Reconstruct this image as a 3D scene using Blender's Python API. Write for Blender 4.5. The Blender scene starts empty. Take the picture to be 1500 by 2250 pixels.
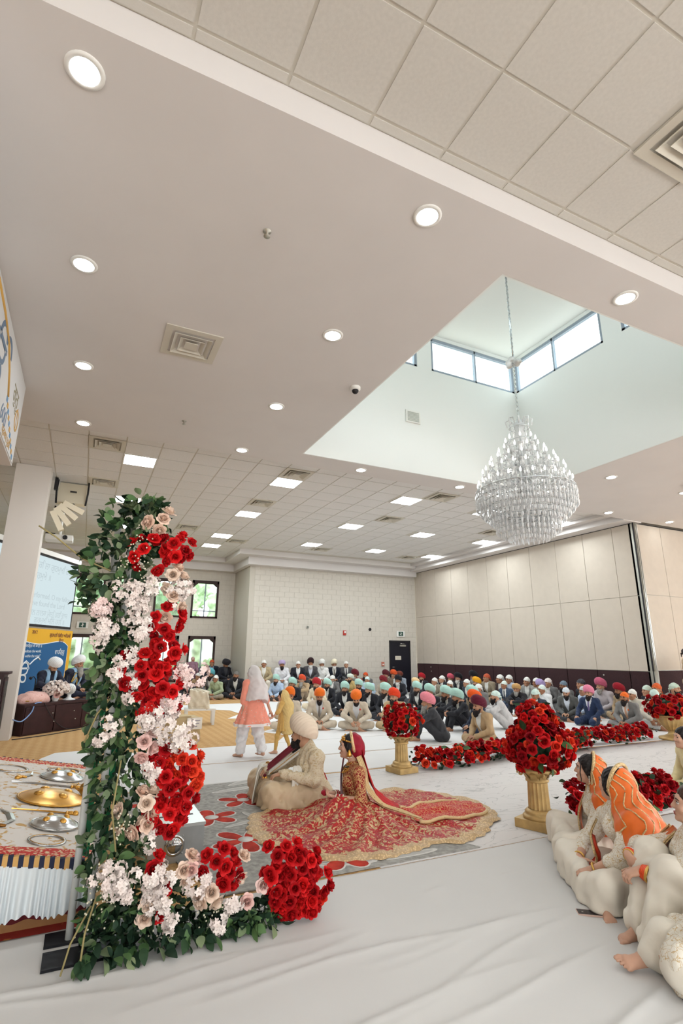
import bpy, math, random
import numpy as np
from mathutils import Vector, Matrix, Euler

# ------------------------------------------------------------------ camera, world, exposure
SC = bpy.context.scene
COL = SC.collection
R_ = math.radians
cam_d = bpy.data.cameras.new('camera')
cam = bpy.data.objects.new('camera', cam_d)
COL.objects.link(cam)
cam_d.sensor_fit = 'VERTICAL'
cam_d.sensor_height = 36.0
cam_d.sensor_width = 24.0
cam_d.lens = 36.0 * 1147.3 / 2250.0
cam_d.clip_start = 0.05
cam_d.clip_end = 300
CAM_H = 1.55
_yaw, _pit, _rol = R_(25.53), R_(15.09), R_(0.372)
_f = Vector((math.sin(_yaw)*math.cos(_pit), math.cos(_yaw)*math.cos(_pit), math.sin(_pit)))
_r = Vector((math.cos(_yaw), -math.sin(_yaw), 0))
_u = _r.cross(_f)
_r2 = _r*math.cos(_rol) + _u*math.sin(_rol)
_u2 = -_r*math.sin(_rol) + _u*math.cos(_rol)
cam.matrix_world = Matrix(((_r2.x, _u2.x, -_f.x, 0), (_r2.y, _u2.y, -_f.y, 0), (_r2.z, _u2.z, -_f.z, CAM_H), (0, 0, 0, 1)))
SC.camera = cam

WORLD = bpy.data.worlds.new('world')
SC.world = WORLD
WORLD.use_nodes = True
_bg = WORLD.node_tree.nodes['Background']
_bg.inputs['Color'].default_value = (0.94, 0.98, 1.0, 1)
_bg.inputs['Strength'].default_value = 3.3
SC.view_settings.view_transform = 'Standard'
SC.view_settings.look = 'None'
SC.view_settings.gamma = 1.0
SC.view_settings.use_curve_mapping = False
SC.view_settings.exposure = 0.98
try:
    cy = SC.cycles; cy.max_bounces = 6; cy.diffuse_bounces = 3; cy.glossy_bounces = 2; cy.transmission_bounces = 3; cy.transparent_max_bounces = 6; cy.caustics_reflective = False; cy.caustics_refractive = False; cy.use_adaptive_sampling = True; cy.adaptive_threshold = 0.04; cy.adaptive_min_samples = 12
except Exception: pass

RNG = random.Random(7)

# ------------------------------------------------------------------ materials
def lin(c):
    out = []
    for v in c[:3]:
        v = v/255.0
        out.append(v/12.92 if v <= 0.04045 else ((v+0.055)/1.055)**2.4)
    return tuple(out) + (1.0,)

_MATS = {}
def mat(name, col, rough=0.7, metal=0.0, var=0.0, vscale=6.0, bump=0.0, bscale=40.0, col2=None, spec=0.3, sheen=0.0, trans=0.0, alpha=1.0, emit=0.0):
    if name in _MATS: return _MATS[name]
    m = bpy.data.materials.new(name); m.use_nodes = True
    nt = m.node_tree; b = nt.nodes['Principled BSDF']
    c = lin(col)
    b.inputs['Base Color'].default_value = c
    b.inputs['Roughness'].default_value = rough
    b.inputs['Metallic'].default_value = metal
    b.inputs['Specular IOR Level'].default_value = spec
    b.inputs['Sheen Weight'].default_value = sheen
    b.inputs['Transmission Weight'].default_value = trans
    b.inputs['Alpha'].default_value = alpha
    if emit > 0:
        b.inputs['Emission Color'].default_value = c
        b.inputs['Emission Strength'].default_value = emit
    tc = nt.nodes.new('ShaderNodeTexCoord')
    if var > 0 or col2 is not None:
        n = nt.nodes.new('ShaderNodeTexNoise'); n.inputs['Scale'].default_value = vscale; n.inputs['Detail'].default_value = 4
        nt.links.new(tc.outputs['Object'], n.inputs['Vector'])
        r = nt.nodes.new('ShaderNodeValToRGB')
        r.color_ramp.elements[0].position = 0.35; r.color_ramp.elements[1].position = 0.65
        if col2 is not None:
            r.color_ramp.elements[0].color = c; r.color_ramp.elements[1].color = lin(col2)
        else:
            r.color_ramp.elements[0].color = tuple(max(0, v*(1-var)) for v in c[:3])+(1,)
            r.color_ramp.elements[1].color = tuple(min(1, v*(1+var)) for v in c[:3])+(1,)
        nt.links.new(n.outputs['Fac'], r.inputs['Fac']); nt.links.new(r.outputs['Color'], b.inputs['Base Color'])
    if bump > 0:
        n2 = nt.nodes.new('ShaderNodeTexNoise'); n2.inputs['Scale'].default_value = bscale; n2.inputs['Detail'].default_value = 3
        nt.links.new(tc.outputs['Object'], n2.inputs['Vector'])
        bp = nt.nodes.new('ShaderNodeBump'); bp.inputs['Strength'].default_value = bump; bp.inputs['Distance'].default_value = 0.02
        nt.links.new(n2.outputs['Fac'], bp.inputs['Height']); nt.links.new(bp.outputs['Normal'], b.inputs['Normal'])
    _MATS[name] = m
    return m

def emat(name, col, strength):
    if name in _MATS: return _MATS[name]
    m = bpy.data.materials.new(name); m.use_nodes = True
    nt = m.node_tree; nt.nodes.remove(nt.nodes['Principled BSDF'])
    e = nt.nodes.new('ShaderNodeEmission'); e.inputs['Color'].default_value = lin(col); e.inputs['Strength'].default_value = strength
    nt.links.new(e.outputs[0], nt.nodes['Material Output'].inputs['Surface'])
    if strength < 4:
        try: m.cycles.emission_sampling = 'NONE'
        except Exception: pass
    _MATS[name] = m
    return m

def glass_mat(name, tint=(235, 242, 242), mix=0.12):
    if name in _MATS: return _MATS[name]
    m = bpy.data.materials.new(name); m.use_nodes = True
    nt = m.node_tree; nt.nodes.remove(nt.nodes['Principled BSDF'])
    t = nt.nodes.new('ShaderNodeBsdfTransparent'); t.inputs['Color'].default_value = lin(tint)
    g = nt.nodes.new('ShaderNodeBsdfGlossy'); g.inputs['Roughness'].default_value = 0.05
    x = nt.nodes.new('ShaderNodeMixShader'); x.inputs['Fac'].default_value = mix
    nt.links.new(t.outputs[0], x.inputs[1]); nt.links.new(g.outputs[0], x.inputs[2])
    nt.links.new(x.outputs[0], nt.nodes['Material Output'].inputs['Surface'])
    _MATS[name] = m
    return m

def two_tone(name, ca, cb, scale=30.0, lo=0.45, hi=0.55, tex='voronoi', rough=0.6, metal=0.0, cc=None, bump=0.3, dist=1.0, stretch=(1, 1, 1), coord='Object'):
    """embroidered / patterned cloth: ca ground, cb motif (optionally a third, cc)"""
    if name in _MATS: return _MATS[name]
    m = bpy.data.materials.new(name); m.use_nodes = True
    nt = m.node_tree; b = nt.nodes['Principled BSDF']; b.inputs['Roughness'].default_value = rough; b.inputs['Metallic'].default_value = metal
    b.inputs['Specular IOR Level'].default_value = 0.3
    tc = nt.nodes.new('ShaderNodeTexCoord'); mp = nt.nodes.new('ShaderNodeMapping'); mp.inputs['Scale'].default_value = stretch
    nt.links.new(tc.outputs[coord], mp.inputs['Vector'])
    src = mp.outputs['Vector']
    if tex == 'voronoi':
        nz = nt.nodes.new('ShaderNodeTexNoise'); nz.inputs['Scale'].default_value = scale*0.6; nz.inputs['Detail'].default_value = 2
        nt.links.new(src, nz.inputs['Vector'])
        ad = nt.nodes.new('ShaderNodeMixRGB'); ad.blend_type = 'ADD'; ad.inputs['Fac'].default_value = 0.06*dist
        nt.links.new(src, ad.inputs['Color1']); nt.links.new(nz.outputs['Color'], ad.inputs['Color2'])
        v = nt.nodes.new('ShaderNodeTexVoronoi'); v.feature = 'DISTANCE_TO_EDGE'; v.inputs['Scale'].default_value = scale
        nt.links.new(ad.outputs['Color'], v.inputs['Vector']); fac = v.outputs['Distance']
    else:
        v = nt.nodes.new('ShaderNodeTexNoise'); v.inputs['Scale'].default_value = scale; v.inputs['Detail'].default_value = 3; v.inputs['Distortion'].default_value = dist
        nt.links.new(src, v.inputs['Vector']); fac = v.outputs['Fac']
    r = nt.nodes.new('ShaderNodeValToRGB')
    r.color_ramp.elements[0].position = lo; r.color_ramp.elements[0].color = lin(ca)
    r.color_ramp.elements[1].position = hi; r.color_ramp.elements[1].color = lin(cb)
    if cc is not None:
        e = r.color_ramp.elements.new(min(0.98, hi+0.12)); e.color = lin(cc)
    nt.links.new(fac, r.inputs['Fac']); nt.links.new(r.outputs['Color'], b.inputs['Base Color'])
    if bump > 0:
        bp = nt.nodes.new('ShaderNodeBump'); bp.inputs['Strength'].default_value = bump; bp.inputs['Distance'].default_value = 0.01
        nt.links.new(fac, bp.inputs['Height']); nt.links.new(bp.outputs['Normal'], b.inputs['Normal'])
    _MATS[name] = m
    return m

# ------------------------------------------------------------------ objects
def link(o, parent=None):
    COL.objects.link(o)
    if parent is not None: o.parent = parent
    return o

def tag(o, label=None, cat=None, group=None, kind=None):
    if label: o['label'] = label
    if cat: o['category'] = cat
    if group: o['group'] = group
    if kind: o['kind'] = kind
    return o

def thing(name, label, cat, loc=(0, 0, 0), rotz=0.0, group=None, scale=1.0):
    o = bpy.data.objects.new(name, None); o.empty_display_size = 0.1
    link(o); o.location = loc; o.rotation_euler = (0, 0, rotz); o.scale = (scale,)*3
    return tag(o, label, cat, group)

def me_new(name, verts, faces, smooth=False, m=None):
    me = bpy.data.meshes.new(name)
    me.from_pydata([tuple(v) for v in verts], [], [tuple(f) for f in faces])
    if smooth: me.polygons.foreach_set('use_smooth', [True]*len(me.polygons))
    if m: me.materials.append(m)
    me.update()
    return me

def obj(name, me, m=None, parent=None, loc=None, rot=None, scale=None):
    """one object on (possibly shared) mesh data; the material sits on the object"""
    o = bpy.data.objects.new(name, me)
    link(o, parent)
    if m is not None:
        if len(me.materials) == 0: me.materials.append(m)
        o.material_slots[0].link = 'OBJECT'; o.material_slots[0].material = m
    if loc is not None: o.location = loc
    if rot is not None: o.rotation_euler = rot
    if scale is not None: o.scale = scale if hasattr(scale, '__len__') else (scale,)*3
    return o

class MB:
    def __init__(s): s.v = []; s.f = []; s.sm = []
    def add(s, vs, fs, sm=False):
        n = len(s.v); s.v += [tuple(v) for v in vs]; s.f += [tuple(i+n for i in f) for f in fs]; s.sm += [sm]*len(fs); return s
    def box(s, lo, hi, bev=0.0):
        x0, y0, z0 = lo; x1, y1, z1 = hi
        return s.add([(x0,y0,z0),(x1,y0,z0),(x1,y1,z0),(x0,y1,z0),(x0,y0,z1),(x1,y0,z1),(x1,y1,z1),(x0,y1,z1)],
            [(0,3,2,1),(4,5,6,7),(0,1,5,4),(1,2,6,5),(2,3,7,6),(3,0,4,7)])
    def cbox(s, c, d): return s.box([c[i]-d[i]/2 for i in range(3)], [c[i]+d[i]/2 for i in range(3)])
    def prism(s, pts, z0, z1):
        n = len(pts)
        return s.add([(x, y, z0) for x, y in pts]+[(x, y, z1) for x, y in pts],
            [tuple(range(n-1, -1, -1)), tuple(range(n, 2*n))]+[(i, (i+1) % n, n+(i+1) % n, n+i) for i in range(n)])
    def lathe(s, prof, n=24, c=(0, 0, 0), cap=True, sm=True):
        vs = []; fs = []
        for r, z in prof:
            for i in range(n):
                a = 2*math.pi*i/n; vs.append((c[0]+r*math.cos(a), c[1]+r*math.sin(a), c[2]+z))
        for j in range(len(prof)-1):
            for i in range(n):
                fs.append((j*n+i, j*n+(i+1) % n, (j+1)*n+(i+1) % n, (j+1)*n+i))
        if cap:
            fs.append(tuple(range(n-1, -1, -1))); fs.append(tuple((len(prof)-1)*n+i for i in range(n)))
        return s.add(vs, fs, sm)
    def tube(s, pts, r, n=8, sm=True, cap=True):
        pts = [Vector(p) for p in pts]; rr = r if hasattr(r, '__len__') else [r]*len(pts)
        vs = []; fs = []
        ref = Vector((0, 0, 1))
        d0 = (pts[1]-pts[0]).normalized()
        if abs(d0.dot(ref)) > 0.9: ref = Vector((1, 0, 0))
        for k, p in enumerate(pts):
            d = (pts[min(k+1, len(pts)-1)]-pts[max(k-1, 0)]).normalized()
            a = d.cross(ref)
            if a.length < 1e-4: a = d.cross(Vector((0, 1, 0)))
            a.normalize(); b = d.cross(a)
            for i in range(n):
                t = 2*math.pi*i/n; vs.append(p+a*math.cos(t)*rr[k]+b*math.sin(t)*rr[k])
        for j in range(len(pts)-1):
            for i in range(n):
                fs.append((j*n+i, (j+1)*n+i, (j+1)*n+(i+1) % n, j*n+(i+1) % n))
        if cap:
            fs.append(tuple(range(n))); fs.append(tuple((len(pts)-1)*n+i for i in range(n-1, -1, -1)))
        return s.add(vs, fs, sm)
    def ball(s, c, r, nu=12, nv=8):
        rx, ry, rz = r if hasattr(r, '__len__') else (r, r, r)
        vs = [(c[0], c[1], c[2]-rz)]; fs = []
        for j in range(1, nv):
            p = math.pi*j/nv-math.pi/2
            for i in range(nu):
                a = 2*math.pi*i/nu; vs.append((c[0]+rx*math.cos(p)*math.cos(a), c[1]+ry*math.cos(p)*math.sin(a), c[2]+rz*math.sin(p)))
        vs.append((c[0], c[1], c[2]+rz)); T = len(vs)-1
        for i in range(nu):
            fs.append((0, 1+(i+1) % nu, 1+i)); fs.append((T, T-nu+i, T-nu+(i+1) % nu))
        for j in range(nv-2):
            for i in range(nu):
                a = 1+j*nu+i; b = 1+j*nu+(i+1) % nu; fs.append((a, b, b+nu, a+nu))
        return s.add(vs, fs, True)
    def quad(s, a, b, c, d): return s.add([a, b, c, d], [(0, 1, 2, 3)])
    def mesh(s, name):
        me = bpy.data.meshes.new(name); me.from_pydata(s.v, [], s.f)
        me.polygons.foreach_set('use_smooth', s.sm); me.update(); return me
    def build(s, name, m, parent=None, **k): return obj(name, s.mesh(name), m, parent, **k)

def grid_surface(fn, nu, nv, closed_u=False):
    vs = []; fs = []
    for j in range(nv+1):
        for i in range(nu+(0 if closed_u else 1)):
            vs.append(fn(i/nu, j/nv))
    w = nu if closed_u else nu+1
    for j in range(nv):
        for i in range(nu):
            a = j*w+i; b = j*w+(i+1) % w; fs.append((a, b, b+w, a+w))
    return vs, fs

def copy_tree(o, parent=None):
    c = o.copy(); COL.objects.link(c); c.parent = parent
    for ch in list(o.children): copy_tree(ch, c)
    return c

# ------------------------------------------------------------------ signed-distance modelling (numpy surface nets)
class SDF:
    def __init__(s, lo, hi, h):
        s.h = h; s.lo = np.array(lo, np.float32)
        n = [int(math.ceil((hi[i]-lo[i])/h))+1 for i in range(3)]
        s.ax = [np.float32(lo[i])+np.arange(n[i], dtype=np.float32)*np.float32(h) for i in range(3)]
        s.F = np.full(n, 1.0, np.float32)
    def _sub(s, lo, hi):
        sl = []
        for i in range(3):
            a = int(np.searchsorted(s.ax[i], lo[i])); b = int(np.searchsorted(s.ax[i], hi[i]))
            sl.append(slice(max(a-1, 0), min(b+1, len(s.ax[i]))))
        return tuple(sl)
    def _pts(s, sl):
        return s.ax[0][sl[0]][:, None, None], s.ax[1][sl[1]][None, :, None], s.ax[2][sl[2]][None, None, :]
    def _mix(s, sl, d, k, op):
        a = s.F[sl]
        if op == 'u':
            if k > 0:
                h = np.maximum(k-np.abs(a-d), 0)/k; s.F[sl] = np.minimum(a, d)-h*h*(k*0.25)
            else: s.F[sl] = np.minimum(a, d)
        else:
            d = -d
            if k > 0:
                h = np.maximum(k-np.abs(a-d), 0)/k; s.F[sl] = np.maximum(a, d)+h*h*(k*0.25)
            else: s.F[sl] = np.maximum(a, d)
    def cap(s, a, b, ra, rb=None, k=0.02, op='u', grow=0.0):
        rb = ra if rb is None else rb; ra += grow; rb += grow
        a = np.array(a, np.float32); b = np.array(b, np.float32); m = max(ra, rb)+k+2*s.h
        sl = s._sub(np.minimum(a, b)-m, np.maximum(a, b)+m)
        if any(q.stop <= q.start for q in sl): return s
        x, y, z = s._pts(sl); v = b-a; L = float(v@v)+1e-9
        t = np.clip(((x-a[0])*v[0]+(y-a[1])*v[1]+(z-a[2])*v[2])/L, 0, 1)
        d = np.sqrt((x-a[0]-t*v[0])**2+(y-a[1]-t*v[1])**2+(z-a[2]-t*v[2])**2)-(ra+(rb-ra)*t)
        s._mix(sl, d, k, op); return s
    def ell(s, c, r, rot=None, k=0.02, op='u', grow=0.0):
        c = np.array(c, np.float32); r = np.array(r, np.float32)+grow; m = float(r.max())+k+2*s.h
        sl = s._sub(c-m, c+m)
        if any(q.stop <= q.start for q in sl): return s
        x, y, z = s._pts(sl); x = x-c[0]; y = y-c[1]; z = z-c[2]
        if rot is not None:
            A = np.array(rot, np.float32)      # columns = local axes
            x, y, z = (A[0,0]*x+A[1,0]*y+A[2,0]*z, A[0,1]*x+A[1,1]*y+A[2,1]*z, A[0,2]*x+A[1,2]*y+A[2,2]*z)
        k0 = np.sqrt((x/r[0])**2+(y/r[1])**2+(z/r[2])**2); k1 = np.sqrt((x/r[0]**2)**2+(y/r[1]**2)**2+(z/r[2]**2)**2)+1e-6
        s._mix(sl, k0*(k0-1)/k1, k, op); return s
    def half(s, p, n, k=0.0):
        """keep the side n points away from (cut away where (x-p).n > 0)"""
        n = np.array(n, float); n /= np.linalg.norm(n); x, y, z = s._pts((slice(None),)*3)
        d = (x-p[0])*n[0]+(y-p[1])*n[1]+(z-p[2])*n[2]
        s._mix((slice(None),)*3, -d, k, 's'); return s
    def fn(s, f):
        x, y, z = s._pts((slice(None),)*3); s.F = f(x, y, z, s.F).astype(np.float32); return s
    def wrinkle(s, amp, wl, seed=0, stretch=(1, 1, 1)):
        r = random.Random(seed); x, y, z = s._pts((slice(None),)*3); w = 0
        for i in range(4):
            d = Vector((r.gauss(0, 1)*stretch[0], r.gauss(0, 1)*stretch[1], r.gauss(0, 1)*stretch[2])).normalized(); f = 6.283/(wl*r.uniform(0.6, 1.6))
            w = w+np.sin((x*d[0]+y*d[1]+z*d[2])*f+r.uniform(0, 6)+1.5*np.sin((x*d[1]-y*d[2]+z*d[0])*f*0.4))
        s.F = (s.F+amp*0.5*w).astype(np.float32); return s
    def data(s):
        F = s.F; h = s.h
        for ax in range(3):      # close at the border
            sl = [slice(None)]*3
            for e in (0, -1):
                sl[ax] = e; F[tuple(sl)] = np.maximum(F[tuple(sl)], 0.001)
        ins = F < 0; nx, ny, nz = F.shape
        cnt = np.zeros((nx-1, ny-1, nz-1), np.int8)
        for i in (0, 1):
            for j in (0, 1):
                for k in (0, 1): cnt += ins[i:nx-1+i, j:ny-1+j, k:nz-1+k]
        ac = (cnt > 0) & (cnt < 8); I = np.argwhere(ac)
        if len(I) == 0: return np.zeros((0, 3)), np.zeros((0, 4), int)
        idx = np.full(ac.shape, -1, np.int64); idx[ac] = np.arange(len(I))
        P = np.zeros((len(I), 3)); N = np.zeros(len(I)); C = {}
        for i in (0, 1):
            for j in (0, 1):
                for k in (0, 1): C[i, j, k] = F[I[:, 0]+i, I[:, 1]+j, I[:, 2]+k]
        for a in C:
            for ax in range(3):
                if a[ax] == 1: continue
                b = list(a); b[ax] = 1; b = tuple(b)
                fa, fb = C[a], C[b]; cr = (fa < 0) != (fb < 0)
                t = np.where(cr, fa/np.where(cr, fa-fb, 1), 0)
                p = np.tile(np.array(a, float), (len(I), 1)); p[:, ax] = t
                P += np.where(cr[:, None], p, 0); N += cr
        V = (I+P/N[:, None])*h+s.lo
        Q = []
        for ax in range(3):
            o = [1 if i != ax else 0 for i in range(3)]
            u, v = [(1, 2), (2, 0), (0, 1)][ax]
            A = ins[tuple(slice(0, -1) if i == ax else slice(None) for i in range(3))]
            B = ins[tuple(slice(1, None) if i == ax else slice(None) for i in range(3))]
            E = np.argwhere(A != B)
            if len(E) == 0: continue
            E = E[(E[:, u] > 0) & (E[:, v] > 0) & (E[:, u] < F.shape[u]-1) & (E[:, v] < F.shape[v]-1)]
            def at(du, dv):
                c = E.copy(); c[:, u] -= du; c[:, v] -= dv; return idx[c[:, 0], c[:, 1], c[:, 2]]
            q = np.stack([at(1, 1), at(0, 1), at(0, 0), at(1, 0)], 1)
            fl = ~A[E[:, 0], E[:, 1], E[:, 2]]
            q[fl] = q[fl][:, ::-1]; Q.append(q)
        return V, np.concatenate(Q)

def np_mesh(name, parts):
    """parts: list of (verts, quads) joined in one mesh, smooth shaded"""
    vs = []; fs = []; n = 0
    for V, Q in parts:
        if len(V) == 0: continue
        vs.append(V); fs.append(Q+n); n += len(V)
    V = np.concatenate(vs); Q = np.concatenate(fs)
    me = bpy.data.meshes.new(name)
    me.vertices.add(len(V)); me.vertices.foreach_set('co', V.astype(np.float32).ravel())
    me.loops.add(len(Q)*4); me.loops.foreach_set('vertex_index', Q.astype(np.int32).ravel())
    me.polygons.add(len(Q)); me.polygons.foreach_set('loop_start', np.arange(len(Q), dtype=np.int32)*4)
    me.polygons.foreach_set('use_smooth', np.ones(len(Q), bool))
    me.update(calc_edges=True); me.validate()
    return me
# ------------------------------------------------------------------ the room
ZT, ZD = 5.17, 4.95
M_ceil = mat('ceiling_paint', (218, 212, 208), 0.9, var=0.015, vscale=1.5)
M_tile = mat('ceiling_tile', (224, 221, 218), 0.95, var=0.03, vscale=40, bump=0.05, bscale=150)
M_tile_shaded = mat('near_ceiling_tile_shaded', (206, 201, 193), 0.95, var=0.03, vscale=40, bump=0.05, bscale=150)  # same tile with the dimmer light of the near ceiling put into its colour
M_grid = mat('ceiling_grid', (205, 199, 188), 0.8)
M_well = mat('skylight_paint', (236, 236, 232), 0.9)
M_block = mat('painted_block', (208, 200, 188), 0.85, var=0.02, vscale=9, bump=0.12, bscale=90)
M_joint = mat('block_joint', (196, 188, 175), 0.9)
M_panel = mat('partition_fabric', (206, 194, 179), 0.9, var=0.02, vscale=5, bump=0.08, bscale=220)
M_wain = mat('partition_dark_fabric', (62, 40, 42), 0.85, var=0.10, vscale=30, bump=0.15, bscale=200)
M_alu = mat('aluminium_trim', (186, 184, 174), 0.35, 0.7)
M_dark = mat('dark_metal', (40, 38, 40), 0.5)
M_brown = mat('window_frame_brown', (58, 40, 36), 0.55)
M_white = mat('white_paint', (235, 232, 226), 0.6)
M_offw = mat('cream_plastic', (226, 216, 198), 0.5)
M_grey = mat('clerestory_frame', (150, 160, 172), 0.5)
M_glass = glass_mat('window_glass')
E_panel = emat('lamp_panel', (240, 250, 255), 23.0)
E_fill = emat('fill_panel_near', (240, 250, 255), 9.0)  # glow of the added fill panels
E_down = emat('lamp_down', (246, 251, 255), 20.0)

def struct(name, mb, m, label=None, cat=None, parent=None):
    o = mb.build(name, m, parent)
    if parent is None: tag(o, label, cat, None, 'structure')
    return o

# floor: woven tan carpet with a small lattice
def floor_mat():
    m = bpy.data.materials.new('tan_carpet'); m.use_nodes = True; nt = m.node_tree; b = nt.nodes['Principled BSDF']
    b.inputs['Roughness'].default_value = 0.95; b.inputs['Specular IOR Level'].default_value = 0.1
    tc = nt.nodes.new('ShaderNodeTexCoord'); mp = nt.nodes.new('ShaderNodeMapping'); mp.inputs['Rotation'].default_value = (0, 0, R_(45)); mp.inputs['Scale'].default_value = (9, 9, 9)
    nt.links.new(tc.outputs['Object'], mp.inputs['Vector'])
    ck = nt.nodes.new('ShaderNodeTexChecker'); ck.inputs['Scale'].default_value = 1.0
    ck.inputs['Color1'].default_value = lin((198, 160, 112)); ck.inputs['Color2'].default_value = lin((188, 148, 100))
    nt.links.new(mp.outputs['Vector'], ck.inputs['Vector'])
    n = nt.nodes.new('ShaderNodeTexNoise'); n.inputs['Scale'].default_value = 60; nt.links.new(tc.outputs['Object'], n.inputs['Vector'])
    mx = nt.nodes.new('ShaderNodeMixRGB'); mx.blend_type = 'OVERLAY'; mx.inputs['Fac'].default_value = 0.25
    nt.links.new(ck.outputs['Color'], mx.inputs['Color1']); nt.links.new(n.outputs['Fac'], mx.inputs['Color2'])
    nt.links.new(mx.outputs['Color'], b.inputs['Base Color'])
    return m
struct('floor', MB().box((-8, -6, -0.12), (18, 21.6, 0)), floor_mat(), 'tan woven carpet floor of the hall', 'floor')

# ---- ceilings
near = struct('ceiling', MB().box((-8, -6, ZT+0.012), (18, 2.52, ZT+0.2)), M_grid, 'raised tiled ceiling nearest the viewer', 'ceiling')
far = struct('ceiling', MB().box((-8, 8.7, ZT+0.012), (18, 21.6, ZT+0.2)), M_grid, 'far tiled ceiling with square light panels', 'ceiling')
dry = MB()
for lo, hi in (((-8, 2.52), (18, 3.06)), ((-8, 8.12), (18, 8.7)), ((-8, 3.06), (3.10, 8.12)), ((8.31, 3.06), (18, 8.12))):
    dry.box((lo[0], lo[1], ZD), (hi[0], hi[1], ZT+0.2))
struct('ceiling', dry, M_ceil, 'smooth plaster ceiling around the skylight well', 'ceiling')

TILE = 0.61
tile_me = MB().box((-0.293, -0.293, 0), (0.293, 0.293, 0.012)).mesh('ceiling_tile')
LIGHTS = [(x, y) for y in (10.44, 13.48, 16.52) for x in (0.58, 3.62, 6.75, 9.29, 11.75)]+[(3.66, 18.3)]
FILL_NEAR = [(x, y) for y in (0.25, -2.2, -4.6) for x in (-2.6, 0.6, 3.7, 6.8, 9.9, 13.0)]  # unseen panels added to brighten the floor near the viewer
VENTS = [(-0.03, 9.78), (-0.01, 12.22), (3.62, 9.79), (3.62, 12.23), (2.44, 15.76), (7.36, 9.8), (7.34, 12.2), (11.0, 12.19), (4.28, 17.12), (7.4, 17.13), (11.1, 17.08)]
NEAR_VENT = (3.575, 1.53)
def taken(x, y, L, e=0.40):
    return any(abs(x-a) < e and abs(y-b) < e for a, b in L)
# near tiles: lines at x = 0.17 + n*0.61, y = 2.43 - n*0.61
n_t = 0; rest = MB()
for j in range(0, 14):
    for i in range(-13, 28):
        cx, cy = 0.17+TILE*(i+0.5), 2.43-TILE*(j+0.5)
        if not (-7.9 < cx < 17.9) or taken(cx, cy, [NEAR_VENT], 0.3): continue
        if -0.8 < cx < 7.5 and cy > -0.1 and n_t < 60:
            obj('ceiling_tile', tile_me, M_tile_shaded, near, (cx, cy, ZT+0.005)); n_t += 1
        elif not taken(cx, cy, FILL_NEAR, 0.36):
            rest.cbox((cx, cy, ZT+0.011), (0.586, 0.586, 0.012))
for i in range(-13, 28):
    cx = 0.17+TILE*(i+0.5)
    if -7.9 < cx < 17.9: obj('edge_tile', tile_me, M_tile_shaded, near, (cx, 2.475, ZT+0.005), None, (1, 0.11, 1)) if -1 < cx < 8 else None
o = rest.build('ceiling_tiles', M_tile_shaded, near); o['kind'] = 'stuff'
# far tiles: rows line up with the lamp panels
rest = MB(); n_t = 0
gx0, gy0 = 0.58-TILE/2, 10.44-TILE/2
for j in range(-2, 18):
    for i in range(-14, 28):
        cx, cy = gx0+TILE*(i+0.5), gy0+TILE*(j+0.5)
        if not (8.75+0.28 < cy < 21.2) or not (-7.7 < cx < 17.7): continue
        if cx > 12.3 or (cy > 18.2 and cx > 5.2) or taken(cx, cy, LIGHTS+VENTS, 0.31): continue
        if -1.6 < cx < 12.3 and n_t < 295:
            obj('ceiling_tile', tile_me, M_tile, far, (cx, cy, ZT+0.005)); n_t += 1
        else: rest.cbox((cx, cy, ZT+0.011), (0.586, 0.586, 0.012))
o = rest.build('ceiling_tiles', M_tile, far); o['kind'] = 'stuff'

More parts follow.
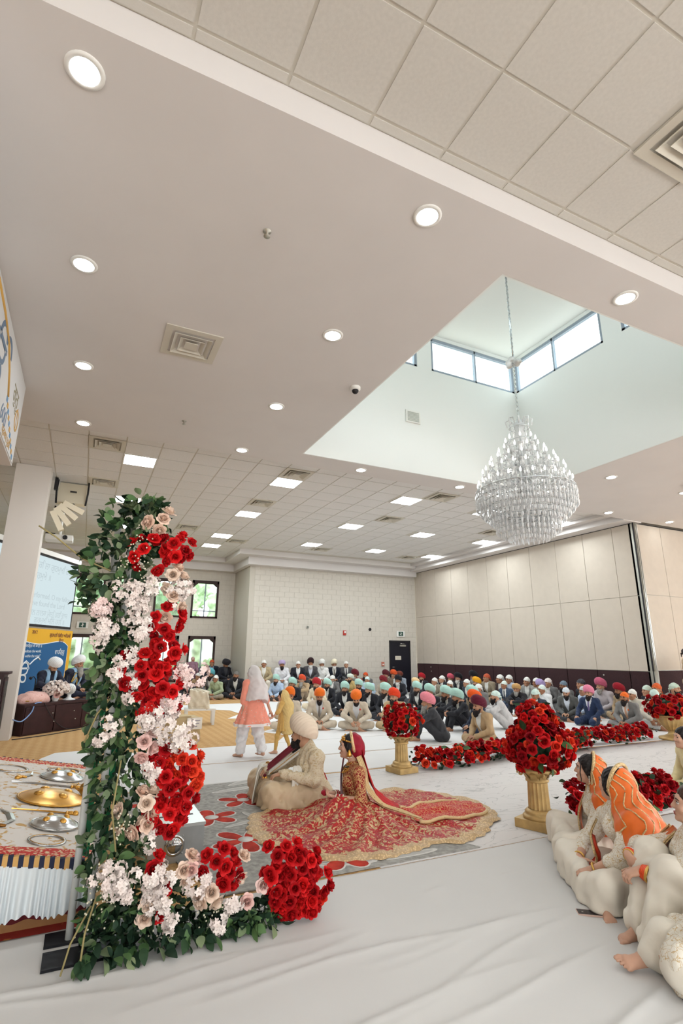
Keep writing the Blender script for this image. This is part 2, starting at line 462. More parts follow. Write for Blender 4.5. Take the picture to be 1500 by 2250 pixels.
# ---- skylight well with clerestory windows
X0, X1, Y0, Y1, ZS, ZH, ZC = 3.12, 8.29, 3.08, 8.1, 7.32, 8.12, 8.2
w = 0.12
WT = MB()
for ax in range(4):
    a, b = ((X0, X1), (Y0, Y1))[ax in (1, 3)]
    cuts = [(a+0.02, a+2.33), (a+2.68, b-0.02)] if ax in (0, 1) else [(a+0.02, b-2.68), (b-2.33, b-0.02)]
    def seg(u0, u1, z0, z1):
        if ax == 0: WT.box((u0, Y1, z0), (u1, Y1+w, z1))
        elif ax == 1: WT.box((X1, u0, z0), (X1+w, u1, z1))
        elif ax == 2: WT.box((u0, Y0-w, z0), (u1, Y0, z1))
        else: WT.box((X0-w, u0, z0), (X0, u1, z1))
    if ax == 0: cuts = [(X0+0.02, X1-2.69), (X1-2.33, X1-0.02)]
    if ax == 1: cuts = [(Y0+0.02, Y1-2.70), (Y1-2.31, Y1-0.02)]
    seg(a-(w if ax in (0, 2) else 0), b+(w if ax in (0, 2) else 0), ZD+0.003, ZS); seg(a-(w if ax in (0, 2) else 0), b+(w if ax in (0, 2) else 0), ZH, ZC)
    prev = a-(w if ax in (0, 2) else 0)
    for c0, c1 in cuts+[(b+(w if ax in (0, 2) else 0), None)]:
        if c0-prev > 0.001: seg(prev, c0, ZS, ZH)
        prev = c1
    for c0, c1 in cuts:
        fr = MB(); t = 0.06
        def fb(u0, u1, z0, z1, dep=(0.02, 0.09)):
            d0, d1 = dep
            if ax == 0: fr.box((u0, Y1+d0, z0), (u1, Y1+d1, z1))
            elif ax == 1: fr.box((X1+d0, u0, z0), (X1+d1, u1, z1))
            elif ax == 2: fr.box((u0, Y0-d1, z0), (u1, Y0-d0, z1))
            else: fr.box((X0-d1, u0, z0), (X0-d0, u1, z1))
        fb(c0, c1, ZS, ZS+t); fb(c0, c1, ZH-t, ZH); fb(c0, c0+t, ZS, ZH); fb(c1-t, c1, ZS, ZH)
        mid = (c0+c1)/2+0.05
        fb(mid-0.02, mid+0.02, ZS, ZH)
        fo = fr.build('window_'+str(10+ax*2+cuts.index((c0, c1))), M_grey); tag(fo, 'blue-grey clerestory window high in the skylight well, side %s' % ('far', 'right', 'near', 'left')[ax], 'window', None, 'structure')
        for g0, g1 in ((c0+t, mid-0.02), (mid+0.02, c1-t)):
            fr = MB(); fb(g0, g1, ZS+t, ZH-t, (0.05, 0.056)); obj('pane', fr.mesh('pane'), M_glass, fo)
struct('wall_skylight', WT, M_well, 'white walls of the tall skylight well', 'wall')
struct('ceiling', MB().box((X0-w, Y0-w, ZC), (X1+w, Y1+w, ZC+0.1)), M_well, 'white top of the skylight well', 'ceiling')
gv = thing('wall_grille', 'small white air grille on the far skylight wall', 'vent', (5.44, 8.1, 6.14))
MB().box((-0.17, -0.03, -0.13), (0.17, -0.001, 0.13)).build('frame', M_white, gv)
for k in range(7):
    MB().box((-0.135, -0.038, -0.1+k*0.03), (0.135, -0.031, -0.084+k*0.03)).build('slat', M_alu, gv)

# ---- walls
YB, YW, XR, XP, YP = 19.23, 21.43, 5.57, 12.74, 8.81
def block_wall(name, label, origin, du, length, z1, openings=(), big=True, limit=300):
    """du: unit direction along the wall; blocks stand 6 mm proud of the joint face; normal is left of du turned to the room"""
    ox, oy = origin; nx, ny = du[1], -du[0]
    base = MB(); cellsz = []
    us = sorted(set([0, length]+[o[0] for o in openings]+[o[1] for o in openings])); zs = sorted(set([0, z1]+[o[2] for o in openings]+[o[3] for o in openings]))
    def pt(u, d, z): return (ox+du[0]*u+nx*d, oy+du[1]*u+ny*d, z)
    def bx(mb, u0, u1, z0, z1_, d0, d1):
        p = [pt(u0, d0, z0), pt(u1, d0, z0), pt(u1, d1, z0), pt(u0, d1, z0), pt(u0, d0, z1_), pt(u1, d0, z1_), pt(u1, d1, z1_), pt(u0, d1, z1_)]
        mb.add(p, [(0,3,2,1),(4,5,6,7),(0,1,5,4),(1,2,6,5),(2,3,7,6),(3,0,4,7)])
    for i in range(len(us)-1):
        for j in range(len(zs)-1):
            um, zm = (us[i]+us[i+1])/2, (zs[j]+zs[j+1])/2
            if any(o[0] < um < o[1] and o[2] < zm < o[3] for o in openings): continue
            bx(base, us[i], us[i+1], zs[j], zs[j+1], -0.2, 0)
    wall = struct(name, base, M_joint, label, 'wall')
    cells = []
    for r in range(int(z1/0.2)+1):
        u = -0.2 if r % 2 else 0.0
        while u < length:
            a, b, c, d = max(u+0.005, 0), min(u+0.395, length), r*0.2+0.005, min(r*0.2+0.195, z1)
            u += 0.4
            if b-a < 0.05 or d-c < 0.05: continue
            parts = [(a, b, c, d)]
            for o in openings:
                nxt = []
                for (a1, b1, c1, d1) in parts:
                    if b1 <= o[0] or a1 >= o[1] or d1 <= o[2] or c1 >= o[3]: nxt.append((a1, b1, c1, d1)); continue
                    if a1 < o[0]: nxt.append((a1, o[0], c1, d1))
                    if b1 > o[1]: nxt.append((o[1], b1, c1, d1))
                    if c1 < o[2]: nxt.append((max(a1, o[0]), min(b1, o[1]), c1, o[2]))
                    if d1 > o[3]: nxt.append((max(a1, o[0]), min(b1, o[1]), o[3], d1))
                parts = nxt
            cells += [p for p in parts if p[1]-p[0] > 0.02 and p[3]-p[2] > 0.02]
    cells.sort(key=lambda p: -(p[2] > 1.0))
    rest = MB(); n = 0
    for p in cells:
        if p[2] > 1.0 and n < limit:
            mb = MB(); bx(mb, p[0], p[1], p[2], p[3], 0.0, 0.006); mb.build('block', M_block, wall); n += 1
        else: bx(rest, p[0], p[1], p[2], p[3], 0.0, 0.006)
    if rest.v:
        o = rest.build('blocks', M_block, wall); o['kind'] = 'stuff'
    return wall
DX0, DX1, DZ = 11.40, 12.43, 2.06
block_wall('wall_back', 'cream painted block wall behind the bench of elders', (XR, YB), (1, 0), XP-XR, 4.75, [(DX0-XR, DX1-XR, 0, DZ)], limit=295)
WX = [(3.66, 4.72), (2.25, 3.31), (0.84, 1.90), (-0.57, 0.49), (-1.98, -0.92), (-3.4, -2.34), (-4.8, -3.75)]
wins = []
ops = []
X_L = -8.0
for a, b in WX:
    ops.append((a-X_L, b-X_L, 2.84, 4.33)); ops.append((a-X_L, b-X_L, 0.45, 2.15))
block_wall('wall_window', 'cream block wall with brown framed windows at the far left', (X_L, YW), (1, 0), XR-X_L, 4.75, ops, limit=290)
block_wall('wall_return', 'cream block return wall beside the windows', (XR, YB), (0, 1), YW-YB, 4.75, limit=120)
# the return face looks to -x: turn its blocks outward
def window(n, a, b, z0, z1, label, lower):
    fr = MB(); y0, y1 = YW-0.03, YW+0.06; t = 0.075
    fr.box((a, y0, z0), (b, y1, z0+t)).box((a, y0, z1-t*1.6), (b, y1, z1)).box((a, y0, z0), (a+t, y1, z1)).box((b-t, y0, z0), (b, y1, z1))
    # scalloped corners under the head
    for cx, sx in ((a+t, 1), (b-t, -1)):
        fr.prism([(0, 0)], 0, 0) if False else None
        pts = [(cx, z1-t*1.6), (cx+sx*0.16, z1-t*1.6), (cx+sx*0.10, z1-t*1.6-0.05), (cx+sx*0.03, z1-t*1.6-0.11), (cx, z1-t*1.6-0.12)]
        n0 = len(pts); vs = [(x, y0+0.01, z) for x, z in pts]+[(x, y1-0.01, z) for x, z in pts]
        fr.add(vs, [tuple(range(n0)), tuple(range(2*n0-1, n0-1, -1))]+[(i, n0+i, n0+(i+1) % n0, (i+1) % n0) for i in range(n0)])
    o = fr.build('window_%d' % n, M_brown); tag(o, label, 'window', None, 'structure')
    mb = MB(); xm = (a+b)/2
    mb.box((xm-0.02, YW+0.0, z0+t), (xm+0.02, YW+0.03, z1-t*1.6))
    zb = z0+(0.5 if lower else 0.28)
    mb.box((a+t, YW+0.0, zb-0.018), (b-t, YW+0.03, zb+0.018))
    mb.build('glazing_bar', M_grey, o)
    for x0, x1 in ((a+t, xm-0.02), (xm+0.02, b-t)):
        for q0, q1 in ((z0+t, zb-0.018), (zb+0.018, z1-t*1.6)):
            MB().box((x0, YW+0.012, q0), (x1, YW+0.017, q1)).build('pane', M_glass, o)
    if lower:
        MB().box((a+t, YW+0.02, z0+t), (b-t, YW+0.04, zb-0.018)).build('lower_panel', mat('window_lower_panel', (86, 98, 110), 0.4), o)
pos = ['nearest the return wall', 'second from the return wall', 'third from the return wall', 'fourth from the return wall', 'behind the projector screen', 'far left', 'leftmost']
for i, (a, b) in enumerate(WX):
    window(2*i+1, a, b, 2.84, 4.33, 'upper brown framed window '+pos[i], False)
    window(2*i+2, a, b, 0.45, 2.15, 'lower brown framed window '+pos[i], True)
struct('wall_left', MB().box((-8.2, -6, 0), (-8, 21.6, 5.4)), M_block, 'cream wall at the far left side', 'wall')
rear = MB()
rear.box((-8, -6.2, 0), (18, -6, 0.7)).box((-8, -6.2, 3.6), (18, -6, 5.4))
for k in range(7): rear.box((-8+k*4.2, -6.2, 0.7), (-8+k*4.2+0.8, -6, 3.6))
struct('wall_rear', rear, M_block, 'cream wall with wide windows behind the viewer', 'wall')
struct('wall_right', MB().box((18, -6, 0), (18.2, 8.9, 0.7)).box((18, -6, 3.6), (18.2, 8.9, 5.4)).box((18, -6, .7), (18.2, -4.5, 3.6)).box((18, -0.6, .7), (18.2, 0.6, 3.6)).box((18, 6.5, .7), (18.2, 8.9, 3.6)), M_block, 'cream wall at the far right side', 'wall')
struct('wall_outer', MB().box((XP+0.25, YP+0.25, 0), (XP+0.35, 21.6, 5.2)).box((XP+0.2, YP+0.25, 0), (18.2, YP+0.35, 5.2)), M_block, 'plain wall behind the folding partition', 'wall')
# soffits and crown mouldings
sof = MB()
sof.box((12.27, 8.7, 4.93), (12.98, YB, ZT+0.02)).box((12.0, 8.7, 5.08), (12.98, YB, ZT+0.02))
struct('trim_1', sof, M_ceil, 'dropped soffit above the folding partition', 'trim')
cr = MB()
for d, z0, z1 in ((0.38, 4.72, 5.0), (0.85, 5.0, ZT+0.02)):
    cr.box((XR-d, YB-d, z0), (12.6, YB-0.007, z1)).box((XR-d, YB-0.007, z0), (XR-0.007, YW-d, z1)).box((X_L, YW-d, z0), (XR-0.007, YW-0.007, z1))
struct('trim_2', cr, M_ceil, 'stepped crown moulding along the block walls', 'trim')

# folding partition
seams = [19.22, 18.72, 17.73, 16.66, 15.63, 14.57, 13.54, 12.50, 11.43, 10.41, 9.44, 8.87]
pw = struct('wall_partition', MB().box((XP+0.03, YP, 0), (XP+0.12, YB, 4.93)), M_alu, 'long folding partition with beige panels above a dark band', 'wall')
for a, b in zip(seams[1:], seams[:-1]):
    for nm, z0, z1, m in (('lower_panel', 0.02, 1.14, M_wain), ('middle_panel', 1.15, 3.015, M_panel), ('upper_panel', 3.025, 4.915, M_panel)):
        MB().box((XP, a+0.012 if m is M_wain else a+0.006, z0), (XP+0.04, b-0.012 if m is M_wain else b-0.006, z1)).build(nm, m, pw)
MB().box((XP-0.01, YP, 4.915), (XP+0.1, YB, 4.935)).build('track', M_dark, pw)
for y in (10.20, 18.2):
    for z in (0.86, 1.02):
        MB().lathe([(0.022, 0), (0.022, 0.006), (0.012, 0.008), (0.012, 0.003)], 14).build('lock', M_alu, pw, loc=(XP, y+(0.02 if z > .9 else 0), z), rot=(0, -math.pi/2, 0))
pr = struct('wall_partition_side', MB().box((XP, YP+0.03, 0), (18, YP+0.12, 4.93)), M_alu, 'shorter folding partition turning right from the corner post', 'wall')
xs = [12.86, 13.86, 14.9, 15.93, 16.96, 17.98]
for a, b in zip(xs[:-1], xs[1:]):
    for nm, z0, z1, m in (('lower_panel', 0.02, 1.17, M_wain), ('middle_panel', 1.18, 3.04, M_panel), ('upper_panel', 3.05, 4.915, M_panel)):
        MB().box((a+0.006, YP, z0), (b-0.006, YP+0.04, z1)).build(nm, m, pr)
MB().box((XP, YP-0.01, 4.915), (18, YP+0.1, 4.935)).build('track', M_dark, pr)
po = thing('corner_post', 'aluminium corner post where the two partitions meet', 'post', (XP, YP, 0))
for k, (x, y) in enumerate(((-0.02, 0.0), (-0.02, -0.035), (0.03, -0.06), (0.075, -0.06))):
    MB().box((x-0.012, y-0.012, 0), (x+0.014, y+0.014, 4.93)).build('rail', M_alu if k != 1 else M_dark, po)
MB().box((-0.03, -0.07, 0), (0.11, 0.02, 1.16)).build('lower_guard', M_alu, po)
MB().box((-0.01, -0.05, 0), (0.1, 0.06, 4.93)).build('core', M_alu, po)

# door in the back wall
door = MB().box((DX0+0.05, YB-0.01, 0), (DX1-0.05, YB+0.05, DZ-0.05)).build('door_1', mat('door_paint', (28, 27, 36), 0.4, var=0.05))
tag(door, 'near-black steel door with a paper notice in the back wall', 'door', None, 'structure')
MB().box((DX0, YB-0.02, 0), (DX0+0.05, YB+0.1, DZ)).box((DX1-0.05, YB-0.02, 0), (DX1, YB+0.1, DZ)).box((DX0, YB-0.02, DZ-0.05), (DX1, YB+0.1, DZ)).build('frame', M_dark, door)
MB().box((DX0+0.5, YB-0.06, DZ-0.24), (DX0+0.78, YB-0.01, DZ-0.18)).build('door_closer', M_alu, door)
MB().tube([(DX0+0.75, YB-0.05, DZ-0.14), (DX0+0.5, YB-0.09, DZ-0.13)], 0.012, 6).build('closer_arm', M_alu, door)
MB().box((DX0+0.28, YB-0.016, 1.28), (DX0+0.56, YB-0.011, 1.44)).build('notice', M_offw, door)
MB().tube([(DX0+0.12, YB-0.05, 1.0), (DX0+0.24, YB-0.05, 1.0)], 0.012, 8).build('handle', M_alu, door)

def txt(s, name, m, parent, loc, rot, size, ext=0.002, align='CENTER'):
    cu = bpy.data.curves.new(name, 'FONT'); cu.body = s; cu.size = size; cu.extrude = ext; cu.align_x = align; cu.align_y = 'CENTER'
    t = bpy.data.objects.new(name, cu); COL.objects.link(t)
    bpy.context.view_layer.update()
    dg = bpy.context.evaluated_depsgraph_get()
    me = bpy.data.meshes.new_from_object(t.evaluated_get(dg)); me.name = name
    bpy.data.objects.remove(t); bpy.data.curves.remove(cu)
    o = obj(name, me, m, parent); o.location = loc; o.rotation_euler = rot
    return o
M_ink = mat('print_ink', (60, 58, 60), 0.8)
for k, s in enumerate(('NOTICE', 'KEEP CLEAR')):
    if k == 0: txt('= = = = =\n= = = =', 'lettering', M_ink, door, (DX0+0.42, YB-0.018, 1.36), (math.pi/2, 0, 0), 0.045, 0.0008)

def exit_sign(loc, label):
    t = thing('exit_sign', label, 'sign', loc)
    MB().box((-0.19, -0.05, -0.12), (0.19, -0.002, 0.12)).build('case', M_white, t)
    MB().box((-0.11, -0.056, -0.085), (0.11, -0.05, 0.085)).build('symbol_panel', mat('exit_green', (46, 78, 66), 0.5), t)
    g = MB().lathe([(0.018, 0), (0.018, 0.004)], 12, (0, 0, 0)); 
    rm = MB(); rm.box((-0.015, -0.060, -0.02), (0.02, -0.056, 0.035)); rm.box((-0.05, -0.060, -0.03), (-0.01, -0.056, -0.012)); rm.box((-0.005, -0.06, -0.075), (0.012, -0.056, -0.02)); rm.box((0.02, -0.06, 0.0), (0.05, -0.056, 0.014)); rm.box((-0.01, -0.06, 0.045), (0.018, -0.056, 0.072))
    rm.build('running_figure', M_white, t)
exit_sign((11.95, YB-0.006, 2.33), 'white exit sign above the dark back door')
exit_sign((-0.10, YW-0.006, 2.46), 'white exit sign above the far left doorway')
al = thing('fire_alarm', 'red fire alarm strobe high on the back wall', 'alarm', (9.34, YB-0.006, 2.32))
MB().box((-0.06, -0.05, -0.09), (0.06, 0, 0.09)).build('body', mat('alarm_red', (190, 60, 50), 0.5), al); MB().box((-0.03, -0.08, -0.01), (0.03, -0.05, 0.07)).build('strobe', M_white, al)
pl = thing('pull_station', 'small red pull station beside the dark door', 'alarm', (11.08, YB-0.006, 1.12))
MB().box((-0.06, -0.05, -0.08), (0.06, 0, 0.08)).build('body', mat('alarm_pale', (196, 120, 100), 0.5), pl); MB().box((-0.04, -0.06, -0.03), (0.04, -0.05, 0.0)).build('lever', M_white, pl)
for (x, z, m, l, nm) in ((7.75, 2.5, M_alu, 'round grey sounder on the back wall', 'wall_sounder'), (10.5, 2.48, M_dark, 'small dark sensor on the back wall', 'wall_sensor')):
    t = thing(nm, l, 'sensor', (x, YB-0.006, z)); MB().lathe([(0.06, 0), (0.06, 0.03), (0.03, 0.05), (0.028, 0.03)], 16).build('body', m, t, rot=(math.pi/2, 0, 0)); MB().lathe([(0.015, 0.03), (0.014, 0.055)], 10).build('lens', M_dark, t, rot=(math.pi/2, 0, 0))

# left bulkhead (carries the hanging banner) and the white column
struct('trim_3', MB().box((-2.4, 2.53, 3.84), (-1.10, 7.55, ZD)), M_ceil, 'white bulkhead at the left carrying the long banner', 'trim')
col_ = struct('column', MB().box((-1.62, 11.65, 0), (-1.0, 12.1, ZT)), mat('column_paint', (222, 214, 206), 0.8), 'square white column left of the flower pillar', 'column')

# exterior
struct('ground', MB().box((-40, 22.5, -0.5), (40, 70, -0.3)), mat('lawn', (120, 150, 90), 0.9, var=0.2, vscale=1.0), 'green lawn outside the windows', 'ground')

# ---- ceiling fittings
light_me = MB().add([(-.28, -.28, 0), (.28, -.28, 0), (.28, .28, 0), (-.28, .28, 0)], [(3, 2, 1, 0)]).mesh('lamp_lens')
lframe = MB().box((-0.305, -0.305, -0.004), (-0.28, 0.305, 0.014)).box((0.28, -0.305, -0.004), (0.305, 0.305, 0.014)).box((-0.28, -0.305, -0.004), (0.28, -0.28, 0.014)).box((-0.28, 0.28, -0.004), (0.28, 0.305, 0.014)).mesh('lamp_frame')
ROWN = {10.44: 'nearest', 13.48: 'second', 16.52: 'third', 18.3: 'last'}
COLN = {0.58: 'leftmost column', 3.62: 'second column from the left', 6.75: 'middle column', 9.29: 'fourth column from the left', 11.75: 'rightmost column', 3.66: 'lone panel by the window recess'}
def lay_light(x, y, label, g, em=None):
    t = thing('ceiling_light', label, 'ceiling light', (x, y, ZT-0.004), 0, g)
    obj('lens', light_me, em or E_panel, t); obj('frame', lframe, M_white, t)
for x, y in LIGHTS:
    lay_light(x, y, 'square lit ceiling panel, %s row of far ceiling, %s' % (ROWN[y], COLN[x]), 'lit panels of the far ceiling')
for x, y in FILL_NEAR:
    lay_light(x, y, 'square fill light panel added behind the viewer, out of view', 'added fill panels of the near ceiling', E_fill)

def diffuser_parts():
    parts = []
    mb = MB(); mb.box((-0.305, -0.305, 0), (-0.23, 0.305, 0.02)).box((0.23, -0.305, 0), (0.305, 0.305, 0.02)).box((-0.23, -0.305, 0), (0.23, -0.23, 0.02)).box((-0.23, 0.23, 0), (0.23, 0.305, 0.02))
    parts.append(('frame', mb.mesh('vent_frame'), 0))
    for k, (r0, r1) in enumerate(((0.205, 0.150), (0.135, 0.085), (0.07, 0.0))):
        vs = []; fs = []
        for r, z in ((r0, -0.02+0.0), (r1, 0.02), (r1, 0.026), (r0, -0.014)):
            vs += [(-r, -r, z), (r, -r, z), (r, r, z), (-r, r, z)]
        for j in range(4):
            for i in range(4):
                a = j*4+i; b = j*4+(i+1) % 4; c = ((j+1) % 4)*4+(i+1) % 4; d = ((j+1) % 4)*4+i; fs.append((a, b, c, d))
        if r1 == 0: 
            vs = [(-r0, -r0, -0.02), (r0, -r0, -0.02), (r0, r0, -0.02), (-r0, r0, -0.02), (-r0, -r0, -0.012), (r0, -r0, -0.012), (r0, r0, -0.012), (-r0, r0, -0.012)]
            fs = [(0,3,2,1),(4,5,6,7),(0,1,5,4),(1,2,6,5),(2,3,7,6),(3,0,4,7)]
        parts.append(('ring', me_new('vent_ring', vs, fs), 0))
    parts.append(('throat', MB().box((-0.23, -0.23, 0.03), (0.23, 0.23, 0.05)).mesh('vent_throat'), 1))
    return parts
_dp = diffuser_parts()
M_vent = mat('vent_enamel', (205, 198, 184), 0.5); M_throat = mat('vent_throat', (70, 66, 62), 0.9)
def vent(x, y, z, label, g):
    t = thing('air_vent', label, 'vent', (x, y, z), 0, g)
    for nm, me, d in _dp: obj(nm, me, M_throat if d else M_vent, t)
VN = ['beside the white column', 'above the hanging loudspeaker', 'left of the skylight, far ceiling', 'second behind the left skylight corner', 'above the window recess', 'behind the chandelier, nearest row', 'middle of the far ceiling', 'near the partition soffit', 'by the far crown moulding, left', 'by the far crown moulding, middle', 'by the far crown moulding, right']
for (x, y), l in zip(VENTS, VN): vent(x, y, ZT-0.012, 'square louvred air vent '+l, 'air vents of the far ceiling')
vent(0.71, 5.51, ZD-0.012, 'square louvred air vent in the smooth plaster ceiling', None)
vent(NEAR_VENT[0], NEAR_VENT[1], ZT-0.012, 'large square air vent at the right edge of near ceiling', None)

dl_ring = MB().lathe([(0.115, 0.0), (0.115, -0.008), (0.085, -0.012), (0.085, 0.0)], 28, cap=False).mesh('trim_ring')
dl_lens = MB().add([(.086*math.cos(k*math.pi/12), .086*math.sin(k*math.pi/12), -.011) for k in range(24)], [tuple(range(23, -1, -1))]).mesh('lamp_disc')
DL = [(x, y) for x in (-0.4, 2.09) for y in (2.81, 4.63, 6.56, 8.42)]+[(4.42, 2.79), (6.8, 2.79), (4.42, 8.40), (6.77, 8.40), (9.05, 2.79), (9.05, 4.63), (9.05, 6.55), (9.05, 8.42), (11.35, 2.8), (11.35, 4.63), (11.35, 6.55), (11.35, 8.42), (13.6, 8.35), (13.6, 6.55), (13.6, 4.63), (15.8, 8.35), (-2.9, 4.63), (-2.9, 6.56), (-4.6, 8.42)]
CX = {-0.4: 'leftmost visible row', 2.09: 'row left of the skylight', 4.42: 'skylight edge', 6.8: 'skylight near edge', 6.77: 'skylight far edge', 9.05: 'row right of the skylight', 11.35: 'second row right of the skylight', 13.6: 'row by the side partition', 15.8: 'far right', -2.9: 'above the left platform', -4.6: 'far left'}
CY = {2.81: 'nearest', 2.79: 'nearest', 2.8: 'nearest', 4.63: 'second', 6.56: 'third', 6.55: 'third', 8.42: 'last', 8.40: 'last', 8.35: 'last'}
for x, y in DL:
    t = thing('downlight', 'round recessed downlight, %s, %s one' % (CX[x], CY[y]), 'downlight', (x, y, ZD), 0, 'recessed downlights in the plaster ceiling')
    obj('trim_ring', dl_ring, M_white, t); obj('lamp', dl_lens, E_down, t)
for x, y, l in ((0.98, 3.53, 'nearer'), (0.99, 7.66, 'farther')):
    t = thing('sprinkler', 'small ceiling sprinkler in plaster ceiling, %s one' % l, 'sprinkler', (x, y, ZD))
    MB().lathe([(0.035, 0), (0.035, -0.004), (0.012, -0.008), (0.010, -0.04), (0.0, -0.04)], 14, cap=False).build('body', M_alu, t)
    MB().lathe([(0.0, -0.05), (0.028, -0.05), (0.028, -0.053), (0.0, -0.053)], 14, cap=False).build('deflector', M_alu, t)
for x, y, z, l in ((2.85, 5.57, ZD, 'beside the skylight opening'), (10.9, 6.2, ZD, 'at the right of the chandelier')):
    t = thing('dome_camera', 'dark dome security camera '+l, 'camera', (x, y, z))
    MB().lathe([(0.07, 0), (0.07, -0.03), (0.05, -0.045), (0.0, -0.045)], 20, cap=False).build('base', M_white, t)
    MB().ball((0, 0, -0.05), (0.045, 0.045, 0.045), 16, 10).build('dome', M_dark, t)
# ------------------------------------------------------------------ floor sheets
def sheet_mat(name, col, vein=False):
    m = mat(name, col, 0.9 if not vein else 0.45, var=0.012, vscale=2.0, spec=0.2)
    if vein:
        nt = m.node_tree; b = nt.nodes['Principled BSDF']; tc = nt.nodes.new('ShaderNodeTexCoord')
        mp = nt.nodes.new('ShaderNodeMapping'); mp.inputs['Scale'].default_value = (1.1, 2.2, 1); mp.inputs['Rotation'].default_value = (0, 0, 0.5); nt.links.new(tc.outputs['Object'], mp.inputs['Vector'])
        n = nt.nodes.new('ShaderNodeTexNoise'); n.inputs['Scale'].default_value = 1.6; n.inputs['Detail'].default_value = 7; n.inputs['Distortion'].default_value = 1.2
        nt.links.new(mp.outputs['Vector'], n.inputs['Vector'])
        r = nt.nodes.new('ShaderNodeValToRGB'); r.color_ramp.elements[0].position = 0.487; r.color_ramp.elements[0].color = lin(col); r.color_ramp.elements[1].position = 0.513; r.color_ramp.elements[1].color = lin(col)
        e = r.color_ramp.elements.new(0.5); e.color = lin(tuple(int(c*0.84) for c in col))
        nt.links.new(n.outputs['Fac'], r.inputs['Fac']); nt.links.new(r.outputs['Color'], b.inputs['Base Color'])
    return m
M_sheet = sheet_mat('white_sheet', (212, 209, 206))
M_sheet2 = sheet_mat('white_sheet_warm', (226, 224, 222))
M_vinyl = sheet_mat('marble_vinyl', (222, 217, 214), True)

def sheet(name, label, pts_or_rect, m, z=0.004, folds=None, res=0.05, cat='floor sheet'):
    """cloth laid on the floor: a rectangle with pressed folds (list of (x,y,angle,length,height,width))"""
    x0, y0, x1, y1 = pts_or_rect
    nx, ny = max(2, int((x1-x0)/res)), max(2, int((y1-y0)/res))
    X = np.linspace(x0, x1, nx+1); Y = np.linspace(y0, y1, ny+1); XX, YY = np.meshgrid(X, Y)
    Z = np.full_like(XX, z)
    for fx, fy, a, L, h, w in folds or []:
        c, s = math.cos(a), math.sin(a); u = (XX-fx)*c+(YY-fy)*s; v = -(XX-fx)*s+(YY-fy)*c+0.04*np.sin(u*3.1+fx*7)
        Z += h*np.exp(-np.abs(v)/w*np.where(v > 0, 2.2, .8))*np.clip(1-np.abs(u)/L, 0, 1)**0.5
    vs = np.stack([XX.ravel(), YY.ravel(), Z.ravel()], 1)
    I = np.arange((nx+1)*(ny+1)).reshape(ny+1, nx+1)
    fs = np.stack([I[:-1, :-1].ravel(), I[:-1, 1:].ravel(), I[1:, 1:].ravel(), I[1:, :-1].ravel()], 1)
    edge = list(I[0, :])+list(I[1:, -1])+list(I[-1, -2::-1])+list(I[-2:0:-1, 0])
    n = len(vs); bot = vs[edge].copy(); bot[:, 2] = 0.0005
    vs = np.concatenate([vs, bot]); k = len(edge)
    side = np.array([[edge[(i+1) % k], edge[i], n+i, n+(i+1) % k] for i in range(k)])
    me = np_mesh(name, [(vs, np.concatenate([fs, side]))])
    o = obj(name, me, m); return tag(o, label, cat, 'sheets spread over the carpet')
rf = random.Random(11)
folds = []
for k in range(46):
    folds.append((rf.uniform(-0.5, 6), rf.uniform(1.2, 3.8), rf.gauss(0.06, 0.12), rf.uniform(0.15, 1.3), rf.uniform(0.004, 0.011), rf.uniform(0.016, 0.035)))
folds += [(2.2, 1.95, 0.10, 2.6, 0.018, 0.03), (2.4, 1.80, 0.09, 2.8, 0.016, 0.024), (2.0, 1.55, 0.08, 2.2, 0.018, 0.03), (1.2, 2.45, 0.02, 1.2, 0.013, 0.03), (1.6, 2.9, 0.0, 1.0, 0.012, 0.028), (2.3, 2.35, 0.05, 1.0, 0.013, 0.026)]
sheet('floor_sheet', 'large creased white sheet covering the foreground floor', (-1.6, 0.8, 7.2, 3.86), M_sheet, 0.006, folds, 0.02)
sheet('floor_sheet', 'white sheet continuing under and behind the viewer', (-1.6, -3.0, 9.0, 0.78), M_sheet, 0.006, None, 0.5)
sheet('floor_sheet', 'white marble-veined vinyl sheet under the gold pedestals', (2.2, 3.88, 12.6, 6.90), M_vinyl, 0.003, None, 0.5)
sheet('floor_sheet', 'narrow white sheet strip in front of the walking girl', (0.45, 6.96, 12.6, 8.13), M_sheet2, 0.004, [(rf.uniform(.6, 6), rf.uniform(7, 8.1), rf.gauss(0, .05), rf.uniform(.4, 1.5), .004, .015) for _ in range(14)], 0.05)
sheet('floor_sheet', 'white sheet strip under the walking girl and small child', (0.45, 8.17, 12.6, 9.50), M_sheet2, 0.004, [(rf.uniform(.6, 6), rf.uniform(8.2, 9.4), rf.gauss(0, .05), rf.uniform(.4, 1.5), .004, .015) for _ in range(14)], 0.05)
jag = [(3.3, 9.52), (3.75, 10.3), (3.45, 10.9), (4.0, 11.4), (3.4, 12.2), (3.5, 12.6), (4.05, 13.0), (3.35, 13.3), (3.9, 14.2), (3.85, 15.1), (3.2, 15.7), (1.0, 15.9), (1.0, 17.1), (4.9, 17.0), (5.6, 17.9), (5.6, 19.1), (12.6, 19.1), (12.6, 9.52)]
o = MB().prism(jag, 0.0005, 0.004).build('floor_sheet', M_sheet2); tag(o, 'wide white sheet under the seated crowd with a ragged left edge', 'floor sheet', 'sheets spread over the carpet')
o = MB().prism([(-0.42, 8.9), (0.4, 8.4), (0.44, 9.9), (0.1, 10.0), (-0.2, 9.95), (-0.38, 9.5)], 0.0005, 0.005).build('floor_sheet', M_sheet2); tag(o, 'rounded white sheet end left of the flower pillar', 'floor sheet', 'sheets spread over the carpet')
MB().box((-0.6, 3.87, 0.0005), (0.42, 4.02, 0.003)).build('red_runner', two_tone('red_gold_runner', (150, 44, 34), (196, 140, 70), 14, .3, .5, rough=.9))
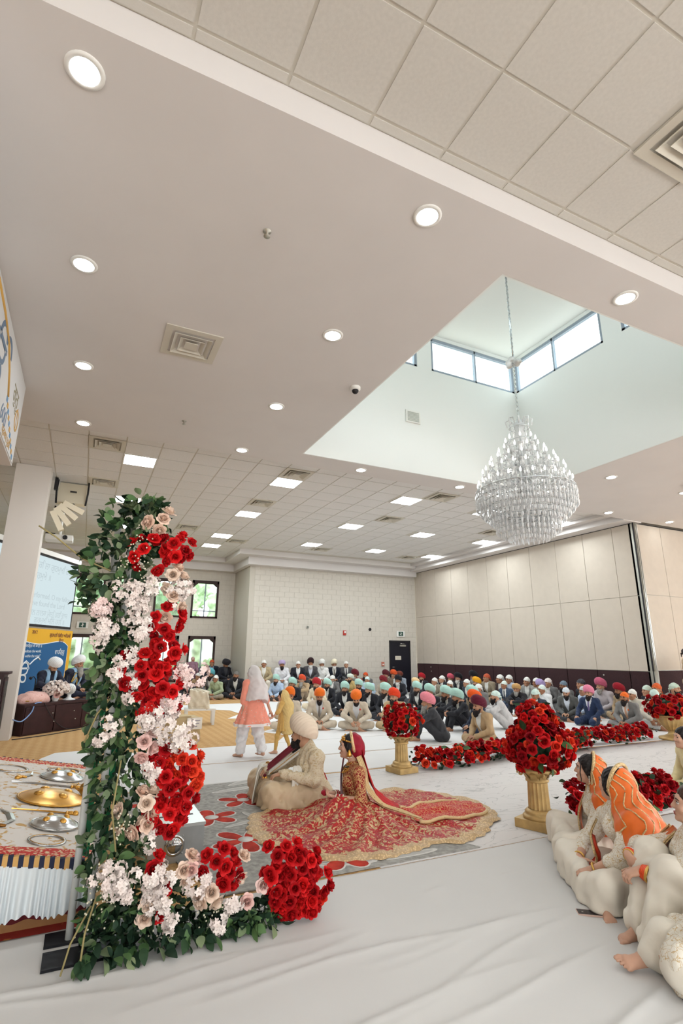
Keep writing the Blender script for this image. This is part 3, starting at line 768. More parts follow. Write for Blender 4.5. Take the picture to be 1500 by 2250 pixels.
tag(bpy.data.objects['red_runner'], 'narrow red and gold patterned runner before the display platform', 'runner')

# grey floral carpet under the couple
cp = thing('floral_carpet', 'grey carpet with red flowers under the couple', 'carpet', (0, 0, 0))
MB().prism([(0.6, 6.88), (0.6, 5.6), (1.0, 3.9), (3.15, 3.9), (2.95, 4.4), (2.5, 6.0), (2.2, 6.93)], 0.004, 0.012).build('pile', mat('grey_pile', (160, 157, 151), 0.95, var=0.22, vscale=22, bump=0.3, bscale=120), cp)
M_red = mat('carpet_red', (178, 52, 38), 0.95, var=0.3, vscale=9); M_pale = mat('carpet_pale', (212, 208, 202), 0.95); M_shade = mat('carpet_shade', (184, 181, 176), 0.95)
def petal(parent, c, a, L, W, m, z, z0=.012):
    pts = []
    for t in np.linspace(0, 2*math.pi, 16, endpoint=False):
        u = (1-math.cos(t))/2; v = math.sin(t)*W*(0.45+0.55*u)
        pts.append((c[0]+math.cos(a)*(u*L)-math.sin(a)*v, c[1]+math.sin(a)*(u*L)+math.cos(a)*v))
    return MB().prism(pts, z0, z).build('petal' if m is M_red else 'motif_leaf', m, parent)
for c, ang, L in (((1.31, 5.59), 0.4, 0.26), ((1.75, 6.07), 0.1, 0.27), ((1.44, 4.86), 0.9, 0.30), ((2.0, 4.15), 0.2, .24), ((0.85, 6.3), 0.6, .25)):
    for k in range(5):
        a = ang+k*2*math.pi/5; petal(cp, c, a, L*1.06, .105, M_pale, .0135); petal(cp, c, a, L, .085, M_red, .016)
    MB().lathe([(0.065, 0.012), (0.065, 0.018), (0.0, 0.019)], 20, (c[0], c[1], 0), cap=False).build('flower_centre', M_pale, cp)
for c, a, L, W in (((1.5, 6.5), 0.2, .5, .08), ((1.15, 6.25), 2.6, .4, .07), ((1.62, 5.65), -1.2, .55, .06), ((1.35, 5.25), 0.3, .4, .05), ((1.75, 6.75), 0.5, .4, .09), ((1.5, 4.5), -.4, .5, .08), ((1.75, 4.1), -.2, .5, .07), ((1.05, 5.9), 1.6, .35, .06), ((2.3, 3.98), .05, .5, .05), ((1.1, 5.0), 2.4, .4, .06)):
    petal(cp, c, a, L, W, M_pale, .0140); petal(cp, (c[0]+.03*math.cos(a), c[1]+.03*math.sin(a)), a, L*.85, W*.6, M_shade, .0150)
o = MB().prism([(1.55, 4.35), (2.3, 4.0), (2.42, 4.12), (1.72, 4.6)], .019, .022).build('folded_cloth', M_sheet); tag(o, 'thin white cloth sticking out under the red skirt hem', 'cloth')

# ------------------------------------------------------------------ display platform with weapons (left)
def pz(x): return 0.36-0.18*x
pf = thing('display_platform', 'low platform draped with white cloth and laid with weapons', 'platform', (0, 0, 0))
def slab(x0, x1, y0, y1, a, b): 
    return MB().add([(x0, y0, pz(x0)+a), (x1, y0, pz(x1)+a), (x1, y1, pz(x1)+a), (x0, y1, pz(x0)+a), (x0, y0, pz(x0)+b), (x1, y0, pz(x1)+b), (x1, y1, pz(x1)+b), (x0, y1, pz(x0)+b)], [(0,3,2,1),(4,5,6,7),(0,1,5,4),(1,2,6,5),(2,3,7,6),(3,0,4,7)])
slab(-1.7, 0.235, 3.93, 6.9, -0.06, 0.0).build('table_top', mat('platform_wood', (110, 70, 50), 0.7), pf)
slab(-1.7, 0.24, 4.0, 6.82, 0.0, 0.006).build('brocade_cloth', two_tone('white_gold_brocade', (228, 220, 212), (204, 164, 104), 15, 0.57, 0.63, 'noise', 0.75, cc=None, bump=0.1, dist=.8), pf)
M_border = two_tone('red_gold_border', (196, 52, 44), (224, 196, 160), 30, .10, .22, rough=.8)
slab(-1.7, 0.24, 3.92, 4.06, 0.001, 0.010).build('front_border', M_border, pf)
slab(-1.7, 0.24, 6.70, 6.86, 0.001, 0.010).build('rear_border', M_border, pf)
M_nb = mat('piping_navy', (40, 44, 66), .8); M_gb = mat('piping_gold', (206, 160, 96), .8)
me_p = MB().box((-0.0135, -0.02, -0.045), (0.0135, 0.012, 0.012)).mesh('piping_band')
for yy in (3.905, 6.88):
    for k in range(70):
        x = 0.23-k*0.027; obj('piping_band', me_p, M_nb if k % 2 else M_gb, pf, (x, yy, pz(x)-0.002))
# pleated skirt
vs, fs = grid_surface(lambda u, v: (0.24-u*1.9, 3.885+0.017*math.sin(u*300+2.6*math.sin(u*47))*(0.3+v)-0.05*v, (pz(0.24-u*1.9)-0.04)*(1-v)+(0.10+0.015*math.sin(u*41))*v), 420, 10)
MB().add(vs, fs, True).build('pleated_skirt', mat('skirt_white', (216, 220, 222), 0.8, spec=.2), pf)
vs, fs = grid_surface(lambda u, v: (0.23-u*1.9, 3.935+0.02*math.sin(u*80), 0.13*(1-v)+0.055*v), 200, 3)
MB().add(vs, fs, True).build('maroon_skirt', mat('skirt_maroon', (92, 26, 32), 0.85), pf)
MB().box((-1.7, 3.96, 0.0), (0.22, 4.06, 0.085)).build('base_board', mat('base_board', (150, 104, 62), .6, var=.15, vscale=5), pf)
MB().box((-1.68, 4.05, 0.06), (0.2, 6.85, 0.12)).build('under_frame', mat('platform_wood', (110, 70, 50), 0.7), pf)
M_gold = mat('polished_gold', (212, 160, 78), 0.28, 0.9, var=.12, vscale=14); M_steel = mat('polished_steel', (190, 190, 188), 0.2, 0.95); M_bronze = mat('bronze', (150, 104, 52), .4, .8)
def shield(x, y, r, m, label, boss=M_gold, h=.26):
    t = thing('shield', label, 'shield', (x, y, pz(x)+0.012)); t.rotation_euler = (0, R_(10.2), 0)
    prof = [(r, 0.0), (r*1.0, 0.012), (r*.93, h*r*.35), (r*.75, h*r*.9), (r*.5, h*r*1.3), (r*.25, h*r*1.55), (0.001, h*r*1.6)]
    MB().lathe(prof, 40, cap=False).build('dome', m, t)
    MB().lathe([(r*1.01, 0.002), (r*1.03, 0.009), (r*.99, 0.016), (r*.97, 0.012)], 40, cap=False).build('rim', m, t)
    for k in range(4):
        a = k*math.pi/2+.6; MB().lathe([(r*.15, -.004), (r*.13, .006), (r*.08, .012), (0.001, .015)], 18, cap=False).build('boss', boss, t, loc=(r*.5*math.cos(a), r*.5*math.sin(a), h*r*1.3), rot=(math.sin(a)*-.12, math.cos(a)*.12, 0))
    return t
shield(-0.08, 5.27, .255, M_gold, 'large gold shield in the middle of the platform', M_gold, .16)
shield(-0.03, 4.55, .155, M_steel, 'polished steel shield with gold bosses, nearer the viewer', M_gold, .22)
shield(-0.03, 6.12, .19, M_steel, 'polished steel shield with gold bosses at the back', M_gold, .2)
shield(-0.95, 5.2, .25, M_steel, 'steel shield at the hidden left side of platform', M_gold, .2)
for x, y, r, l in ((-0.06, 4.21, .115, 'nearest the front border'), (-0.50, 6.32, .17, 'at the back left'), (-0.02, 6.45, .16, 'behind the rear shield')):
    t = thing('throwing_ring', 'flat steel throwing ring '+l, 'ring', (x, y, pz(x)+.010)); t.rotation_euler = (0, R_(10.2), 0)
    MB().lathe([(r, 0), (r, .004), (r*.86, .006), (r*.86, 0)], 40, cap=False).build('blade', M_steel, t)
    MB().lathe([(r*.88, .004), (r*.88, .0075), (r*.86, .0075), (r*.86, .004)], 40, cap=False).build('inner_edge', M_gold, t)
def blade(name, label, pts, w, hilt, m=M_steel, mh=M_gold, cat='sword'):
    t = thing(name, label, cat, (pts[0][0], pts[0][1], pz(pts[0][0])+.012))
    P = [Vector((x-pts[0][0], y-pts[0][1], pz(x)-pz(pts[0][0]))) for x, y in pts]; n = len(P); vs = []
    for i, p in enumerate(P):
        d = (P[min(i+1, n-1)]-P[max(i-1, 0)]).normalized(); s = Vector((-d.y, d.x, 0))*w*(1 if i < n-1 else .1)
        vs += [p-s, p+Vector((0, 0, .008)), p+s, p]
    fs = []
    for i in range(n-1):
        for k in range(4): fs.append((i*4+k, i*4+(k+1) % 4, (i+1)*4+(k+1) % 4, (i+1)*4+k))
    MB().add(vs, fs).build('blade', m, t)
    d = (P[0]-P[1]).normalized(); e = P[0]+d*hilt
    MB().tube([P[0], (P[0]+e)/2, e], [.014, .018, .013], 10).build('grip', mh, t)
    MB().ball(e, .024, 10, 8).build('pommel', mh, t)
    s = Vector((-d.y, d.x, 0))*.045; MB().tube([P[0]-s, P[0]+Vector((0, 0, .004)), P[0]+s], [.008, .012, .008], 8).build('guard', mh, t)
blade('sword', 'slim sword with dark grip behind the gold shield', [(0.06, 5.76), (-.1, 5.77), (-.25, 5.78), (-.42, 5.76)], .014, .09)
blade('sword', 'gold staff-like sword in front of the gold shield', [(0.04, 4.87), (-.1, 4.88), (-.33, 4.88)], .012, .06, M_gold)
blade('dagger', 'curved pale dagger at the right edge of platform', [(0.16, 4.32), (0.19, 4.5), (0.185, 4.75), (0.14, 4.98)], .018, .09, M_steel, M_bronze, 'dagger')
blade('dagger', 'broad curved blade at the left edge of platform', [(-.36, 4.45), (-.30, 4.6), (-.33, 4.75), (-.40, 4.85)], .024, .08, M_steel, M_bronze, 'dagger')
blade('dagger', 'short curved blade near the back of platform', [(-.36, 5.98), (-.30, 6.1), (-.29, 6.25)], .022, .07, M_steel, M_gold, 'dagger')
gb = thing('gold_vessel', 'small gold kettle-shaped vessel by the gold shield', 'vessel', (0.17, 5.5, pz(.17)+.008))
MB().lathe([(.03, 0), (.05, .03), (.055, .06), (.04, .09), (.025, .10), (0.001, .115)], 20, cap=False).build('body', M_gold, gb); MB().tube([(.04, 0, .05), (.09, -.02, .07), (.11, -.03, .11)], [.012, .01, .008], 8).build('spout', M_gold, gb); MB().tube([(-.05, 0, .04), (-.09, .02, .07), (-.06, .01, .1)], .007, 6).build('handle', M_gold, gb)

# ------------------------------------------------------------------ steel donation box
bx = thing('steel_box', 'brushed steel collection box with round lock behind the flowers', 'box', (0.62, 4.62, 0))
M_brush = mat('brushed_steel', (178, 180, 180), 0.38, 0.85, var=.10, vscale=5)
MB().box((0, 0, 0), (.41, .5, .24)).build('body', M_brush, bx)
MB().box((-.008, -.008, .24), (.418, .508, .262)).build('lid', mat('steel_lid', (206, 208, 206), .3, .7), bx)
MB().box((.05, .22, .262), (.36, .25, .264)).build('slot', M_dark, bx)
MB().lathe([(.075, 0), (.075, .006), (.062, .012), (.056, .008), (.05, .008), (.05, .016), (0.001, .018)], 32, cap=False).build('lock_plate', mat('chrome', (200, 200, 200), .15, 1.0), bx, loc=(.19, 0, .12), rot=(math.pi/2, 0, 0))
MB().tube([(.135, -.02, .12), (.19, -.034, .135), (.245, -.02, .12)], [.006, .014, .006], 8).build('lock_handle', mat('chrome', (200, 200, 200), .15, 1.0), bx)
for a in range(4): MB().lathe([(.007, 0), (.006, .004), (0.001, .005)], 10, cap=False).build('rivet', M_brush, bx, loc=(.19+.085*math.cos(a*math.pi/2+.8), 0, .12+.085*math.sin(a*math.pi/2+.8)), rot=(math.pi/2, 0, 0))

# ------------------------------------------------------------------ stool with wrapped bundle; covered box with card
M_plast = mat('white_plastic', (230, 230, 228), .4)
st = thing('plastic_stool', 'white plastic stool carrying a wrapped bundle', 'stool', (2.55, 12.55, 0), R_(-8))
MB().box((-.36, -.22, .30), (.30, .22, .34)).build('seat', M_plast, st)
for x in (-.32, .26):
    for y in (-.18, .18): MB().add([(x-.035, y-.03, .3), (x+.035, y-.03, .3), (x+.035, y+.03, .3), (x-.035, y+.03, .3), (x-.028, y-.024, 0), (x+.028, y-.024, 0), (x+.028, y+.024, 0), (x-.028, y+.024, 0)], [(0,1,2,3),(7,6,5,4),(4,5,1,0),(5,6,2,1),(6,7,3,2),(7,4,0,3)]).build('leg', M_plast, st)
M_bund = mat('bundle_cloth', (216, 206, 186), .9, var=.05, bump=.15, bscale=30)
bd_ = thing('wrapped_bundle', 'cream cloth-wrapped square bundle on the plastic stool', 'bundle', (2.50, 12.53, .34), R_(-12))
S = SDF((-.3, -.25, -.02), (.35, .25, .5), .012)
S.fn(lambda x, y, z, F: np.maximum(np.maximum(np.abs(x+.08*z)-(.215-.10*z), np.abs(y)-.17), np.maximum(-z, z-.36+.15*x))-.012); S.wrinkle(.008, .12, 8)
obj('wrap', np_mesh('wrap', [S.data()]), M_bund, bd_)
MB().tube([(-.15, -.1, .40), (0, -.12, .385), (.2, -.1, .335)], [.03, .034, .028], 10).build('rolled_flap', M_bund, bd_)
MB().box((-.18, -.185, .05), (.19, -.18, .055)).build('seam', mat('seam_tan', (186, 172, 146), .9), bd_)
cb = thing('covered_box', 'tan cloth-covered box with a white card', 'box', (1.85, 10.72, 0), R_(6))
S = SDF((-.4, -.3, -.02), (.4, .35, .5), .014)
S.fn(lambda x, y, z, F: np.maximum(np.maximum(np.abs(x)-(.27-.06*z), np.abs(y)-(.20-.04*z)), np.maximum(-z, z-.36))-.015+.012*np.sin(x*24+y*16+z*9)*np.clip(.4-z, 0, .4)*2); 
obj('drape', np_mesh('drape', [S.data()]), mat('tan_drape', (190, 168, 130), .9, var=.06, bump=.2, bscale=20), cb)
MB().box((.02, -.235, .17), (.30, -.228, .37)).build('card', M_white, cb)
for k, w_ in enumerate((.2, .17, .1)): MB().box((.16-w_/2, -.237, .31-k*.05), (.16+w_/2, -.235, .325-k*.05)).build('print_line', mat('card_print', (150, 146, 160), .8), cb)
MB().box((-.27, -.2, .37), (.1, .18, .40)).build('folded_top', mat('tan_drape', (190, 168, 130), .9), cb)

# ------------------------------------------------------------------ musicians' platform, screen, roll-up banner
sd = Vector((0.751, 0.660, 0)); sn = Vector((-0.660, 0.751, 0)); s0 = Vector((-1.02, 11.88, 0))
sg = thing('musicians_platform', 'dark wooden platform of the musicians left of flowers', 'platform', s0, math.atan2(sd.y, sd.x))
M_dwood = mat('dark_wood', (52, 28, 30), 0.45, var=.2, vscale=7)
MB().box((.24, 0.02, 0), (2.2, 1.5, .52)).build('carcass', M_dwood, sg); MB().box((.22, 0, .52), (2.22, 1.5, .56)).build('top_board', M_dwood, sg)
for k in range(3): MB().box((.26+k*.65, 0.0, .03), (.89+k*.65, .02, .50)).build('front_panel', M_dwood, sg)
for x in (.55, .60, 1.05, 1.10): MB().lathe([(.012, 0), (.012, .006), (0.001, .007)], 10, cap=False).build('bolt', M_alu, sg, loc=(x+.3, -.001, .36 if x in (.55, 1.05) else .20), rot=(math.pi/2, 0, 0))
def on_stage(u, v, z=.56): p = s0+sd*u+sn*v; return (p.x, p.y, z)

SCd = Vector((math.sin(R_(26.8)), math.cos(R_(26.8)), 0)); sc_far = Vector((-0.40, 17.0, 0))
scr = thing('projection_screen', 'large projection screen with faint scripture lines', 'screen', sc_far, math.atan2(SCd.y, SCd.x))
M_scr = emat('lit_screen', (206, 222, 226), 0.55)
MB().box((-4.3, -.02, 2.20), (-.02, .0, 3.92)).build('screen_surface', M_scr, scr)
for lo, hi in (((-4.34, -.03, 2.14), (.0, .02, 2.20)), ((-4.34, -.03, 3.92), (0, .02, 3.98)), ((-.03, -.03, 2.14), (.0, .02, 3.98)), ((-4.34, -.03, 2.14), (-4.30, .02, 3.98))): MB().box(lo, hi).build('border', M_dark, scr)
MB().box((-4.4, -.06, 3.98), (.06, .06, 4.10)).build('casing', M_white, scr)
M_stxt = emat('screen_text', (196, 210, 214), 0.49)
for s_, u, z, sz in (('ਤਨੁ ਮਨੁ ਧਨੁ ਹਰਿ ਲਾ ਗੁਰਮੁਖਿ ਹਰਿ', -.30, 3.68, .24), ('ਗੁਰਮੁਖੇ ॥', -1.3, 3.40, .24), ('is performed. O my fellow', -.15, 2.92, .20), ('have found the Lord', -.45, 2.72, .20), ('ਜਨ ਨਾਨਕ ਮੇਲਿ ਹਰਿ ਦਾਸ', -.25, 2.48, .2), ('ਗੁਰਮੁਖਿ ਮਿਲੇ ਹਰਿ ॥', -.35, 2.30, .2)):
    txt(s_, 'lettering', M_stxt, scr, (u, -.022, z), (math.pi/2, 0, 0), sz, .0006, 'RIGHT')
bn = thing('rollup_banner', 'blue and yellow printed banner behind the musicians', 'banner', (-0.29, 16.2, 0), math.atan2(SCd.y, SCd.x))
M_by = mat('banner_yellow', (224, 170, 48), .7); M_bb = mat('banner_blue', (38, 92, 140), .7); M_bw = mat('banner_white', (226, 230, 232), .7)
MB().box((-2.9, 0, .55), (0, .02, 2.07)).build('yellow_ground', M_by, bn)
def wave(x): return 1.74-.04*math.sin(x*3.2)+(-.10*(max(0, x+.55)/.4)**2 if x > -.55 else 0)
for m_, off, d_ in ((M_bw, .018, .002), (M_bb, 0, .004)):
    xs_ = np.linspace(-2.9, -.16+off*.7, 40); pts = [(x, wave(x)+off) for x in xs_]+[(-.16+off*.7, .55), (-2.9, .55)]
    n0 = len(pts); MB().add([(x, -d_, z) for x, z in pts]+[(x, 0.001, z) for x, z in pts], [tuple(range(n0))[::-1], tuple(range(n0, 2*n0))]+[(i, (i+1) % n0, n0+(i+1) % n0, n0+i) for i in range(n0)]).build('blue_field' if m_ is M_bb else 'white_edge', m_, bn)
M_bt = mat('banner_maroon', (110, 56, 60), .7)
for s_, u, z, sz, m_ in (('ਗੁਰਮਤਿ ਸੰਗੀਤ ਅਕੈਡਮੀ', -.10, 1.93, .12, M_bt), ('ਕੇਂਦਰ', -.42, 1.80, .12, M_bt), ('2012', -1.62, 1.98, .11, M_bt), ('ਵਾਹਿਗੁਰੂ', -.30, 1.52, .15, M_bw), ('ਸਤਿਗੁਰ ਕੀ ਬਾਣੀ ॥', -1.35, 1.66, .10, M_bw), ('"meditate the world,', -1.35, 1.54, .09, M_bw), ('is within the mind."', -1.35, 1.43, .09, M_bw), ('ੳ', -1.75, 1.0, .55, M_bw)):
    txt(s_, 'lettering', m_, bn, (u, -.006, z), (math.pi/2, 0, 0), sz, .0012, 'RIGHT')
MB().tube([(-2.1, -.004, 1.2), (-1.9, -.004, 1.32), (-1.75, -.004, 1.24), (-1.6, -.004, 1.34), (-1.45, -.004, 1.40), (-1.35, -.004, 1.34)], .018, 6).build('brush_stroke', M_bw, bn)
MB().box((-2.95, -.05, 0), (.05, .1, .06)).build('stand_foot', M_alu, bn); MB().box((-1.5, .03, .06), (-1.46, .06, 2.05)).build('stand_pole', M_alu, bn)

lc = thing('glass_cabinet', 'dark wooden cabinet with glass door at the left edge', 'cabinet', (-1.35, 10.75, 0), 0)
MB().box((-.35, 0, 0), (.22, .5, 1.16)).build('body', M_dwood, lc); MB().box((-.38, -.02, 1.16), (.28, .52, 1.20)).build('top', M_dwood, lc)
MB().box((.225, .04, .25), (.24, .46, 1.1)).build('door_frame', M_dwood, lc); MB().box((.241, .09, .32), (.245, .41, 1.04)).build('glass_pane', M_glass, lc)
MB().box((.15, -.015, .28), (.18, -.001, 1.08)).build('edge_strip', M_alu, lc)
MB().ball((.05, .1, 1.22), (.05, .03, .02), 8, 6).build('red_trinket', mat('trinket_red', (190, 40, 40), .6), lc)

cu = thing('cushion', 'pink and gold brocade cushion on the musicians platform', 'cushion', on_stage(.60, .30), math.atan2(sd.y, sd.x))
S = SDF((-.5, -.3, -.02), (.5, .3, .3), .015); S.ell((0, 0, .06), (.33, .24, .15), None, 0); S.half((0, 0, 0), (0, 0, -1)); S.wrinkle(.01, .15, 3)
obj('cover', np_mesh('cover', [S.data()]), two_tone('pink_brocade', (222, 178, 168), (196, 120, 110), 26, .2, .45, rough=.7), cu)
MB().tube([(-.32, 0, .05), (-.24, -.16, .05), (0, -.235, .05), (.24, -.16, .05), (.32, 0, .05)], .012, 6).build('piping', M_gold, cu)
fn = thing('desk_fan', 'small round white fan on the musicians platform', 'fan', on_stage(1.42, .28))
MB().lathe([(.13, 0), (.13, .01), (.06, .03), (.04, .06), (.04, .12), (0.001, .12)], 20, cap=False).build('base', M_plast, fn)
MB().ball((0, 0, .21), (.115, .10, .115), 20, 14).build('housing', M_plast, fn)
for k in range(6):
    a = -.5+k*.2; MB().tube([(a*.15-.02, -.095+abs(a)*.04, .30-.02), (a*.2, -.108+abs(a)*.03, .21), (a*.15+.02, -.095+abs(a)*.04, .13)], .004, 5).build('grille_bar', M_alu, fn)
hm = thing('harmonium', 'small wooden harmonium before the right musician', 'instrument', on_stage(1.55, .75), math.atan2(sd.y, sd.x))
MB().box((-.3, -.15, 0), (.3, .15, .2)).build('body', mat('harmonium_wood', (168, 120, 60), .5), hm); MB().box((-.28, -.16, .2), (.28, -.02, .22)).build('keyboard', M_white, hm); MB().box((-.3, .12, .2), (.3, .15, .34)).build('bellows', M_dwood, hm)
for k in range(10): MB().box((-.26+k*.054, -.10, .22), (-.24+k*.054, -.03, .232)).build('black_key', M_dark, hm)
def mic(u, v, du, h, label):
    t = thing('microphone_stand', label, 'microphone', on_stage(u, v))
    MB().lathe([(.10, 0), (.10, .01), (.012, .02), (.012, h), (0.001, h)], 14, cap=False).build('base_and_pole', M_dark, t)
    p = sd*du; MB().tube([(0, 0, h), (p.x*.5, p.y*.5, h+.06), (p.x, p.y, h+.03)], .009, 6).build('boom', M_dark, t); MB().ball((p.x, p.y, h+.03), (.03, .03, .03), 10, 8).build('capsule', M_dark, t.children[-1])
mic(.85, .62, -.12, .42, 'thin dark microphone stand before the left musician'); mic(1.52, .52, .28, .48, 'thin dark microphone stand before the right musician')
def cable(name, label, pts, r, m):
    n = 8; P = [Vector(p) for p in pts]; out = []
    for i in range(len(P)-1):
        a, b, c, d = P[max(i-1, 0)], P[i], P[i+1], P[min(i+2, len(P)-1)]
        for k in range(n):
            t = k/n; out.append(.5*((2*b)+(c-a)*t+(2*a-5*b+4*c-d)*t*t+(3*b-a-3*c+d)*t**3))
    out.append(P[-1]); o = MB().tube(out, r, 6).build(name, m); tag(o, label, 'cable'); return o
e1 = Vector(on_stage(.30, -.02, 0)); e2 = Vector(on_stage(.55, -.012, .57))
cable('cable', 'light blue cable looping in front of the dark platform', [(-.98, 11.6, .35), (-.85, 11.75, .30), (e1.x+.05, e1.y-.03, .42), (e2.x-.1, e2.y-.02, .56), (e2.x, e2.y+.05, .575)], .011, mat('cable_blue', (120, 150, 196), .5))
cable('cable', 'black cable lying along the foot of dark platform', [(-.95, 11.65, .01), (-.5, 11.95, .01), (0, 12.45, .01), (.3, 12.8, .01), (.9, 13.3, .01)], .008, M_dark)
cable('cable', 'dark cable hanging down the front of dark platform', [on_stage(.62, -.01, .57), on_stage(.72, -.035, .40), on_stage(.95, -.035, .16), on_stage(1.2, -.05, .03), on_stage(1.5, -.06, .01)], .007, M_dark)
cable('cable', 'yellow cable curling beside the right microphone', [on_stage(1.5, .4, .58), on_stage(1.7, .45, .72), on_stage(1.75, .5, .98), on_stage(1.62, .5, .90), on_stage(1.72, .5, 1.1)], .008, mat('cable_yellow', (206, 164, 60), .5))

# ------------------------------------------------------------------ hanging loudspeaker, projector
ls = thing('hanging_loudspeaker', 'cream curved loudspeaker array hanging from the ceiling', 'loudspeaker', (-0.60, 12.3, 0))
M_spk = mat('speaker_cream', (222, 210, 186), .6)
MB().add([(-.30, .1, 4.66), (.28, .1, 4.66), (.30, .28, 5.15), (-.27, .28, 5.15), (-.30, .2, 4.62), (.28, .2, 4.62), (.30, .38, 5.15), (-.27, .38, 5.15)], [(3,2,1,0),(4,5,6,7),(0,1,5,4),(1,2,6,5),(2,3,7,6),(3,0,4,7)]).build('mount_board', M_spk, ls)
MB().box((-.05, .16, 4.92), (.08, .20, 4.95)).build('slot', M_throat, ls)
for x in (-.30, .30): MB().tube([(x, .1, 5.15), (x*1.02, .06, 4.9), (x*.95, .06, 4.62)], .022, 6).build('strap', M_dark, ls)
MB().box((-.36, .0, 4.90), (-.30, .1, 5.16)).build('bracket', M_dark, ls); MB().tube([(-.28, .06, 4.55), (-.27, .06, 4.28)], .02, 6).build('strap', M_dark, ls)
for k in range(4):
    a = R_(22+k*13); c = Vector((.08-.09*k, -.02-.02*k, 4.52-.115*k))
    MB().box((-.24, -.13, -.055), (.20, .13, .055)).build('cabinet', M_spk, ls, loc=c, rot=(R_(12), a, R_(10)))
MB().tube([(.05, .05, 4.64), (.12, .03, 4.52)], .016, 6).build('hinge', M_alu, ls)
pj = thing('projector', 'white ceiling projector behind the hanging loudspeaker', 'projector', (-0.78, 13.5, 4.05))
MB().box((-.28, -.2, -.05), (.28, .2, .07)).build('body', M_white, pj); MB().tube([(0, 0, .07), (0, 0, 1.1)], .03, 8).build('pole', M_white, pj); MB().lathe([(.05, 0), (.05, .05), (.03, .05), (0.001, .03)], 14, cap=False).build('lens', M_dark, pj, loc=(.12, -.2, .01), rot=(math.pi/2, 0, 0)); MB().box((-.3, -.03, .1), (-.1, .03, .13)).build('arm', M_dark, pj)
# long printed banner on the left bulkhead
lb = thing('wall_banner', 'long white banner with gold and blue lettering at upper left', 'banner', (-1.095, 0, 0))
MB().box((-.003, 3.0, 3.86), (.004, 7.50, 4.93)).build('sheet', mat('banner_cloth', (218, 216, 214), .8), lb)
M_lg = mat('print_gold', (206, 160, 84), .7); M_lb = mat('print_blue', (110, 128, 150), .7)
MB().tube([(.005, 5.0, 4.84), (.005, 5.5, 4.80), (.005, 5.95, 4.70), (.005, 6.22, 4.52), (.005, 6.42, 4.30)], .016, 6).build('gold_arc', M_lg, lb)
for k in range(11):
    y = 6.42+k*.092; z = 4.27-k*.037; MB().box((.004, y-.04, z-.028), (.008, y+.04, z+.028)).build('border_bead', M_lg if k % 2 else mat('print_sky', (110, 150, 186), .7), lb)
txt('ੴ', 'lettering', M_lb, lb, (.006, 5.62, 4.35), (math.pi/2, 0, math.pi/2), .8, .001)
txt('600', 'lettering', M_lb, lb, (.006, 6.38, 4.05), (math.pi/2, 0, math.pi/2), .26, .001)
txt('ਗੁਰੂ', 'lettering', mat('print_olive', (150, 140, 110), .7), lb, (.006, 6.92, 4.52), (math.pi/2, 0, math.pi/2), .3, .001)
txt('ਪ੍ਰਕਾਸ਼ ਪੁਰਬ', 'lettering', M_lg, lb, (.006, 6.75, 3.93), (math.pi/2, 0, math.pi/2), .14, .001)
MB().lathe([(.14, 0), (.14, .004), (.11, .004), (.11, 0)], 24, cap=False).build('emblem_ring', M_lg, lb, loc=(.004, 7.22, 4.34), rot=(0, math.pi/2, 0)); MB().box((.004, 7.21, 4.2), (.007, 7.23, 4.5)).build('emblem_sword', M_lg, lb)

# ------------------------------------------------------------------ trees beyond the windows
def tree(x, y, r, h, m, label, seed):
    t = thing('tree', label, 'tree', (x, y, -.3), 0, 'trees beyond the windows'); rr = random.Random(seed)
    S = SDF((-r*1.3, -r*1.3, h*.25), (r*1.3, r*1.3, h*1.1), r*.06)
    for k in range(26):
        a = rr.uniform(0, 6.28); q = rr.uniform(0, r*.75); z = h*rr.uniform(.42, .92); S.ell((q*math.cos(a), q*math.sin(a), z), (r*rr.uniform(.22, .4),)*3, None, r*.08)
    S.wrinkle(r*.06, r*.2, seed)
    obj('crown', np_mesh('crown', [S.data()]), m, t); MB().tube([(0, 0, 0), (.05, 0, h*.35), (0, .05, h*.6)], [.22, .16, .08], 8).build('trunk', mat('bark', (96, 82, 70), .9), t)
Mt1 = mat('leaf_a', (140, 166, 128), .9, var=.35, vscale=3); Mt2 = mat('leaf_b', (176, 194, 156), .9, var=.35, vscale=3)
hg = thing('hedge', 'long pale green hedge outside the windows', 'hedge', (0, 25.6, -.3))
S = SDF((-9, -.9, -.02), (9.5, .9, 2.7), .11); S.fn(lambda x, y, z, F: np.maximum(np.maximum(np.abs(x)-8.7, np.abs(y)-.5), z-2.35)-.15); S.wrinkle(.16, .5, 4)
obj('foliage', np_mesh('foliage', [S.data()]), Mt2, hg); MB().box((-8.5, -.2, 0), (8.5, .2, .3)).build('stems', mat('bark', (96, 82, 70), .9), hg)
tree(0.6, 34.5, 2.2, 7.0, Mt1, 'tall green tree behind the pale one', 7); tree(-4.4, 38, 2.4, 7.4, Mt1, 'tallest tree beyond the hedge', 8); tree(5.6, 36, 2.4, 7.2, Mt2, 'tall pale tree right of the dark green one', 9)
for x, y, r, h, m, l, s_ in ((3.4, 29, 1.9, 5.2, Mt1, 'dark green tree seen through the windows nearest the return wall', 1), (8.6, 31, 2.4, 6, Mt2, 'pale green tree right of the dark green one', 2), (-1.2, 28.5, 1.8, 4.2, Mt2, 'pale green tree seen past the projection screen', 3), (-6.2, 30, 2.4, 6, Mt1, 'dark green tree at the far left windows', 4)):
    tree(x, y, r, h, m, l, s_)
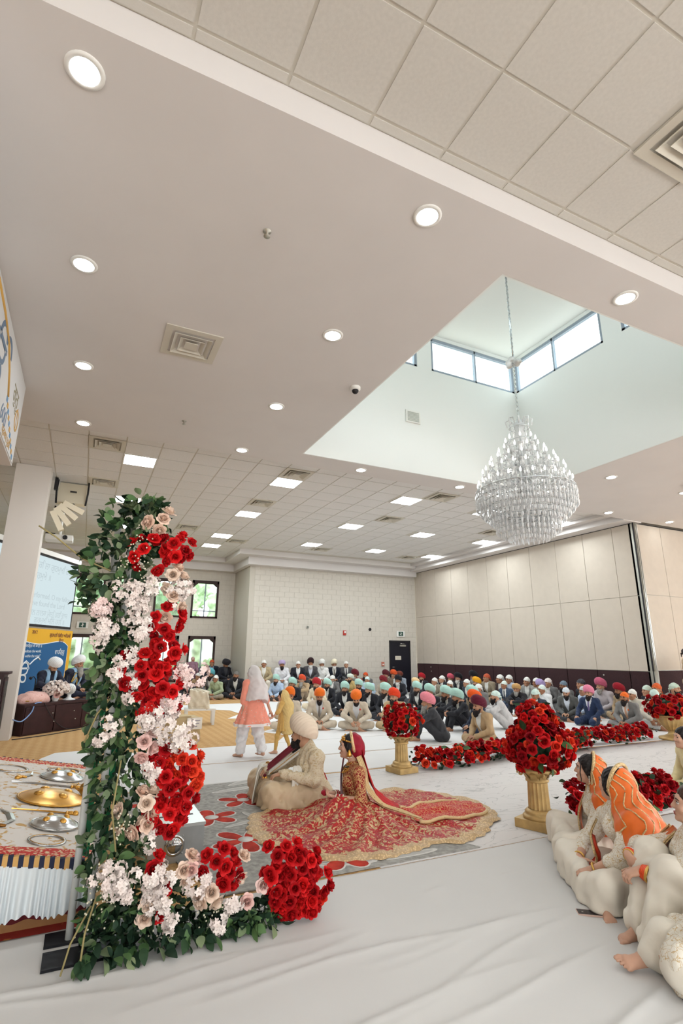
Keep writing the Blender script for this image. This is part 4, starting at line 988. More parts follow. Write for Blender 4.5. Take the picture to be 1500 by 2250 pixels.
# ------------------------------------------------------------------ people: shared modelling kit
SKINS = [mat('skin_a', (176, 128, 100), 0.55, var=0.04, vscale=12), mat('skin_b', (160, 112, 84), 0.55, var=0.04, vscale=12), mat('skin_c', (190, 144, 116), 0.55, var=0.04, vscale=12), mat('skin_fair', (203, 158, 134), 0.5, var=0.03, vscale=12)]
M_hair = mat('black_hair', (32, 26, 26), 0.5, var=0.3, vscale=30)
M_bblack = mat('beard_black', (36, 30, 30), 0.8, var=0.3, vscale=60)
M_bgrey = mat('beard_grey', (150, 146, 140), 0.85, var=0.2, vscale=60)
M_bwhite = mat('beard_white', (214, 210, 204), 0.85, var=0.1, vscale=60)
M_eye = mat('eye_dark', (34, 26, 24), 0.3)
M_eyew = mat('eye_white', (226, 220, 214), 0.3)
M_lip = mat('lip', (156, 84, 80), 0.5)

def V3(*a): return np.array(a, float)
def nrm(v): v = np.array(v, float); return v/(np.linalg.norm(v)+1e-9)

def head_frame(c, yaw=0, pitch=0, roll=0):
    """matrix taking head-local (face to -y) to body-local"""
    return Matrix.Translation(Vector(c)) @ Euler((R_(pitch), R_(roll), R_(yaw)), 'ZYX').to_matrix().to_4x4()

def head_prims(S, Mh, s=1.0, fem=False, neck_to=None):
    A = np.array(Mh.to_3x3()); 
    def T(p): return np.array(Mh @ Vector((p[0]*s, p[1]*s, p[2]*s)))
    def E(c, r, k=0.02, op='u', loc=None): S.ell(T(c), np.array(r)*s, A if loc is None else A@loc, k*s, op)
    def C(a, b, ra, rb, k=0.015, op='u'): S.cap(T(a), T(b), ra*s, rb*s, k*s, op)
    E((0, .014, .030), (.074, .094, .088), 0)
    E((0, -.024, -.028), (.058 if fem else .061, .066, .082), .03)
    E((0, -.046, -.080), (.034 if fem else .042, .040, .030), .03)
    C((-.034, -.074, .028), (.034, -.074, .028), .010, .010, .025)
    for sx in (-1, 1):
        E((sx*.036, -.066, -.022), (.026, .022, .022), .02)
        E((sx*.031, -.094, .008), (.017, .013, .010), .010, 's')
        E((sx*.076, .016, -.008), (.010, .019, .031), .008)
    C((0, -.084, .020), (0, -.106, -.022), .0075, .0115, .012)
    for sx in (-1, 1): E((sx*.012, -.095, -.026), (.0085, .010, .008), .008)
    E((0, -.088, -.0565), (.023, .010, .0052), .006); E((0, -.086, -.067), (.019, .010, .0058), .006)
    E((0, -.083, -.092), (.018, .012, .013), .015)
    nb = neck_to if neck_to is not None else T((0, .03, -.2))
    S.cap(T((0, .022, -.060)), nb, (.046 if fem else .056)*s, (.050 if fem else .064)*s, .03*s)

_eyes_me = None
def eyes_mesh():
    global _eyes_me
    if _eyes_me is None:
        mb = MB()
        for sx in (-1, 1):
            mb.ball((sx*.031, -.081, .008), (.0135, .009, .0075), 10, 6)
            mb.tube([(sx*.014, -.093, .027), (sx*.032, -.092, .032), (sx*.050, -.078, .027)], [.0035, .0042, .002], 5)
        _eyes_me = mb.mesh('eyes')
    return _eyes_me
def eye_parts(parent, Mh, s=1.0, brow=None):
    """close-up eyes: white, iris, lid line and brow"""
    w = MB(); i = MB(); b = MB()
    for sx in (-1, 1):
        w.ball((sx*.031, -.080, .0075), (.0135, .010, .0080), 14, 10)
        i.ball((sx*.031, -.0855, .0075), (.0062, .0052, .0066), 12, 8)
        b.tube([(sx*.013, -.0925, .0265), (sx*.024, -.0935, .0315), (sx*.036, -.090, .0325), (sx*.052, -.076, .0255)], [.0025, .0034, .0030, .0014], 6)
        b.tube([(sx*.017, -.088, .012), (sx*.026, -.0905, .0165), (sx*.038, -.088, .0160), (sx*.047, -.080, .0105)], [.0012, .0018, .0018, .0016], 6)
    for nm, mb, m in (('eyes', w, M_eyew), ('iris', i, M_eye), ('brows', b, brow or M_hair)):
        o = mb.build(nm, m, parent); o.matrix_local = Mh @ Matrix.Scale(s, 4)

def hand_prims(S, wr, d, n, side, s=1.0, curl=35, spread=1.0, fist=0, thumb_in=0.0):
    """wr wrist; d finger direction; n palm normal (fingers curl to n); side: unit towards the thumb"""
    d = nrm(d); n = nrm(n-np.dot(n, d)*d); t = nrm(np.cross(d, n)); t = t if np.dot(t, side) > 0 else -t
    wr = np.array(wr, float)
    A = np.stack([d, t, n], 1)
    S.ell(wr+d*.048*s, np.array((.052, .040, .0165))*s, A, .012*s)
    S.cap(wr-d*.01*s, wr+d*.03*s, .025*s, .022*s, .02*s)
    L = (.072, .080, .075, .060); off = (.029, .010, -.009, -.027)
    for i in range(4):
        p = wr+d*(.086-.004*abs(i-1))*s+t*off[i]*s*1.0; ang = R_(curl*.5+4*i); a = nrm(d*math.cos(ang)+n*math.sin(ang)+t*(.06*(1.5-i))*spread)
        for q, fr in enumerate((.44, .32, .24)):
            e = p+a*L[i]*fr*s; r0 = (.0092, .0084, .0078)[q]; S.cap(p, e, r0*s, (r0-.0008)*s, .004*s); p = e
            ang = R_(curl*(1.0 if q == 0 else .8)); nn = nrm(n-np.dot(n, a)*a); a = nrm(a*math.cos(ang)+nn*math.sin(ang))
    p = wr+d*.022*s+t*.026*s; a = nrm(d*.65+t*(.75-thumb_in)+n*(.35+thumb_in))
    for q, l in enumerate((.045, .034, .028)):
        e = p+a*l*s; S.cap(p, e, (.0125, .0105, .0092)[q]*s, (.0105, .0092, .008)[q]*s, .008*s); p = e; a = nrm(a+d*.25+n*.12-t*thumb_in*.4)

def foot_prims(S, an, d, up, side, s=1.0):
    """an ankle joint; d toes; up instep normal; side towards the big toe"""
    d = nrm(d); up = nrm(up-np.dot(up, d)*d); t = nrm(np.cross(d, up)); t = t if np.dot(t, side) > 0 else -t
    an = np.array(an, float); heel = an-d*.035*s-up*.045*s; ball = an+d*.135*s-up*.058*s
    S.cap(an, heel, .036*s, .032*s, .02*s); S.cap(an-up*.008*s, ball, .034*s, .021*s, .03*s)
    S.cap(heel, ball+t*.012*s, .029*s, .020*s, .02*s); S.cap(heel, ball-t*.022*s, .026*s, .017*s, .02*s)
    S.cap(ball+t*.020*s, ball-t*.026*s, .020*s, .016*s, .015*s)
    for i in range(5):
        b = ball+t*(.032-.0172*i)*s+d*(.012-.006*max(0, i-1))*s; L = (.038, .036, .032, .027, .022)[i]; r = (.0125, .0092, .0088, .0084, .008)[i]
        S.cap(b, b+d*L*.55*s+up*.004*s, r*.92*s, r*.9*s, .002*s); S.cap(b+d*L*.55*s+up*.004*s, b+d*L*s-up*.003*s, r*.95*s, r*.85*s, .002*s)

def pose_cross(lean=0.06, arms='lap', hw=.30, kn=.33, slump=0.0):
    J = dict(pel=V3(0, .03, .10), wai=V3(0, .02-.2*lean, .24), che=V3(0, -.01-lean, .41-slump*.3), nec=V3(0, -.03-1.5*lean, .57-slump), head=V3(0, -.06-1.9*lean, .705-slump*1.2))
    for k, sx in (('L', 1), ('R', -1)):
        J['sh'+k] = V3(sx*.175, -.01-1.35*lean, .525-slump*.8); J['hip'+k] = V3(sx*.10, .0, .10); J['kn'+k] = V3(sx*kn, -.23, .115)
        J['an'+k] = V3(-sx*.06, -.33 if sx > 0 else -.40, .06); J['fd'+k] = V3(-sx*.9, -.25, -.1); J['fu'+k] = V3(0, -.4, .9); J['fs'+k] = V3(0, 1, 0)
        if arms == 'lap': J['el'+k] = V3(sx*.265, -.06-lean, .30); J['wr'+k] = V3(sx*.075, -.27-lean*.6, .19); J['hd'+k] = V3(-sx*.7, -.6, -.15); J['hn'+k] = V3(0, .2, -1)
        elif arms == 'knees': J['el'+k] = V3(sx*.30, -.12-lean, .30); J['wr'+k] = V3(sx*.27, -.32-lean*.5, .215); J['hd'+k] = V3(sx*.1, -.8, -.4); J['hn'+k] = V3(0, .1, -1)
        elif arms == 'over': J['el'+k] = V3(sx*.29, -.18-lean, .32); J['wr'+k] = V3(sx*.09, -.38-lean, .22); J['hd'+k] = V3(-sx*.35, -.5, -.75); J['hn'+k] = V3(-sx*.3, .6, -.6)
        J['hs'+k] = V3(-sx*.2, -1 if arms == 'lap' else 0, .2) if arms == 'lap' else V3(-sx, 0, 0)
    return J
def pose_knees(lean=0.10):
    J = pose_cross(lean, 'over')
    for k, sx in (('L', 1), ('R', -1)):
        J['kn'+k] = V3(sx*.13, -.36, .42); J['hip'+k] = V3(sx*.09, 0, .09); J['an'+k] = V3(sx*.10, -.46, .075); J['fd'+k] = V3(sx*.15, -1, 0); J['fu'+k] = V3(0, 0, 1); J['fs'+k] = V3(-sx, 0, 0)
        J['el'+k] = V3(sx*.27, -.25-lean, .40); J['wr'+k] = V3(sx*.07, -.50, .37); J['hd'+k] = V3(-sx*.85, -.3, -.15); J['hn'+k] = V3(0, .9, -.3); J['hs'+k] = V3(0, 0, 1)
    return J
def pose_bench(lean=0.03):
    J = pose_cross(lean, 'lap')
    for k in list(J):
        if k[:2] not in ('kn', 'an', 'fd', 'fu', 'fs'): 
            if k[:2] not in ('hd', 'hn', 'hs'): J[k] = J[k]+V3(0, .05, .40)
    for k, sx in (('L', 1), ('R', -1)):
        J['kn'+k] = V3(sx*.14, -.40, .50); J['an'+k] = V3(sx*.13, -.40, .09); J['fd'+k] = V3(sx*.15, -1, -.1); J['fu'+k] = V3(0, 0, 1); J['fs'+k] = V3(-sx, 0, 0)
        J['wr'+k] = J['wr'+k]+V3(0, -.03, 0)
    return J
def pose_kneel():
    J = pose_cross(-.03, 'knees')
    for k, sx in (('L', 1), ('R', -1)):
        for q in ('sh', 'el', 'wr'): J[q+k] = J[q+k]+V3(0, 0, .05)
        J['hip'+k] = V3(sx*.10, .04, .16); J['kn'+k] = V3(sx*.19, -.36, .10); J['an'+k] = V3(sx*.10, .14, .05); J['fd'+k] = V3(0, 1, -.1); J['fu'+k] = V3(0, 0, -1); J['fs'+k] = V3(-sx, 0, 0)
        J['wr'+k] = V3(sx*.23, -.26, .22); J['el'+k] = V3(sx*.29, -.02, .36)
    for q in ('pel', 'wai', 'che', 'nec', 'head'): J[q] = J[q]+V3(0, .02, .06)
    return J
def pose_stand(lean=0.0):
    J = dict(pel=V3(0, 0, .92), wai=V3(0, -.3*lean, 1.06), che=V3(0, -lean, 1.25), nec=V3(0, .01-1.6*lean, 1.44-lean*.3), head=V3(0, -.02-2*lean, 1.58-lean*.5))
    for k, sx in (('L', 1), ('R', -1)):
        J['sh'+k] = V3(sx*.18, -1.4*lean, 1.39-lean*.3); J['el'+k] = V3(sx*.25, .0-lean, 1.10); J['wr'+k] = V3(sx*.22, -.13-lean, .88)
        J['hd'+k] = V3(0, -.3, -1); J['hn'+k] = V3(-sx, 0, 0); J['hs'+k] = V3(0, -1, 0)
        J['hip'+k] = V3(sx*.09, 0, .88); J['kn'+k] = V3(sx*.10, -.02, .48); J['an'+k] = V3(sx*.11, .02, .08); J['fd'+k] = V3(sx*.2, -1, 0); J['fu'+k] = V3(0, 0, 1); J['fs'+k] = V3(-sx, 0, 0)
    return J

def bounds(J, m=.17):
    P = np.array([v for k, v in J.items() if k[:2] not in ('hd', 'hn', 'hs', 'fd', 'fu', 'fs')]); lo = P.min(0)-m; hi = P.max(0)+m; lo[2] = max(lo[2], -.01); return lo, hi
def torso_prims(S, J, g=0.0, fem=False, w=1.0):
    S.ell(J['pel'], (.165*w, .125, .115), None, .05, grow=g)
    S.ell(J['wai'], (.145*w if not fem else .12, .105, .13), None, .07, grow=g)
    up = nrm(J['nec']-J['wai']); ax = nrm(J['shL']-J['shR']); fr = np.stack([ax, np.cross(up, ax), up], 1)
    S.ell(J['che'], (.165*w if not fem else .145, .115, .15), fr, .07, grow=g)
    S.cap(J['shL'], J['shR'], .066 if not fem else .055, None, .05, grow=g)
    if fem:
        for sx in (-1, 1): S.ell(J['che']+ax*sx*.07-fr[:, 1]*(-.0)+nrm(np.cross(ax, up))*(-.085 if np.cross(ax, up)[1] > 0 else .085)+V3(0, 0, .0), (.058, .055, .058), None, .04, grow=g)
    for k in 'LR': S.cap(J['nec']-up*.015, J['sh'+k]+up*.005, .052 if not fem else .042, .050 if not fem else .04, .05, grow=g)
    S.cap(J['nec']-up*.03, J['nec']+up*.02, .07 if not fem else .05, .055 if not fem else .042, .04, grow=g*.6)
def arm_prims(S, J, g=0.0, to=1.0, s=1.0):
    for k in 'LR':
        sh, el, wr = J['sh'+k], J['el'+k], J['wr'+k]
        S.cap(sh, el, .058*s, .046*s, .03, grow=g)
        if to > .5: S.cap(el, el+(wr-el)*min(1, (to-.5)*2), .046*s, (.046-.013*min(1, (to-.5)*2))*s, .025, grow=g)
def leg_prims(S, J, g=0.0, s=1.0, to=1.0):
    S.ell(J['pel'], (.165, .13, .11), None, .04, grow=g)
    for k in 'LR':
        S.cap(J['hip'+k], J['kn'+k], .088*s, .066*s, .04, grow=g)
        S.cap(J['kn'+k], J['kn'+k]+(J['an'+k]-J['kn'+k])*to, .064*s, .044*s, .03, grow=g)

_cache = {}
def person_meshes(key, J, hyaw=0, hpitch=0, fem=False, h=.016, hh=.008, hs=.0065, curl=40, w=1.0):
    """body (skin), jacket, shirt, trousers, kurta for one pose; cached and shared"""
    K = (key, hyaw, hpitch)
    if K in _cache: return _cache[K]
    out = {}; lo, hi = bounds(J)
    Mh = head_frame(J['head'], hyaw, hpitch)
    S = SDF(lo, hi, h*1.25); torso_prims(S, J, -.012, fem, w); arm_prims(S, J, -.006); leg_prims(S, J, -.01)
    for k in 'LR': S.cap(J['el'+k], J['wr'+k], .040, .028, .02)
    parts = [S.data()]
    c = J['head']; S = SDF(c-.18, c+.17, hh); head_prims(S, Mh, 1.06, fem, J['nec']-V3(0, -.01, .02)); parts.append(S.data())
    for k in 'LR':
        w_ = J['wr'+k]; S = SDF(w_-.19, w_+.19, hs); S.cap(J['wr'+k]+(J['el'+k]-J['wr'+k])*.35, J['wr'+k], .033, .026, .01)
        hand_prims(S, w_, J['hd'+k], J['hn'+k], J['hs'+k], 1.0, curl); parts.append(S.data())
        a = J['an'+k]; S = SDF(a-.24, a+.24, hs*1.3); S.cap(a+(J['kn'+k]-a)*.25, a, .045, .036, .02); foot_prims(S, a, J['fd'+k], J['fu'+k], J['fs'+k]); parts.append(S.data())
    out['body'] = np_mesh('body', parts)
    out['Mh'] = Mh
    KG = ('g', key)
    if KG in _cache: out.update(_cache[KG])
    else:
        g = {}
        S = SDF(lo-.03, hi+.03, h); torso_prims(S, J, .016, fem, w); arm_prims(S, J, .016)
        pz = J['pel'][2]; S.ell(J['pel']+V3(0, .02, -.01), (.185, .14, .10), None, .05, grow=.012)
        up = nrm(J['nec']-J['wai']); cw = J['wai']; ax = nrm(J['shL']-J['shR']); fw = nrm(np.cross(up, ax)); fw = fw if fw[1] < 0 else -fw
        S.wrinkle(.005, .085, 3)
        kF = S.F.copy()
        zb = .03
        def vcut(x, y, z, F):
            u = (x-cw[0])*ax[0]+(y-cw[1])*ax[1]+(z-cw[2])*ax[2]; v = (x-cw[0])*up[0]+(y-cw[1])*up[1]+(z-cw[2])*up[2]; d = (x-cw[0])*fw[0]+(y-cw[1])*fw[1]+(z-cw[2])*fw[2]
            wd = np.maximum(np.abs(u)-np.clip((v-zb)*.30, -.02, .075), .03-d); wd = np.maximum(wd, -(v-zb)*.3)
            return np.maximum(F, -wd)
        S.fn(vcut); g['jacket'] = np_mesh('jacket', [S.data()])
        S.F = kF
        g['kurta'] = np_mesh('kurta', [S.data()])
        S = SDF(lo, hi, h); torso_prims(S, J, .004, fem, w); S.cap(J['nec']-up*.02, J['nec']+up*.022, .064, .061, .02); g['shirt'] = np_mesh('shirt', [S.data()])
        S = SDF(lo-.02, hi+.02, h); leg_prims(S, J, .014, 1.0, .93); S.wrinkle(.006, .09, 5); g['trousers'] = np_mesh('trousers', [S.data()])
        # tie following the chest
        t = MB(); pts = []
        for q in np.linspace(0, 1, 7):
            base = J['nec']-up*.005+(J['wai']-J['nec'])*q*.85
            pts.append(base)
        Sx = SDF(J['wai']-.25, J['nec']+.25, .008); torso_prims(Sx, J, .010, fem, w)
        strip = Sx.F.copy(); x, y, z = Sx._pts((slice(None),)*3)
        u = (x-cw[0])*ax[0]+(y-cw[1])*ax[1]+(z-cw[2])*ax[2]; v = (x-cw[0])*up[0]+(y-cw[1])*up[1]+(z-cw[2])*up[2]; d = (x-cw[0])*fw[0]+(y-cw[1])*fw[1]+(z-cw[2])*fw[2]
        top = float(np.dot(J['nec']-cw, up))+.0
        wd = np.maximum(np.abs(u)-(.034-.018*np.clip(v/top, 0, 1)), np.maximum(.04-d, np.maximum(v-top, -.02-v)))
        Sx.F = np.maximum(Sx.F, wd).astype(np.float32); Sx.F = np.maximum(Sx.F, -(strip+.02)).astype(np.float32)
        V, Q = Sx.data()
        if len(Q): g['tie'] = np_mesh('tie', [(V, Q)])
        _cache[KG] = g; out.update(g)
    _cache[K] = out
    return out

# ---- headwear and beards, head-local
_HW = {}
def headwear(kind):
    if kind in _HW: return _HW[kind]
    S = SDF((-.20, -.20, -.13), (.20, .22, .25), .0075)
    rx = Euler((R_(-16), 0, 0)).to_matrix(); A = np.array(rx)
    if kind == 'turban':
        S.ell((0, .018, .078), (.108, .132, .098), A, 0); S.ell((0, .03, .035), (.098, .118, .085), A, .03); S.ell((0, -.04, .125), (.075, .07, .06), A, .05)
        def ridge(x, y, z, F):
            u = z*1.0-.50*np.abs(x)+.16*y
            return F+.0042*np.sin(u*6.283/.024)
        S.fn(ridge); S.half((0, -.085, .046), (0, -.34, -1)); S.half((0, .10, -.035), (0, .2, -1))
        S.cap((-.02, -.088, .062), (.0, -.104, .085), .012, .006, .01); 
    elif kind == 'round':      # low, wide, rounder turban
        S.ell((0, .015, .075), (.112, .125, .075), A, 0); S.ell((0, .02, .04), (.10, .115, .06), A, .03)
        S.fn(lambda x, y, z, F: F+.004*np.sin((z+.25*y+.35*x)*6.283/.028)); S.half((0, -.085, .040), (0, -.30, -1)); S.half((0, .10, -.03), (0, .2, -1))
    else:                      # tied head cloth
        S.ell((0, .014, .034), (.083, .103, .095), None, 0); S.half((0, -.085, .038), (0, -.35, -1)); S.half((0, .1, -.03), (0, .1, -1))
        S.wrinkle(.004, .05, 2); S.ell((0, .118, .0), (.022, .02, .018), None, .01); S.cap((0, .12, 0), (.02, .13, -.07), .014, .010, .01)
    me = np_mesh('headwear_'+kind, [S.data()]); _HW[kind] = me; return me
_BD = {}
def beard(kind):
    if kind in _BD: return _BD[kind]
    S = SDF((-.11, -.17, -.34), (.11, .06, .06), .0075)
    S.ell((0, -.042, -.078), (.058, .056, .050), None, 0); S.ell((0, -.015, -.035), (.066, .058, .07), None, .02)
    if kind == 'full': S.ell((0, -.07, -.12), (.050, .040, .062), None, .04)
    if kind == 'long': S.ell((0, -.075, -.15), (.055, .042, .095), None, .04); S.cap((0, -.08, -.18), (0, -.085, -.25), .045, .02, .04)
    S.fn(lambda x, y, z, F: np.maximum(F, -(np.maximum(np.maximum(-.042-z, y+.052), np.abs(x)-.2)) if False else F))
    # open the cheeks and mouth: cut everything in front above the moustache line, slanting up to the ears
    S.fn(lambda x, y, z, F: np.maximum(F, (z-(-.050+np.clip((y+.045)*1.1, -.004, .085)))))
    S.ell((0, -.096, -.0615), (.020, .02, .0065), None, .006, 's')
    S.cap((-.026, -.092, -.050), (0, -.101, -.043), .007, .009, .004); S.cap((.026, -.092, -.050), (0, -.101, -.043), .007, .009, .004)
    S.wrinkle(.003, .025, 4, (1, 1, .3))
    me = np_mesh('beard_'+kind, [S.data()]); _BD[kind] = me; return me

_cm = {}
def cloth(c, tag_=''):
    k = tuple(c)+(tag_,)
    if k not in _cm: _cm[k] = mat('cloth_%d_%d_%d%s' % (c[0], c[1], c[2], tag_), c, 0.85, var=0.06, vscale=14, bump=0.08, bscale=180, sheen=0.1)
    return _cm[k]

def dress(root, g, skin, top, shirt, legs, style='suit', hw=None, hwc=None, bd=None, bdc=None, tie=None, s=1.0):
    obj('body', g['body'], skin, root)
    if style == 'suit':
        obj('jacket', g['jacket'], cloth(top), root); obj('shirt', g['shirt'], cloth(shirt), root)
        if tie and 'tie' in g: obj('tie', g['tie'], cloth(tie), root)
    else: obj('kurta', g['kurta'], cloth(top), root)
    obj('trousers', g['trousers'], cloth(legs), root)
    Mh = g['Mh']
    e = obj('eyes', eyes_mesh(), M_eye, root); e.matrix_local = Mh @ Matrix.Scale(1.06, 4)
    if hw:
        o = obj('turban' if hw != 'cloth' else 'head_cloth', headwear(hw), cloth(hwc), root); o.matrix_local = Mh @ Matrix.Scale(1.05 if hw == 'cloth' else 1.16, 4)
    if bd:
        o = obj('beard', beard(bd), {'k': M_bblack, 'g': M_bgrey, 'w': M_bwhite}[bdc], root); o.matrix_local = Mh @ Matrix.Scale(1.06, 4)
    return root
# ------------------------------------------------------------------ the seated congregation
K0 = (38, 38, 44); K1 = (226, 224, 218); K2 = (214, 150, 150); K3 = (30, 28, 34); K4 = (176, 150, 116); K5 = (112, 110, 108); K6 = (58, 58, 62); K7 = (96, 170, 180); K8 = (160, 172, 138); K9 = (150, 140, 124); K10 = (110, 106, 100); K11 = (176, 194, 218); K12 = (70, 60, 56); K13 = (172, 208, 196); K14 = (150, 130, 106); K15 = (214, 78, 44); K16 = (222, 206, 178); K17 = (168, 28, 36); K18 = (204, 190, 170); K19 = (206, 206, 208); K20 = (132, 124, 118); K21 = (232, 112, 30); K22 = (206, 60, 50); K23 = (214, 214, 216); K24 = (196, 168, 110); K25 = (214, 220, 206); K26 = (150, 60, 50); K27 = (104, 28, 38); K28 = (236, 236, 232); K29 = (182, 200, 220); K30 = (206, 226, 222); K31 = (214, 84, 40); K32 = (170, 156, 140); K33 = (120, 24, 34); K34 = (110, 92, 76); K35 = (84, 24, 32); K36 = (222, 88, 40); K37 = (160, 168, 180); K38 = (132, 64, 50); K39 = (196, 170, 130); K40 = (226, 66, 30); K41 = (224, 190, 140); K42 = (176, 24, 36); K43 = (232, 138, 150); K44 = (140, 130, 112); K45 = (216, 92, 110); K46 = (52, 56, 66); K47 = (38, 46, 66); K48 = (80, 74, 70); K49 = (226, 160, 30); K50 = (150, 136, 114); K51 = (186, 84, 54); K52 = (150, 130, 104); K53 = (226, 88, 24); K54 = (186, 156, 118); K55 = (92, 18, 40); K56 = (196, 192, 190); K57 = (50, 50, 54); K58 = (206, 224, 214); K59 = (70, 54, 52); K60 = (180, 190, 206); K61 = (66, 80, 100); K62 = (40, 44, 56); K63 = (214, 226, 216); K64 = (36, 34, 38); K65 = (196, 152, 96); K66 = (150, 148, 144); K67 = (158, 154, 146); K68 = (200, 196, 196); K69 = (170, 152, 196); K70 = (226, 216, 210); K71 = (52, 58, 70); K72 = (44, 48, 60); K73 = (200, 220, 210); K74 = (226, 226, 226); K75 = (214, 224, 216); K76 = (110, 126, 140); K77 = (92, 92, 90); K78 = (214, 220, 230); K79 = (214, 220, 226); K80 = (48, 48, 54); K81 = (160, 190, 200); K82 = (70, 70, 76); K83 = (190, 204, 226); K84 = (200, 200, 200); K85 = (40, 54, 84); K86 = (214, 214, 218); K87 = (112, 100, 140); K88 = (226, 132, 158); K89 = (190, 180, 182); K90 = (190, 92, 118); K91 = (150, 20, 36); K92 = (128, 126, 124); K93 = (216, 210, 204); K94 = (206, 160, 130); K95 = (234, 108, 34); K96 = (224, 104, 40); K97 = (214, 206, 190); K98 = (32, 34, 44); K99 = (206, 180, 182); K100 = (200, 218, 204); K101 = (120, 100, 80); K102 = (204, 92, 44); K103 = (206, 196, 180); K104 = (206, 206, 206); K105 = (214, 214, 210); K106 = (200, 220, 212); K107 = (150, 146, 142); K108 = (196, 214, 196)
